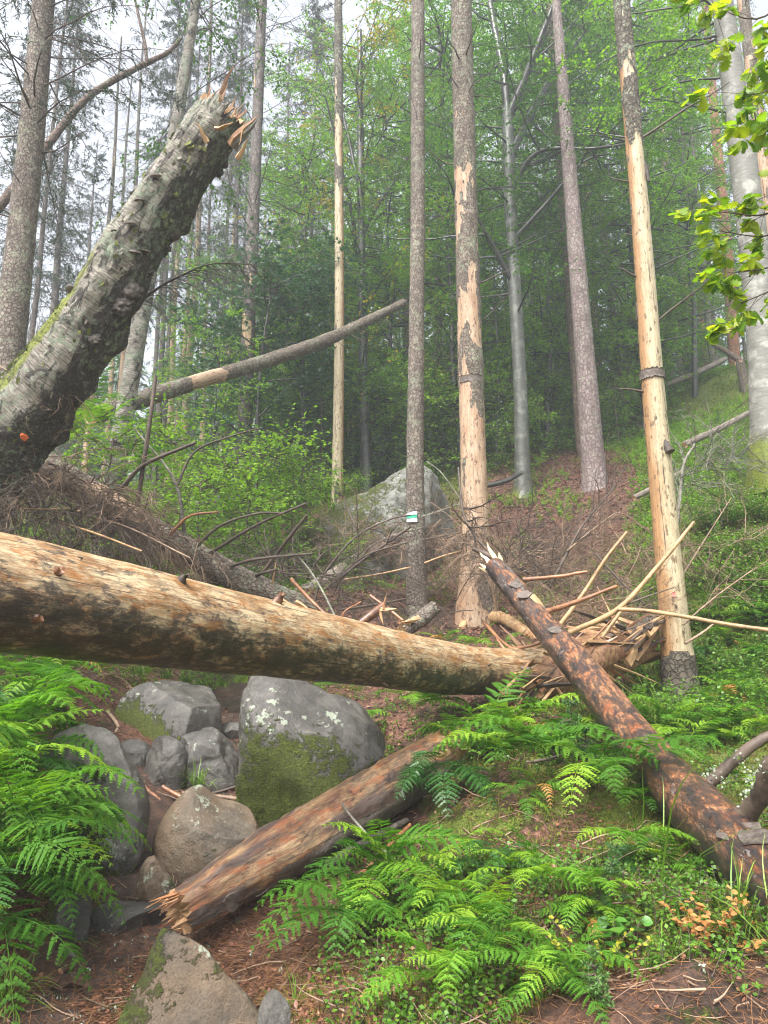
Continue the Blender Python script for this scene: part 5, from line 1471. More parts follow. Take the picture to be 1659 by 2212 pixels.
brush(DB, "twigs", [(100, 1430, 7.2), (180, 1440, 7.3), (250, 1480, 7.3)], 50, .5, 15, 'brown_twig', dirs=(0, -.2, -.5), fine=12, sag=.6, r=.005)
DB = thing("dead_brushwood", "dense dead twigs between the blazed spruce's foot and the big log", "brushwood", at(850, 1290, 9.5))
brush(DB, "twigs", [(700, 1300, 9.0), (800, 1290, 9.4), (900, 1310, 9.0), (980, 1320, 8.8)], 60, .6, 16, 'twig', dirs=(.1, -.2, .1), fine=14, sag=.3, r=.006)
DB = thing("dead_brushwood", "fine dead twigs sprouting over the splintered stump toward the golden trunk", "brushwood", at(1300, 1330, 7.4))
brush(DB, "twigs", [(1180, 1330, 7.4), (1270, 1330, 7.5), (1380, 1340, 7.6)], 46, .6, 17, 'brown_twig', dirs=(.3, -.1, .5), fine=12, sag=.2, r=.005)
DB = thing("dead_brushwood", "grey dead twigs on the leaf strewn slope above the crossing branches", "brushwood", at(1200, 1180, 11.5))
brush(DB, "twigs", [(1080, 1160, 11.8), (1180, 1190, 11.4), (1290, 1180, 11)], 60, .8, 18, 'twig', dirs=(.1, -.2, .3), fine=12, sag=.3, r=.007)
DB = thing("dead_brushwood", "bare forked dead twigs standing up between the fallen spruce and the large pale boulder", "brushwood", at(620, 1220, 9.5))
brush(DB, "twigs", [(560, 1230, 9.0), (640, 1240, 9.6), (720, 1230, 10.2)], 40, .8, 21, 'twig', dirs=(.2, -.1, .5), fine=10, sag=.2, r=.008)
DB = thing("dead_brushwood", "dark dead twigs bristling behind the leaning log's splintered upper tip", "brushwood", at(1120, 1200, 8.6))
brush(DB, "twigs", [(1060, 1230, 8.6), (1130, 1220, 8.6), (1200, 1260, 8.4)], 34, .75, 22, 'twig', dirs=(.1, -.1, .6), fine=10, sag=.2, r=.007)
DB = thing("dead_brushwood", "dead twigs lying on the slope right of the golden trunk's lower half", "brushwood", at(1560, 1180, 8.8))
brush(DB, "twigs", [(1490, 1220, 8.2), (1560, 1180, 8.6), (1640, 1180, 9)], 24, .8, 23, 'brown_twig', dirs=(.3, -.1, .4), fine=10, sag=.2, r=.006)
# ------------------------------------------------------------------ foliage
UP = np.array([0, 0, 1.0])
def ground_at(u, Y, detail=True):
    z = 3.0
    for _ in range(5):
        x = (u - W_ / 2) / FPX * (Y * CT + (z - 1.6) * ST)
        z = g1(x, Y)
    return np.array([x, Y, z])

def leafy(g, rng, limbs, n1, L1, n2, L2, nl, ll, tpl=LEAF_OVAL, wr=.6, leaf_mat_=1, tw=0, droop=.25, flat=.4, r=.006, t0=.25, extra=None):
    """limbs (N,K,3) -> twigs -> twiglets -> leaves held in flat sprays"""
    p, t, f = along(rng, limbs, n1, t0, 1.0)
    d = unit(t * .6 + rng.normal(0, .8, p.shape) * [1, 1, .35])
    a = twigs(rng, p, d, L1 * rng.uniform(.5, 1.2, len(p)), 5, droop, .15)
    tubes(g, a, r, r * .4, 3, tw)
    p, t, f = along(rng, a, n2, .2, 1.0)
    b = twigs(rng, p, unit(t * .7 + rng.normal(0, .7, p.shape) * [1, 1, .3]), L2 * rng.uniform(.5, 1.2, len(p)), 4, droop, .15)
    tubes(g, b, r * .4, r * .2, 3, tw)
    p, t, f = along(rng, b, nl, .1, 1.0)
    N = len(p)
    d = unit(t * .6 + rng.normal(0, .7, (N, 3)) * [1, 1, .3] + [0, 0, -.15])
    nr = UP + rng.normal(0, flat, (N, 3))
    clump = fbm(p * .9, 3, 5)
    rn = np.clip(rng.normal(.5, .22, N) + (clump - .5) * 1.1, 0, 1)
    ln = ll * rng.uniform(.6, 1.15, N)
    if extra:                       # a share of another leaf colour in patches
        share, em = extra
        y = (fbm(p * 1.3 + 40, 3, 9) + rng.normal(0, .06, N)) > 1 - share
        leaves(g, p[y], d[y], nr[y], ln[y], ln[y] * wr, tpl, em, rng.random(y.sum()))
        p, d, nr, ln, rn = p[~y], d[~y], nr[~y], ln[~y], rn[~y]
    leaves(g, p, d, nr, ln, ln * wr, tpl, leaf_mat_, rn)

def limbs_on(rng, P, n, f0, f1, L0, L1, elev=(.05, .6), K=8, droop=-.2, az=None, R=None):
    idx = (rng.uniform(f0, f1, n) * (len(P) - 1)).astype(int)
    a = rng.uniform(0, 2 * np.pi, n) if az is None else rng.normal(az[0], az[1], n)
    e = rng.uniform(*elev, n)
    d = np.stack([np.cos(a) * np.cos(e), np.sin(a) * np.cos(e), np.sin(e)], -1)
    return twigs(rng, P[idx], d, rng.uniform(L0, L1, n), K, droop, .10)

def needles(g, rng, poly, m, ln, wd, mat=1, spread=.9):
    p, t, f = along(rng, poly, m, .05, 1.0)
    d = unit(t + rng.normal(0, spread, p.shape))
    leaves(g, p, d, rng.normal(0, 1, p.shape), ln * rng.uniform(.6, 1.2, len(p)), wd, LEAF_KITE, mat, rng.random(len(p)))

def conifer_crown(g, rng, P, n, f0, f1, L_low, L_top, m2=12, m3=9, nl=.09, nw=.022, droop=.5, elev=(-.35, .1), dead=0.0, r=.014, l2=.5, sag2=.9):
    """whorled boughs, hanging twigs, needle sprays; a share `dead` of the boughs is bare"""
    f = rng.uniform(f0, f1, n)
    idx = (f * (len(P) - 1)).astype(int)
    k = (f - f0) / (f1 - f0)
    L = (L_low * (1 - k) + L_top * k) * rng.uniform(.6, 1.15, n)
    a = rng.uniform(0, 2 * np.pi, n); e = rng.uniform(*elev, n) + k * .5
    d = np.stack([np.cos(a) * np.cos(e), np.sin(a) * np.cos(e), np.sin(e)], -1)
    main = twigs(rng, P[idx], d, L, 7, droop * (1 - k), .07)
    tubes(g, main, r * (.5 + .5 * L / L_low), .003, 4, 0)
    live = rng.random(n) >= dead
    for sel, mm in ((live, m2), (~live, max(4, m2 - 3))):
        if not sel.any(): continue
        p, t, ff = along(rng, main[sel], mm, .15, 1.0)
        side = np.cross(t, UP) * rng.choice([-1, 1], (len(p), 1))
        b = twigs(rng, p, unit(t * .6 + side * rng.uniform(.4, 1, (len(p), 1)) + rng.normal(0, .2, p.shape)), np.repeat(L[sel], mm) * l2 * (1.1 - ff * .7) * rng.uniform(.5, 1.1, len(p)) * .7, 5, sag2, .1)
        tubes(g, b, .005, .002, 3, 0)
        if sel is live: needles(g, rng, b, m3, nl, nw)
        else:
            p, t, ff = along(rng, b, 4, .2, 1)
            tubes(g, twigs(rng, p, unit(t + rng.normal(0, .5, p.shape)), rng.uniform(.1, .3, len(p)), 3, .6, .15), .0025, .0015, 3, 0)

# crowns of the named trees ---------------------------------------------------
rng = np.random.default_rng(100)
o, P, R, T, A, B = TREES['left_spruce']
g = G(); conifer_crown(g, rng, P, 40, .50, .84, 2.9, 1.9, 16, 18, .08, .016, .7, (-.2, .15), .22, .016, .4)
g.build("crown", [M['twig'], M['needle']], o)
o, P, R, T, A, B = TREES['grey_spruce']
g = G(); conifer_crown(g, rng, P, 62, .36, .97, 3.0, 2.2, 14, 7, .07, .012, .9, (-.1, .35), .5, .014, .45)
g.build("crown", [M['twig'], M['needle_grey']], o)
o, P, R, T, A, B = TREES['pale']
g = G(); conifer_crown(g, rng, P, 22, .5, .9, 1.6, 1.2, 10, 4, .06, .01, .2, (.1, .8), .85, .010, .4)
g.build("crown", [M['twig'], M['needle_grey']], o)
o, P, R, T, A, B = TREES['birch2']
g = G(); lb = limbs_on(rng, P, 16, .45, .95, 1.0, 2.2, (.2, .9), 8, .5); tubes(g, lb, .014, .004, 4, 0)
leafy(g, rng, lb, 5, .7, 5, .35, 7, .055, LEAF_OVAL, .7, 1, 0, .8)
g.build("crown", [M['twig'], M['beech_dark']], o)

# forked crown of the smooth beech: two upper stems (parts) carrying the leaves
o, P, R, T, A, B = TREES['beech']
forks = [[(1097, 250, 17.0), (1088, 160, 17.1), (1068, 60, 17.2), (1040, -110, 17.4)], [(1099, 250, 17.0), (1130, 180, 16.8), (1165, 90, 16.5), (1215, -40, 16.2)], [(1104, 330, 17.0), (1150, 240, 17.4), (1190, 170, 17.8), (1270, 60, 18.2)], [(1108, 520, 17), (1180, 440, 16.6), (1260, 350, 16.3), (1330, 330, 16.2)],
         [(1112, 620, 17), (1060, 520, 16.7), (1010, 440, 16.4), (960, 410, 16.2)], [(1102, 420, 17), (1160, 330, 16.4), (1290, 320, 15.8), (1420, 300, 15.4)]]
fp = []
for i, fk in enumerate(forks):
    big = i < 3
    g = G(); Q = resample(poly3(fk), 30)
    trunk(g, Q[::3], np.linspace(.13 if big else .07, .05 if big else .02, 10), 14, 40, None, 0, True, i, .04)
    g.build("limb", M['dark_bark'], o); fp.append(Q)
g = G()
for i, Q in enumerate(fp):
    lb = limbs_on(rng, Q, 13 if i < 3 else 9, .15, 1.0, 1.2, 3.4, (-.1, .55), 8, -.1); tubes(g, lb, .03, .006, 5, 0)
    leafy(g, rng, lb, 9, .95, 6, .42, 8, .075, LEAF_OVAL, .6, 1, 0, .12, .3)
lb = limbs_on(rng, P, 16, .45, 1.0, 1.5, 3.2, (-.15, .4), 8, -.1); tubes(g, lb, .03, .006, 5, 0)
leafy(g, rng, lb, 8, .9, 6, .42, 8, .075, LEAF_OVAL, .6, 1, 0, .15, .3)
g.build("crown", [M['dark_bark'], M['beech_dark']], o)

o, P, R, T, A, B = TREES['dark_stem']
g = G(); lb = limbs_on(rng, P, 80, .16, .98, 1.1, 2.9, (-.1, .6), 8, -.05); tubes(g, lb, .022, .005, 5, 0)
leafy(g, rng, lb, 8, .8, 5, .4, 7, .075, LEAF_OVAL, .6, 1, 0, .2, .4, extra=(.40, 2))
g.build("crown", [M['dark_bark'], M['beech_leaf'], M['yellow_leaf']], o)
for i, az in enumerate((.3, 2.6, 4.2)):
    k = [int(.52 * len(P)), int(.6 * len(P)), int(.46 * len(P))][i]
    g = G(); q = twigs(rng, P[k][None], np.array([[math.cos(az) * .45, math.sin(az) * .45, 1]]), [4.5], 10, -.1, .06); tubes(g, q, .07, .025, 8, 0)
    g.build("limb", M['dark_bark'], o)
o, P, R, T, A, B = TREES['right_beech']
g = G(); lb = limbs_on(rng, P, 16, .55, .95, 1.6, 3.2, (-.1, .5), 8, -.05, (2.4, .9)); tubes(g, lb, .025, .006, 5, 0)
leafy(g, rng, lb, 8, .8, 5, .4, 7, .07, LEAF_OVAL, .6, 1, 0, .15, .35)
g.build("crown", [M['dark_bark'], M['beech_leaf']], o)
for key, n, f0, dead in (('orange1', 26, .72, .2), ('orange2', 22, .7, .2), ('orange3', 22, .7, .2), ('orange4', 20, .7, .2), ('pine', 26, .72, .3), ('pine_behind', 30, .5, .3), ('red_stem', 34, .45, .3), ('hidden_stem', 34, .45, .3), ('thin_brown', 24, .4, .5), ('thin_lean', 24, .4, .5), ('right_grey1', 30, .35, .7), ('right_grey2', 24, .4, .6), ('behind_beech', 20, .5, .6), ('thin_pale', 18, .5, .6)):
    o, P, R, T, A, B = TREES[key]
    g = G(); conifer_crown(g, rng, P, n, f0, .98, 2.2, 1.2, 9, 9, .09, .022, .4, (-.2, .3), dead, .014)
    g.build("crown", [M['twig'], M['needle']], o)

# background trees: one of each kind, then copies ------------------------------
def straight(h, seed, lean=.02):
    q = np.random.default_rng(seed)
    z = np.linspace(-.4, h, 9)
    x = np.cumsum(q.normal(0, lean, 9)) * h / 12; y = np.cumsum(q.normal(0, lean, 9)) * h / 12
    return np.column_stack([x - x[0], y - y[0], z])

def make_conifer(label, h, r, bark, n, f0, Ll, Lt, seed, needle='needle', dead=.1, m2=11, m3=8, nl=.13, nw=.032, disp=None, name="spruce_tree", cat="spruce tree", droop=.6):
    q = np.random.default_rng(seed)
    o = thing(name, label, cat, (0, 0, 0))
    pts = straight(h, seed)
    g = G(); P, R, T, A, B = trunk(g, pts, np.linspace(r, min(.02, r * .3), 9), 12, 60, disp or bark_disp(None, seed), 0, True, seed, .05)
    g.build("trunk", M[bark], o)
    g = G(); conifer_crown(g, q, P, n, f0, .985, Ll, Lt, m2, m3, nl, nw, droop, (-.45, .05), dead, .016)
    g.build("crown", [M['twig'], M[needle]], o)
    return o

def make_broadleaf(label, h, r, bark, n, f0, Ll, seed, leaf, tpl=LEAF_OVAL, ll=.08, name="beech_tree", cat="beech tree", n1=7, n2=5, nl=7, lean=.05, extra=None, wr=.6, elev=(-.05, .7), L1=.8, mats=None):
    q = np.random.default_rng(seed)
    o = thing(name, label, cat, (0, 0, 0))
    pts = straight(h, seed, lean)
    g = G(); P, R, T, A, B = trunk(g, pts, np.linspace(r, .012, 9), 10, 50, bark_disp(None, seed, fine=.004), 0, True, seed, .04)
    g.build("trunk", M[bark], o)
    g = G(); lb = limbs_on(q, P, n, f0, 1.0, Ll * .5, Ll, elev, 8, -.05); tubes(g, lb, .35 * r + .004, .004, 4, 0)
    leafy(g, q, lb, n1, L1, n2, .4, nl, ll, tpl, wr, 1, 0, .2, .4, extra=extra)
    g.build("crown", [M[bark]] + [M[x] for x in ([leaf] if not mats else mats)], o)
    return o

def spread(proto, rows, group, seed=0):
    """rows: (u, distance, scale, label)"""
    q = np.random.default_rng(seed)
    for i, (u, Y, sc, lab) in enumerate(rows):
        b = ground_at(u, Y)
        rz = q.uniform(0, 6.28)
        if i == 0:
            proto.location = b; proto.rotation_euler = (0, 0, rz); proto.scale = (sc,) * 3; proto['label'] = lab; proto['group'] = group
        else:
            clone(proto, b, rz, sc, lab, group)

full = make_conifer("x", 20, .19, 'distant', 170, .10, 3.0, .4, 201)
spread(full, [(70, 24, 1.0, "misty full crowned spruce just right of the left edge trunk"), (-40, 27, 1.05, "misty full crowned spruce cut by the left edge of the photo"), (150, 33, .92, "hazy spruce with pointed top rising left of the broken birch"),
              (250, 40, .85, "faint far spruce in the mist above the middle of the broken birch"), (1440, 33, 1.0, "dark spruce in the gap right of the golden dead trunk"), (1540, 40, 1.0, "dim spruce behind the tallest orange pine"),
              (1640, 34, 1.1, "dim spruce behind the pale beech at the right edge"), (1330, 38, 1.0, "dim spruce between the purplish pine and the golden trunk"), (1230, 36, 1.05, "dim spruce directly behind the purplish pine"),
              (1060, 34, 1.05, "hazy spruce behind the smooth dark beech"), (960, 37, 1.1, "hazy spruce behind the flaking spruce's upper stem"), (850, 41, 1.1, "hazy spruce seen left of the blazed spruce"), (680, 44, 1.05, "faint spruce left of the slender pale trunk"),
              (600, 40, 1.0, "faint spruce between the grey spruce and the slender pale trunk"), (450, 46, 1.0, "faint spruce left of the misty grey spruce"), (1150, 44, 1.1, "farthest hazy spruce between the smooth beech and the purplish pine"), (760, 50, 1.1, "farthest hazy spruce right of the slender pale trunk"), (1480, 48, 1.1, "farthest dim spruce on the right ridge"), (350, 52, 1.0, "farthest faint spruce behind the slim standing birch"), (1390, 29, .8, "smaller dark spruce at the golden trunk's left side")],
       "misty spruces in the background", 1)
sparse = make_conifer("x", 23, .13, 'distant', 120, .42, 2.4, .5, 202, 'needle', .45, 10, 7, disp=bark_disp([(0, .1), (3, .2), (6, .3), (10, .0)], 71))
spread(sparse, [(346, 30, 1.0, "grey distant stem left of the pale greenish one, behind the leaning fallen trunk"), (318, 34, 1.0, "grey distant stem right beside the slim standing birch"), (470, 33, 1.0, "reddish distant stem left of the misty grey spruce"), (488, 36, 1.0, "second distant stem from the misty grey spruce, close to its left side"), (505, 40, 1.0, "farthest stem just left of the misty grey spruce"),
                (600, 33, 1.0, "distant stem between the grey spruce and the slender pale trunk"), (640, 38, 1.0, "farther distant stem left of the slender pale trunk"), (1010, 30, 1.0, "dim stem hidden behind the flaking spruce"), (1160, 30, 1.0, "dim stem right of the smooth dark beech"), (1430, 36, 1.0, "dim stem right of the golden dead trunk"), (1555, 33, 1.0, "dim stem behind the tallest orange pine")],
       "bare stems of the distant spruce stand", 2)
snagp = make_conifer("x", 21, .15, 'peeled', 60, .5, 1.6, .5, 203, 'needle_grey', .85, 8, 4, disp=bark_disp([(0, .55), (2, .95), (9, .9), (13, .3), (20, 0)], 72), name="dead_spruce", cat="dead spruce")
spread(snagp, [(392, 26, 1.15, "tall pale greenish barkless stem, the thickest of the distant stand left of the grey spruce"), (376, 30, 1.0, "pale barkless stem close left of the thick greenish one"), (362, 28, .95, "pale yellowish stem, leftmost of the three beside the thick greenish one"), (432, 33, .95, "thin pale barkless stem midway between the greenish stem and the grey spruce"), (478, 29, 1.0, "pale orange stem near the grey spruce's left side"), (245, 27, 1.0, "pale barkless stem seen through the gap right of the broken birch"), (222, 32, 1.0, "thinner pale stem nearest the broken birch's right edge"), (175, 22, .8, "whitish dead stem rising through the mist left of the broken birch"), (1082, 27, .5, "short pale dead stem left of the smooth dark beech")],
       "pale dead stems of the distant stand", 3)

high = make_conifer("x", 21, .115, 'distant', 130, .34, 2.8, .7, 210, 'needle', .18, 14, 14, .12, .022, droop=.8)
spread(high, [(25, 21, 1.0, "spruce with drooping needle boughs at the upper left corner"), (330, 24, 1.0, "spruce with drooping boughs left of the slim standing birch's top"), (490, 25, 1.0, "misty drooping spruce left of the grey spruce's top"), (660, 27, 1.0, "misty drooping spruce left of the slender pale trunk's top"), (1300, 27, 1.0, "dark drooping spruce behind the purplish pine's top"), (1475, 30, .95, "dark drooping spruce in the gap right of the golden trunk's middle")], "drooping spruces", 11)
youngb = make_broadleaf("x", 7.5, .05, 'dark_bark', 34, .10, 2.0, 204, 'beech_light', ll=.085, n1=6, n2=5, nl=7)
spread(youngb, [(1075, 20, .95, "light green young beech left of the smooth dark beech"), (1170, 21, .9, "light green young beech between the smooth beech and the purplish pine"), (1232, 22, .8, "light green young beech just left of the purplish pine"), (1440, 24, .8, "light green young beech right of the golden trunk on the slope"), (1540, 26, .75, "light green young beech at the top of the slope near the snapped trunk"), (1340, 24, .8, "light green young beech behind the thin brown stem"), (1010, 22, 1.0, "light green young beech behind the flaking spruce"),
                (640, 21, 1.0, "light green young beech left of the slender pale trunk"), (450, 16, .75, "light green young beech behind the leaning fallen trunk, left of the grey spruce"), (720, 24, 1.1, "light green young beech behind the slender pale trunk"), (860, 26, 1.1, "light green young beech just left of the blazed spruce"), (560, 25, 1.0, "light green young beech right behind the grey spruce")], "young beeches", 4)
tallb = make_broadleaf("x", 16, .12, 'dark_bark', 70, .22, 3.4, 205, 'beech_leaf', ll=.09, n1=8, n2=5, nl=8, elev=(-.1, .6))
spread(tallb, [(700, 25, 1.0, "tall green beech behind the slender pale trunk"), (870, 27, 1.0, "tall green beech filling the gap left of the blazed spruce"), (1010, 24, 1.05, "tall green beech behind the flaking spruce"), (1400, 22, 1.0, "tall green beech around the golden trunk's upper part"), (1250, 26, 1.05, "tall green beech behind the purplish pine"), (610, 29, .9, "tall pale green beech in the mist right of the grey spruce"), (1120, 29, 1.1, "tall green beech far behind the smooth dark beech"), (1500, 32, .9, "tall green beech in the far right gap"), (400, 24, .55, "small pale green beech in the mist right of the broken birch"), (780, 34, 1.0, "tall hazy beech far behind the dark stem"), (655, 19, .62, "leafy beech close left of the slender pale trunk's middle"), (840, 20, .75, "leafy beech close behind the blackish stem, right side"), (1000, 20, .9, "leafy beech close left of the smooth dark beech's crown"), (1180, 21, .95, "leafy beech close between the smooth beech and the purplish pine"), (1390, 20, .9, "leafy beech close left behind the golden trunk's top"), (1500, 22, .8, "leafy beech in front of the orange pines")], "tall beeches", 5)
maple = make_broadleaf("x", 6.5, .07, 'dark_bark', 30, .30, 2.2, 206, 'maple_leaf', LEAF_MAPLE, .13, "maple_tree", "maple tree", 6, 4, 6, .10, wr=1.0)
spread(maple, [(556, 16, 1.0, "dark stemmed maple with bluish green leaves right of the grey spruce"), (650, 18, .95, "bluish green leaved maple left of the slender pale trunk"), (470, 18, .85, "bluish green leaved maple left of the grey spruce")], "bluish leaved maples", 6)

youngs = make_conifer("x", 3.6, .035, 'twig', 64, .04, 1.25, .15, 207, 'needle_young', 0.0, 10, 9, .075, .022, name="young_spruce", cat="young spruce", droop=.3)
spread(youngs, [(600, 17.5, 1.0, "young spruce right of the grey spruce's foot"), (645, 19.0, 1.05, "young spruce between the grey spruce and the slender pale trunk"), (690, 18, .95, "young spruce at the left of the slender pale trunk"), (770, 21, 1.1, "young spruce left of the blackish stem's foot"), (835, 20, 1.1, "young spruce right of the blackish stem"), (870, 23, 1.2, "young spruce left of the blazed spruce"), (740, 23, 1.2, "young spruce right behind the slender pale trunk"), (960, 23.5, 1.0, "young spruce beside the dark red stem"), (1000, 22, 1.0, "young spruce just left of the flaking spruce"),
                (1225, 25, 1.0, "young spruce between the smooth beech and the purplish pine"), (1170, 25.5, 1.0, "young spruce right of the smooth beech"), (1330, 26, .8, "young spruce behind the thin brown stem on the slope"), (1420, 25, .8, "young spruce at the golden trunk's right on the slope"), (1070, 25, 1.0, "young spruce left of the smooth beech"), (580, 14, .6, "small young spruce at the grey spruce's right foot"), (500, 14.5, .55, "small young spruce at the grey spruce's left foot"), (440, 15, .7, "young spruce left of the grey spruce above the fallen log"), (1560, 14, .28, "tiny spruce on the mossy slope left of the right edge beech"), (1490, 24, .8, "young spruce right of the golden trunk, farther up the slope"), (1380, 29, 1.0, "young spruce farthest up the slope behind the golden trunk")], "young spruces in the understorey", 7)

shrub = make_broadleaf("x", 1.9, .014, 'twig', 22, .12, .8, 208, 'beech_light', LEAF_OVAL, .07, "leafy_shrub", "shrub", 5, 3, 6, .08, L1=.4)
spread(shrub, [(430, 10.5, 1.0, "light leafed shrub right of the fallen spruce's upright sticks"), (480, 11.5, 1.1, "leafy shrub in front of the misty grey spruce's foot, left side"), (560, 12.0, 1.2, "leafy shrub right of the misty grey spruce's foot"), (620, 12.5, 1.1, "leafy shrub left of the slender pale trunk's foot"), (370, 10, .9, "leafy shrub behind the fallen spruce's bent branch"), (530, 10.5, .8, "low leafy shrub just behind the fallen spruce's right half"), (660, 13.5, .9, "leafy shrub nearest the large pale boulder's left end"), (230, 10.5, 1.1, "leafy shrub between the broken birch and the slim standing birch"), (430, 8.8, .5, "low leafy shrub in front of the fallen spruce above the big log"), (500, 9.2, .5, "low leafy shrub below the fallen spruce's right end"),
               (770, 15.5, .5, "small bright shrub at the blackish stem's foot"), (760, 11.6, .4, "low shrub behind the big log, left of the blazed spruce"), (1420, 8.6, .45, "low shrub behind the golden trunk's foot"), (340, 12.5, 1.2, "leafy shrub right of the slim standing birch"), (300, 9.2, .8, "leafy shrub behind the brush pile")], "leafy shrubs behind the fallen spruce", 8)

LS = "light leafed shrub in the undergrowth along the foot of the forest wall"
_q = np.random.default_rng(91)
for i in range(26):
    u = 560 + 860 * (i + .5) / 26
    clone(shrub, ground_at(u, _q.uniform(18.5, 24)), _q.uniform(0, 6), _q.uniform(.9, 2.0), LS, "shrubs along the foot of the forest")

# ferns ------------------------------------------------------------------------
def frond_mesh(name, seed, e0, curl, mats, npair=12, wide=.34):
    q = np.random.default_rng(seed)
    K = 40
    t = np.linspace(0, 1, K)
    e = e0 - curl * t ** 1.2
    bend = q.uniform(-.25, .25)
    y = np.concatenate([[0], np.cumsum(np.cos(e[:-1]))]) / K
    z = np.concatenate([[0], np.cumsum(np.sin(e[:-1]))]) / K
    C = np.column_stack([bend * t ** 2 * .4, y, z])
    T = unit(np.gradient(C, axis=0))
    g = G()
    tubes(g, C[None, ::3], .006, .0015, 3, 0, .7)
    X = np.array([1.0, 0, 0])
    pos, dr, nr, ln, wd, rn = [], [], [], [], [], []
    for i in range(npair):
        ti = .20 + .78 * (i / (npair - 1)) ** .92
        k = min(K - 1, int(ti * (K - 1)))
        pl = wide * (1 - ti) ** .75 * (.62 + .38 * min(1, (ti - .12) / .18)) * q.uniform(.92, 1.06) + .012
        N = unit(np.cross(X, T[k]))
        for sx in (-1, 1):
            d = unit(X * sx * .9 + T[k] * (.38 + .25 * ti + q.normal(0, .06)) - N * (.14 + q.normal(0, .10)))
            nn = unit(np.cross(d, np.cross(N + q.normal(0, .22, 3), d)))
            np_ = max(3, int(10 * (pl / wide) ** .7))
            pos.append(C[k]); dr.append(d); nr.append(nn); ln.append(pl); wd.append(min(pl * .15, .030)); rn.append(.42)
            for j in range(np_):
                s = (j + .6) / np_
                p = C[k] + d * pl * s - nn * pl * .10 * s * s
                l2 = min(pl * .17, .034) * (1 - s) ** .65 * q.uniform(.85, 1.15) + .004
                sd = np.cross(nn, d)
                for s2 in (-1, 1):
                    pos.append(p); dr.append(unit(sd * s2 + d * .55 + nn * .05)); nr.append(nn + q.normal(0, .12, 3)); ln.append(l2); wd.append(max(.006, pl / np_ * .98)); rn.append(np.clip(.35 + .3 * ti + q.normal(0, .13), 0, 1))
    leaves(g, np.array(pos), np.array(dr), np.array(nr), np.array(ln), np.array(wd), LEAF_KITE, 0, np.array(rn))
    o = g.build(name, [M[m] for m in mats], None, (0, 0, 0))
    me = o.data
    bpy.data.objects.remove(o)
    return me
FR = [frond_mesh("frond", 1, 1.05, 1.5, ['fern']), frond_mesh("frond", 2, .85, 1.35, ['fern']), frond_mesh("frond", 3, 1.2, 1.7, ['fern'], 11, .38), frond_mesh("frond", 4, .6, 1.2, ['fern'], 13, .31), frond_mesh("frond", 6, 1.3, 1.0, ['fern'], 12, .30)]
FD = [frond_mesh("frond", 5, .9, 1.5, ['fern_dark'], 14, .32), frond_mesh("frond", 7, .6, 1.2, ['fern_dark'], 14, .34)]

FB_ = [frond_mesh("withered_frond", 9, 1.0, 2.2, ['dead_orange'], 11, .26)]

def fern(u, v, size, label, group=None, n=6, face=None, spreadf=2.6, dark=False, Y=None, seed=0, lift=0.0, name="fern", cat="fern", droop=0.0):
    q = np.random.default_rng(int(u * 7 + v * 13 + seed) % 99991)
    b = hit(u, v) if Y is None else at(u, v, Y)
    b = b + np.array([0, 0, lift + .05 * size])
    o = thing(name, label, cat, b, group)
    f0 = face if face is not None else -math.pi / 2           # direction the fronds lean to (world azimuth), default to the viewer
    for i in range(n):
        me = (FD if dark else FR)[q.integers(0, len(FD) if dark else len(FR))]
        if q.random() < .012: me = FB_[0]
        a = f0 + (i / max(1, n - 1) - .5) * spreadf + q.normal(0, .18)
        c = bpy.data.objects.new("frond", me)
        COL.objects.link(c)
        c.parent = o
        s = size * q.uniform(.72, 1.12)
        c.scale = (s, s, s)
        c.rotation_euler = (q.normal(0, .15) - droop - .22, q.normal(0, .15), a - math.pi / 2)
    return o

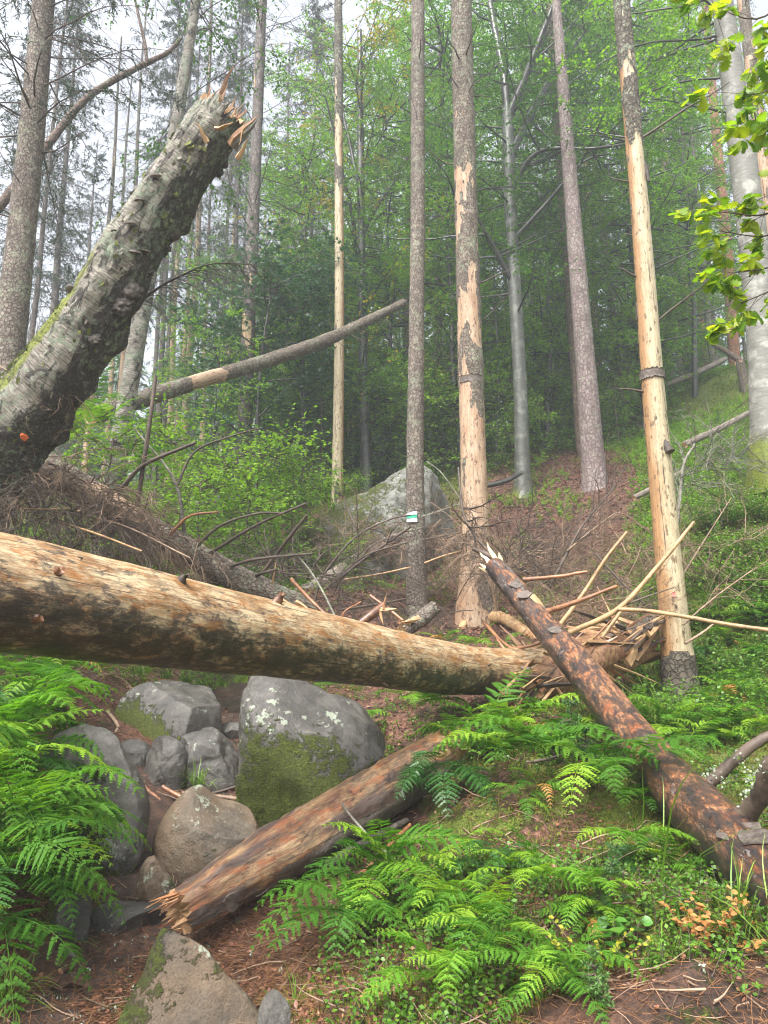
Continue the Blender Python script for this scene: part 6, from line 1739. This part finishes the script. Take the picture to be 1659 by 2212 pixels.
LG = "ferns crowding the left edge beside the path"
LL = "bright green fern in the dense clump along the left edge"
_q = np.random.default_rng(8)
for i in range(40):
    v = 1440 + 710 * (i + .5) / 40
    u = -50 + (170 - .10 * (v - 1440)) * ((i * .618) % 1.0)
    fern(u, v, _q.uniform(.55, .85), LL, LG, 5, -1.0 + _q.normal(0, .4), 2.8, i % 6 == 4, seed=i, lift=.26 + .14 * (i % 3), droop=.22)
fern(215, 1830, .42, "small bright fern growing on the tall left boulder, right of the left clump", None, 6, -1.3, 3.6, Y=5.1, lift=0)
fern(245, 1765, .36, "upright bright fern frond tuft at the tall left boulder's right side", None, 3, 1.0, 1.0, Y=5.15)
fern(150, 1790, .34, "small fern on the tall left boulder's mossy ledge", None, 5, -1.4, 2.6, Y=5.0)
SG = "ferns on the bank right of the decayed log"
FERN = [(945, 1705, .62, "dark glossy fern draping over the decayed log's flank", dict(n=6, spreadf=1.7, dark=True, lift=.12, droop=.25)),
        (800, 1965, .55, "large fern clump with drooping fronds below the decayed log, bottom centre", dict(n=9, spreadf=2.4, lift=.16, droop=.3)),
        (850, 1955, .48, "fern crowded against the right of the large drooping clump below the decayed log", dict(n=6, spreadf=2.2, lift=.12, droop=.2)),
        (760, 2040, .42, "fern low in the bottom centre clump, nearest the bottom edge", dict(n=6, spreadf=2.2, lift=.10, droop=.3)),
        (1045, 1600, .62, "tall upright fern standing before the splintered stump, tip like a ladder", dict(n=5, spreadf=4.5, lift=.05)),
        (1100, 1620, .55, "fern just right of the tall upright one before the splintered stump", dict(n=7, spreadf=4.0, lift=.08)),
        (1150, 1600, .5, "fern close under the leaning log, right of the upright one", dict(n=6, spreadf=3.0, lift=.08)),
        (1010, 1650, .42, "small light fern left of the upright one, above the dark glossy fern", dict(n=6, spreadf=3.6, lift=.08)),
        (1180, 1690, .55, "wide pale green fern spreading flat in the middle of the bank", dict(n=6, spreadf=3.4, lift=.14, droop=.2)),
        (1110, 1690, .5, "pale green fern at the wide one's left side", dict(n=6, spreadf=2.6, lift=.12, droop=.2)),
        (1290, 1730, .5, "large light green triangular fern hanging before the leaning log", dict(n=4, spreadf=1.2, lift=.16, droop=.3)),
        (1370, 1740, .5, "light green fern arching right against the leaning log", dict(n=5, spreadf=2.0, lift=.2, droop=.1, face=-.8)),
        (1230, 1630, .45, "fern tucked under the leaning log's left side", dict(n=6, spreadf=3.0, lift=.05)),
        (935, 1545, .42, "bluish green fern hanging just under the right half of the big log", dict(n=6, spreadf=2.4, lift=.05)),
        (880, 1525, .36, "small fern under the big log, left of the bluish one", dict(n=5, spreadf=2.8, lift=.03)),
        (770, 1590, .42, "yellowish fern growing on the back of the huge mossy boulder", dict(n=6, spreadf=3.2, lift=.05)),
        (720, 1600, .3, "thin yellowish fern over the huge mossy boulder's right edge", dict(n=4, spreadf=2.6, Y=5.95)),
        (675, 1650, .26, "tiny fern on the mossy face of the huge boulder", dict(n=4, spreadf=2.0, Y=5.75, droop=.4)),
        (770, 1685, .24, "tiny dark fern between the huge mossy boulder and the decayed log", dict(n=5, spreadf=3.2, Y=5.35)),
        (730, 1490, .26, "small fern on top of the huge mossy boulder, under the big log", dict(n=5, spreadf=2.6, Y=6.6)),
        (1120, 1925, .30, "small fern left of the green leafy plant, lower bank", dict(n=5, spreadf=2.8, lift=.08)),
        (1185, 1960, .28, "small bright fern between the small one and the green leafy plant, lower bank", dict(n=5, spreadf=2.8, lift=.08)),
        (1265, 1975, .28, "small fern above the yellow leaved plant, lower bank", dict(n=5, spreadf=2.8, lift=.06)),
        (985, 1975, .34, "dim fern right of the bottom centre clump", dict(n=6, spreadf=3.0, lift=.06)),
        (1060, 2060, .34, "fern in the middle of the lower bank, right of the hanging lichened twig", dict(n=6, spreadf=2.8, lift=.08)),
        (1010, 2140, .28, "yellow green fern at the bottom edge beside the lichened twig", dict(n=5, spreadf=2.8, lift=.08)),
        (1130, 2150, .26, "small fern at the bottom edge left of the brown standing twig", dict(n=5, spreadf=2.8, lift=.08)),
        (1000, 1860, .34, "dim fern in the shade below the dark glossy one", dict(n=5, spreadf=2.4, lift=.08)),
        (1350, 1860, .36, "fern below the triangular one, right half of the bank", dict(n=5, spreadf=2.4, lift=.08)),
        (1450, 1900, .28, "small fern in the shade of the leaning log, lower right", dict(n=5, spreadf=2.6, lift=.05)),
        (960, 1400, .42, "fern behind the big log at the flaking spruce's foot, left side", dict(n=6, spreadf=3.4, Y=8.6)),
        (1030, 1400, .42, "fern behind the big log under the flaking spruce's root", dict(n=6, spreadf=3.4, Y=8.4)),
        (1085, 1400, .34, "bluish fern behind the big log's broken end", dict(n=5, spreadf=3.0, Y=8.2)),
        (1425, 1590, .42, "fern left of the golden trunk's dark foot", dict(n=6, spreadf=3.0, lift=.05)),
        (1490, 1620, .45, "fern before the golden trunk's foot, beside the leaning log", dict(n=6, spreadf=3.0, lift=.05)),
        (1540, 1530, .48, "fern right of the golden trunk's foot", dict(n=6, spreadf=3.2, lift=.05)),
        (1600, 1490, .45, "fern at the right edge level with the golden trunk's foot", dict(n=6, spreadf=3.2, lift=.05)),
        (1640, 1600, .42, "fern behind the thick dark branch at the right edge", dict(n=6, spreadf=3.2, lift=.05)),
        (1570, 1620, .38, "fern just above the thick dark branch, right side", dict(n=6, spreadf=3.2, lift=.05)),
        (1500, 1450, .35, "fern behind the golden trunk's foot, under the level branch", dict(n=5, spreadf=3.2, lift=.05)),
        (1585, 1300, .40, "fern on the right bank above the level brown branch", dict(n=6, spreadf=3.0, lift=.05)),
        (1640, 1340, .42, "fern at the right edge above the level brown branch", dict(n=6, spreadf=3.0, lift=.05)),
        (1560, 1400, .38, "fern on the right bank just below the level brown branch", dict(n=6, spreadf=3.0, lift=.05)),
        (1630, 1430, .40, "fern at the right edge below the level brown branch", dict(n=6, spreadf=3.0, lift=.05)),
        (600, 1190, .5, "pale yellow green fern left of the large pale boulder", dict(n=7, spreadf=3.6, lift=.05)),
        (650, 1175, .45, "pale fern touching the large pale boulder's left end", dict(n=6, spreadf=3.6, lift=.05)),
        (540, 1200, .45, "fern behind the fallen spruce's right end", dict(n=6, spreadf=3.6, lift=.05)),
        (830, 1285, .4, "fern left of the blazed spruce's foot", dict(n=6, spreadf=3.6, lift=.05)),
        (760, 1290, .34, "small fern beside the pale grey fallen log", dict(n=5, spreadf=3.6, lift=.05)),
        (175, 960, .75, "fern right of the broken birch's foot, lowest of three", dict(n=7, spreadf=4.0, Y=8.6)),
        (225, 930, .7, "fern between the broken birch and the slim standing birch", dict(n=7, spreadf=4.0, Y=9.0)),
        (190, 890, .7, "fern highest beside the broken birch, under the leaning fallen trunk", dict(n=7, spreadf=4.0, Y=9.4)),
        (300, 1010, .6, "fern behind the brush pile, left of the upright stick", dict(n=7, spreadf=4.0, Y=9.2)),
        (1640, 1720, .4, "fern under the thick dark branches at the right edge", dict(n=6, spreadf=3.2, Y=4.2)),
        (1325, 1560, .36, "fern behind the leaning log, right of the splintered stump", dict(n=5, spreadf=3.0, Y=6.4)),
        (120, 1445, .4, "fern under the big log at the left clump's top", dict(n=6, spreadf=3.0, Y=6.4))]
BL_ = "small green fern scattered over the mossy bank between the decayed log and the leaning log"
for i in range(20):
    fern(900 + 560 * ((i * .618) % 1), 1660 + 540 * ((i * .755 + .1) % 1), .22 + .2 * ((i * .37) % 1), BL_, "small ferns on the near bank", 5, None, 3.2, i % 4 == 3, seed=i, lift=.05, droop=.1)
BR_ = "fern in the thick growth on the right bank beyond the leaning log"
for i in range(26):
    fern(1430 + 240 * ((i * .618) % 1), 1290 + 330 * ((i * .755 + .1) % 1), .34 + .2 * ((i * .37) % 1), BR_, "ferns on the right bank", 6, None, 3.4, i % 4 == 3, seed=i, lift=.05)
for u, v, s, lab, kw in FERN:
    fern(u, v, s * (1.25 if v > 1440 and u < 1400 else 1), lab, None, **kw)

# small plants -----------------------------------------------------------------
def ribbons(g, poly, w, mat=0, rnd=None):
    N, K = poly.shape[:2]
    T = unit(np.gradient(poly, axis=1)); X = unit(np.cross(T, [0.02, .03, 1.0]) + 1e-6)
    t = np.linspace(0, 1, K)
    ww = np.broadcast_to(np.asarray(w, float), (N,))[:, None] * (1 - t ** 2.2)[None] * .5 + .0004
    V = np.stack([poly - X * ww[..., None], poly + X * ww[..., None]], 2)
    base = np.arange(N)[:, None] * K * 2; i = np.arange(K - 1)[None] * 2
    F = np.stack([base + i, base + i + 1, base + i + 3, base + i + 2], -1).reshape(-1, 4)
    rn = np.random.default_rng(N).random(N) if rnd is None else rnd
    g.add(V.reshape(-1, 3), F, mat, np.repeat(rn, K * 2))
def tuft(label, u, v, n, h, seed, Y=None, mat='grass', w=.006, sp=.5, lean=(0, -.2), group=None):
    q = np.random.default_rng(seed)
    b = hit(u, v) if Y is None else at(u, v, Y)
    o = thing("grass_tuft", label, "grass", b, group)
    d = q.normal(0, sp, (n, 3)) * [1, 1, 0] + [lean[0], lean[1], 1]
    P0 = b + q.normal(0, .03, (n, 3)) * [1, 1, 0] - [0, 0, .02]
    g = G(); ribbons(g, twigs(q, P0, d, h * q.uniform(.5, 1.2, n), 7, 1.3, .07), w)
    g.build("blades", M[mat], o)
tuft("grass tuft growing between the two split stones", 428, 1690, 50, .22, 1, 5.75)
tuft("grass tuft at the left edge of the path below the ferns", 148, 2030, 60, .26, 2)
tuft("grass tuft at the foot of the pointed boulder, bottom edge", 350, 2190, 60, .24, 3, 3.3)
tuft("grass at the bottom left corner", 10, 2160, 90, .30, 4)
tuft("grass tuft on the huge mossy boulder's right face", 668, 1700, 22, .2, 5, 5.7)
tuft("fine arching grass behind the leaning log left of the golden trunk's foot", 1420, 1560, 30, .6, 6)
tuft("long grass blades arching down the bank, lower right", 1440, 1960, 12, .85, 7, w=.009, lean=(.5, -.8))
tuft("tall seeding grass stalks standing before the leaning log", 1395, 1880, 8, .55, 8, w=.007, sp=.2)
tuft("narrow bladed tuft hanging on the right bank above the level branch", 1650, 1370, 40, .3, 9)
tuft("grass by the bottom edge right of the half buried stone", 640, 2170, 30, .22, 10)
tuft("fine grass in the shade under the leaning log at the right edge", 1600, 2000, 60, .35, 11, lean=(0, -.5))
for i, (u, v) in enumerate([(320, 1450), (360, 1462), (400, 1470), (440, 1475), (480, 1478), (520, 1470), (350, 1440), (300, 1455)]):
    tuft("low mossy grass tuft in the strip behind the flat topped boulder, under the big log", u, v, 70, .2, 20 + i, 8.4 - .1 * i, group="low grass tufts under the big log")

def herb(name, label, cat, u, v, n, h, ll, mat, seed, tpl=LEAF_OVAL, wr=.7, Y=None, nleaf=6, lean=.5, stem='brown_twig', grp=None):
    q = np.random.default_rng(seed)
    b = hit(u, v) if Y is None else at(u, v, Y)
    o = thing(name, label, cat, b, grp)
    d = q.normal(0, lean, (n, 3)) * [1, 1, 0] + [0, -.15, 1]
    a = twigs(q, np.repeat(b[None], n, 0) + q.normal(0, .02 + h * .1, (n, 3)) * [1, 1, 0], d, h * q.uniform(.6, 1.1, n), 5, .3, .1)
    g = G(); tubes(g, a, .002, .001, 3, 0)
    g.build("stem", M[stem], o)
    p, t, f = along(q, a, nleaf, .3, 1)
    dd = unit(q.normal(0, 1, p.shape) * [1, 1, .3] + t * .3 + [0, -.2, -.1])
    g = G(); leaves(g, p, dd, UP + q.normal(0, .4, p.shape) + [0, -.35, 0], ll * q.uniform(.6, 1.1, len(p)), ll * wr * q.uniform(.7, 1.1, len(p)), tpl, 0, q.random(len(p)))
    g.build("foliage", M[mat], o)
    return o
herb("leafy_plant", "young plant with broad glossy green leaves, lower right bank", "plant", 1360, 2050, 5, .16, .075, 'herb', 1, wr=.75, nleaf=4)
herb("leafy_plant", "sprig with rounded bright leaves right of the bottom centre fern clump", "plant", 985, 2035, 4, .16, .06, 'herb', 2, wr=.65, nleaf=4)
herb("bilberry_bush", "small bilberry sprig with yellow leaflets left of the broad leaved plant", "bilberry bush", 1300, 2100, 8, .2, .022, 'yellow_herb', 3, nleaf=14)
herb("withered_plant", "withered orange leaved bilberry under the leaning log's lower end", "withered plant", 1540, 2060, 16, .24, .036, 'dead_orange', 4, wr=.6, nleaf=14, lean=.6)
herb("withered_plant", "small withered brown sprig above the orange withered plant", "withered plant", 1640, 2010, 4, .12, .03, 'dead_orange', 5, nleaf=8)
herb("bilberry_bush", "leafy bilberry bush growing where the decayed log vanishes, middle of the bank", "bilberry bush", 985, 1660, 26, .34, .028, 'bilberry', 6, nleaf=20, lean=.6)
herb("bilberry_bush", "bilberry bush above the wide pale fern on the bank", "bilberry bush", 1060, 1640, 22, .3, .028, 'bilberry', 7, nleaf=20, lean=.6)
herb("bilberry_bush", "bilberry bush beside the leaning log, behind the triangular fern", "bilberry bush", 1290, 1700, 20, .25, .026, 'bilberry', 8, nleaf=18)
for i, (u, v, lab) in enumerate([(1520, 1110, "bright bilberry bush nearest the golden trunk on the right bank"), (1570, 1100, "bright bilberry bush in the middle of the right bank"), (1625, 1090, "bright bilberry bush under the mossy foot of the right edge beech"), (1550, 1170, "bilberry bush in the middle of the right bank, lower row"), (1620, 1170, "bilberry bush at the right edge, below the beech's mossy foot"), (1655, 1240, "dark bilberry bush at the right edge beside the ferns"), (1590, 1230, "bilberry bush above the ferns on the right bank"), (1525, 1210, "bilberry bush right of the fanning dead branch"), (1640, 1300, "bilberry bush among the ferns at the right edge"), (1600, 1440, "bilberry bush below the level brown branch at the right")]):
    herb("bilberry_bush", lab, "bilberry bush", u, v + 40, 60, .55, .040, 'bilberry', 30 + i, nleaf=26, lean=.75)

seedling = make_conifer("x", .5, .006, 'twig', 30, .1, .20, .05, 209, 'needle_young', 0, 8, 16, .032, .006, disp=lambda tc, a, s, t, p, n: (0 * s, 0 * s, 0 * s), name="spruce_seedling", cat="spruce seedling", droop=.1)
for ch in seedling.children:
    pass
rows = [(1240, 1645, .9, "spruce seedling under the leaning log, beside the fern on its left"), (1270, 1690, .7, "spruce seedling just below the first one, by the leaning log"), (1195, 1660, .6, "spruce seedling left of the leaning log behind the wide pale fern"), (840, 1960, .4, "bluish spruce seedling at the decayed log's underside"), (1330, 1950, .5, "spruce seedling in the middle of the lower bank"), (1300, 2010, .4, "small spruce seedling above the yellow leaved sprig"), (1290, 2215, .5, "spruce seedling at the bottom edge"), (930, 2000, .4, "spruce seedling right of the bottom centre fern clump"), (1400, 1690, .5, "spruce seedling hidden against the leaning log")]
for i, (u, v, sc, lab) in enumerate(rows):
    b = hit(u, v)
    if i == 0:
        seedling.location = b; seedling.scale = (sc,) * 3; seedling['label'] = lab; seedling['group'] = "spruce seedlings on the bank"
    else: clone(seedling, b, i * 1.3, sc, lab, "spruce seedlings on the bank")

# oak branches hanging into the picture at the top right ------------------------
def oak(label, limbs, seed, n=6, ll=.078):
    q = np.random.default_rng(seed)
    o = thing("oak_branch", label, "branch", poly3(limbs[0])[0])
    g = G(); gl = G()
    for L_ in limbs:
        C = resample(poly3(L_), 12)
        tubes(g, C[None], .006, .002, 5, 0)
        p, t, f = along(q, C[None], n, .25, 1.0)
        b = twigs(q, p, unit(t + q.normal(0, .6, p.shape)), q.uniform(.08, .22, len(p)), 4, .5, .1)
        tubes(g, b, .002, .001, 3, 0)
        e = b[:, -1]; td = unit(b[:, -1] - b[:, -2])
        m = 8
        pos = np.repeat(e, m, 0) + q.normal(0, .012, (len(e) * m, 3))
        d = unit(np.repeat(td, m, 0) * .7 + q.normal(0, .8, pos.shape) * [1, 1, .6] + [0, 0, -.45])
        leaves(gl, pos, d, q.normal(0, .5, pos.shape) + [0, -.35, .8], ll * q.uniform(.6, 1.1, len(pos)), ll * .85, LEAF_OAK, 0, q.random(len(pos)))
    g.build("twig", M['twig'], o); gl.build("foliage", M['oak_leaf'], o)
oak("sunlit yellow green oak branch hanging in at the top right corner", [[(1720, -20, 3.0), (1640, 40, 3.0), (1560, 20, 3.05), (1530, -10, 3.1)], [(1720, 60, 3.0), (1660, 110, 3.0), (1625, 130, 3.0)], [(1720, 120, 2.9), (1665, 190, 2.9), (1620, 205, 2.95)], [(1720, 200, 3.0), (1680, 240, 3.0), (1650, 250, 3.0)]], 1, 7)
oak("green oak branch reaching in from the right edge, below the top corner one", [[(1720, 440, 3.3), (1640, 465, 3.3), (1580, 460, 3.3), (1530, 455, 3.3)], [(1720, 480, 3.3), (1650, 510, 3.3), (1560, 500, 3.3)], [(1720, 560, 3.3), (1650, 580, 3.3), (1580, 590, 3.3)], [(1720, 600, 3.3), (1660, 630, 3.3), (1600, 655, 3.3)], [(1720, 400, 3.3), (1670, 420, 3.3)]], 2, 6)

# loose leaves, needles, moss tips, ground cover ---------------------------------
rng = np.random.default_rng(55)
def scatter(n, y0, y1, w=.62, rngs=rng):
    y = y0 * (y1 / y0) ** rngs.random(n)
    x = rngs.uniform(-w, w, n) * (y + 1.0)
    return x, y
def on_ground(x, y, lift=.008):
    return np.column_stack([x, y, gz(x, y) + lift])

x, y = scatter(52000, 2.4, 12)
x2, y2 = rng.uniform(-1.5, 11, 70000), rng.uniform(9.5, 22, 70000)
x, y = np.concatenate([x, x2]), np.concatenate([y, y2])
m = moss_amount(x, y)
uu, vv = project(np.column_stack([x, y, gz(x, y, False)]))
k = (rng.random(len(x)) > np.clip(m * 1.3, .15, .93)) & (rng.random(len(x)) > .9 * sstep(1900, 2030, vv) * sstep(1000, 1150, uu))
x, y = x[k], y[k]
p = on_ground(x, y, .012)
d = rng.normal(0, 1, p.shape) * [1, 1, .25]
g = G(); leaves(g, p, d, UP + rng.normal(0, .5, p.shape), rng.uniform(.012, .045, len(p)) * np.clip(y / 7, .8, 1.7), rng.uniform(.008, .026, len(p)) * np.clip(y / 7, .8, 1.7), LEAF_OVAL, 0, rng.random(len(p)))
tag(g.build("leaf_litter", M['litter']), "red brown dead leaves strewn over the forest floor", "leaf litter", None, 'stuff')

x, y = scatter(90000, 2.4, 9, .5)
u, v = project(np.column_stack([x, y, gz(x, y, False)]))
pd = path_dist(x, y)
k = rng.random(len(x)) < np.clip(sstep(1.1, .2, pd) * .9 + .22 + .75 * sstep(380, 430, u) * sstep(760, 640, u) * sstep(1850, 1950, v), 0, 1)
x, y = x[k], y[k]
p = on_ground(x, y, .012)
g = G(); a = twigs(rng, p, rng.normal(0, 1, p.shape) * [1, 1, .3], rng.uniform(.025, .10, len(p)), 3, 0, .2); tubes(g, a, .0014, .0008, 3, 0, rng.random(len(p)))
tag(g.build("needle_litter", M['pine_needle']), "orange brown dead needles lying on the path and bank", "needle litter", None, 'stuff')

x, y = scatter(1400, 2.6, 7, .5)
k = ((path_dist(x, y) < .9) | (rng.random(len(x)) < .12)) & (rng.random(len(x)) < .55)
p = on_ground(x[k], y[k], .012)
q = np.repeat(p, 9, 0) + rng.normal(0, .008, (len(p) * 9, 3))
g = G(); leaves(g, q, rng.normal(0, 1, q.shape), rng.normal(0, 1, q.shape), rng.uniform(.008, .02, len(q)), rng.uniform(.006, .012, len(q)), LEAF_KITE, 0, rng.random(len(q)))
tag(g.build("lichen_scraps", M['lichen']), "pale lichen scraps fallen on the path and bank", "lichen", None, 'stuff')

x, y = scatter(230000, 2.5, 26)
m = moss_amount(x, y) + (fbm(np.column_stack([x, y, x * 0]) * 1.6, 4, 21) - .5) * 1.3
k = m > .42
x, y = x[k], y[k]
p = on_ground(x, y, .0)
sc = np.clip(y / 5, .8, 3)
g = G(); leaves(g, p, UP + rng.normal(0, .6, p.shape), rng.normal(0, 1, p.shape), rng.uniform(.015, .035, len(p)) * sc, rng.uniform(.006, .012, len(p)) * sc, LEAF_KITE, 0, rng.random(len(p)))
tag(g.build("moss_carpet", M['moss']), "yellow green moss tips covering the slope and bank", "moss", None, 'stuff')

def cover(name, label, cat, n, y0, y1, sel, h, ll, mat, nl=14, seed=3, rect=None):
    q = np.random.default_rng(seed)
    x, y = scatter(n, y0, y1, .62, q) if rect is None else (q.uniform(rect[0], rect[1], n), q.uniform(y0, y1, n))
    P3 = np.column_stack([x, y, gz(x, y)])
    u, v = project(P3)
    k = q.random(n) < sel(u, v, x, y)
    P3 = P3[k]
    d = q.normal(0, .45, P3.shape) * [1, 1, 0] + UP
    a = twigs(q, P3, d, h * q.uniform(.4, 1.1, len(P3)), 4, .2, .1)
    g = G(); tubes(g, a, .0025, .001, 3, 0)
    p, t, f = along(q, a, nl, .25, 1)
    leaves(g, p, q.normal(0, 1, p.shape) * [1, 1, .35] + [0, 0, .1], UP + q.normal(0, .45, p.shape), ll * q.uniform(.6, 1.1, len(p)), ll * .62, LEAF_KITE, 1, np.clip(q.normal(.5, .25, len(p)), 0, 1))
    tag(g.build(name, [M['twig'], M[mat]]), label, cat, None, 'stuff')
def _pn(x, y, s, seed): return fbm(np.column_stack([x, y, x * 0]) * s, 3, seed)
cover("bilberry_cover", "low green bilberry cover on the upper right slope and right bank", "ground cover", 14000, 6, 30, lambda u, v, x, y: sstep(1290, 1420, u) * sstep(.36, .50, _pn(x, y, .55, 5) + .12 * sstep(1500, 1600, u) + .1 * sstep(930, 850, v)), .28, .045, 'bilberry', 16, 3)
cover("slope_cover", "bright bilberry and moss tufts patched over the upper right slope", "ground cover", 15000, 11, 27, lambda u, v, x, y: np.clip(sstep(1330, 1440, u) * sstep(.34, .46, _pn(x, y, .5, 5)) + .5 * sstep(1000, 1100, u) * sstep(.52, .6, _pn(x, y, .8, 15)), 0, 1), .26, .055, 'beech_light', 14, 8, (1.5, 15))
cover("undergrowth_cover", "low leafy undergrowth in the hollow behind the fallen spruce and big log", "ground cover", 9000, 8, 26, lambda u, v, x, y: np.clip(sstep(760, 600, u) + sstep(1340, 1000, v) * 0 + .35 * sstep(1320, 1240, v) * sstep(1160, 1250, v) , 0, 1) * sstep(.38, .55, _pn(x, y, .7, 6)) * (path_dist(x, y) > .8), .32, .05, 'beech_light', 14, 4)
cover("herb_cover", "small green seedlings and bilberry shoots sprinkled over the near bank", "ground cover", 12000, 2.6, 9, lambda u, v, x, y: sstep(.36, .52, _pn(x, y, 1.6, 7)) * sstep(640, 900, u) * (path_dist(x, y) > .6) * .95 * (1 - .2 * sstep(2030, 2130, v) * sstep(1130, 1300, u)), .14, .027, 'bilberry', 8, 5)

# the wood far back merges into one mass
def far_wood():
    q = np.random.default_rng(66)
    g = G()
    for i in range(200):
        near = i < 45
        Y = q.uniform(27, 44) if near else q.uniform(42, 72)
        x = q.uniform(-.75, .75) * (Y + 2)
        b = np.array([x, Y, g1(x, Y)])
        h = q.uniform(3, 7) if near else q.uniform(11, 18)
        if x < -.25 * Y and not near: h *= .75
        n = 260 if near else 420
        f = q.random(n) ** .8
        r = (1 - f) * h * q.uniform(.16, .24) + .15
        a = q.uniform(0, 6.28, n); rr = r * np.sqrt(q.uniform(.25, 1, n))
        p = b + np.column_stack([np.cos(a) * rr, np.sin(a) * rr, f * h])
        d = np.column_stack([np.cos(a), np.sin(a), -.55 + 0 * a]) + q.normal(0, .3, (n, 3))
        leaves(g, p, d, UP + q.normal(0, .4, (n, 3)), q.uniform(.35, .9, n) * (.7 if near else 1), q.uniform(.10, .28, n), LEAF_KITE, 0, q.random(n))
        tubes(g, np.array([[b, b + [0, 0, h * .5], b + [0, 0, h]]]), .12, .02, 6, 1)
    tag(g.build("far_wood", [M['needle_young'], M['twig']]), "dense dark spruce wood far back on the hill", "wood", None, 'stuff')
far_wood()

x, y = scatter(2600, 2.5, 16)
p = on_ground(x, y, .015)
d = rng.normal(0, 1, p.shape) * [1, 1, .12]
a = twigs(rng, p, d, rng.uniform(.05, .4, len(p)) ** 1.2, 5, 0, .15)
a[..., 2] = np.maximum(a[..., 2], gz(a[..., 0], a[..., 1]) + .006)
g = G(); tubes(g, a, rng.uniform(.0015, .006, len(p)), .001, 4, 0, rng.random(len(p)))
tag(g.build("twig_litter", M['brown_twig']), "small dead twigs littering the forest floor", "twig litter", None, 'stuff')

# misty air
tag_box = bpy.data.meshes.new("haze")
hx0, hx1, hy0, hy1, hz0, hz1 = -75, 75, -10, 80, -4.0, 46.0
hv = [(x, y, z) for z in (hz0, hz1) for y in (hy0, hy1) for x in (hx0, hx1)]
tag_box.from_pydata(hv, [], [(0, 2, 3, 1), (4, 5, 7, 6), (0, 1, 5, 4), (2, 6, 7, 3), (0, 4, 6, 2), (1, 3, 7, 5)])
hz = bpy.data.objects.new("haze", tag_box)
COL.objects.link(hz)
hm = bpy.data.materials.new("haze_air")
hm.use_nodes = True
hm.node_tree.nodes.clear()
ho = hm.node_tree.nodes.new("ShaderNodeOutputMaterial")
hv_ = hm.node_tree.nodes.new("ShaderNodeVolumePrincipled")
hv_.inputs['Color'].default_value = (.46, .49, .53, 1)
hv_.inputs['Density'].default_value = HAZE_DENSITY
hv_.inputs['Anisotropy'].default_value = 0.2
hm.node_tree.links.new(hv_.outputs[0], ho.inputs['Volume'])
tag_box.materials.append(hm)
tag(hz, "pale mist filling the forest", "mist", None, 'stuff')

for ob in bpy.data.objects:
    if '_o' in ob: del ob['_o']
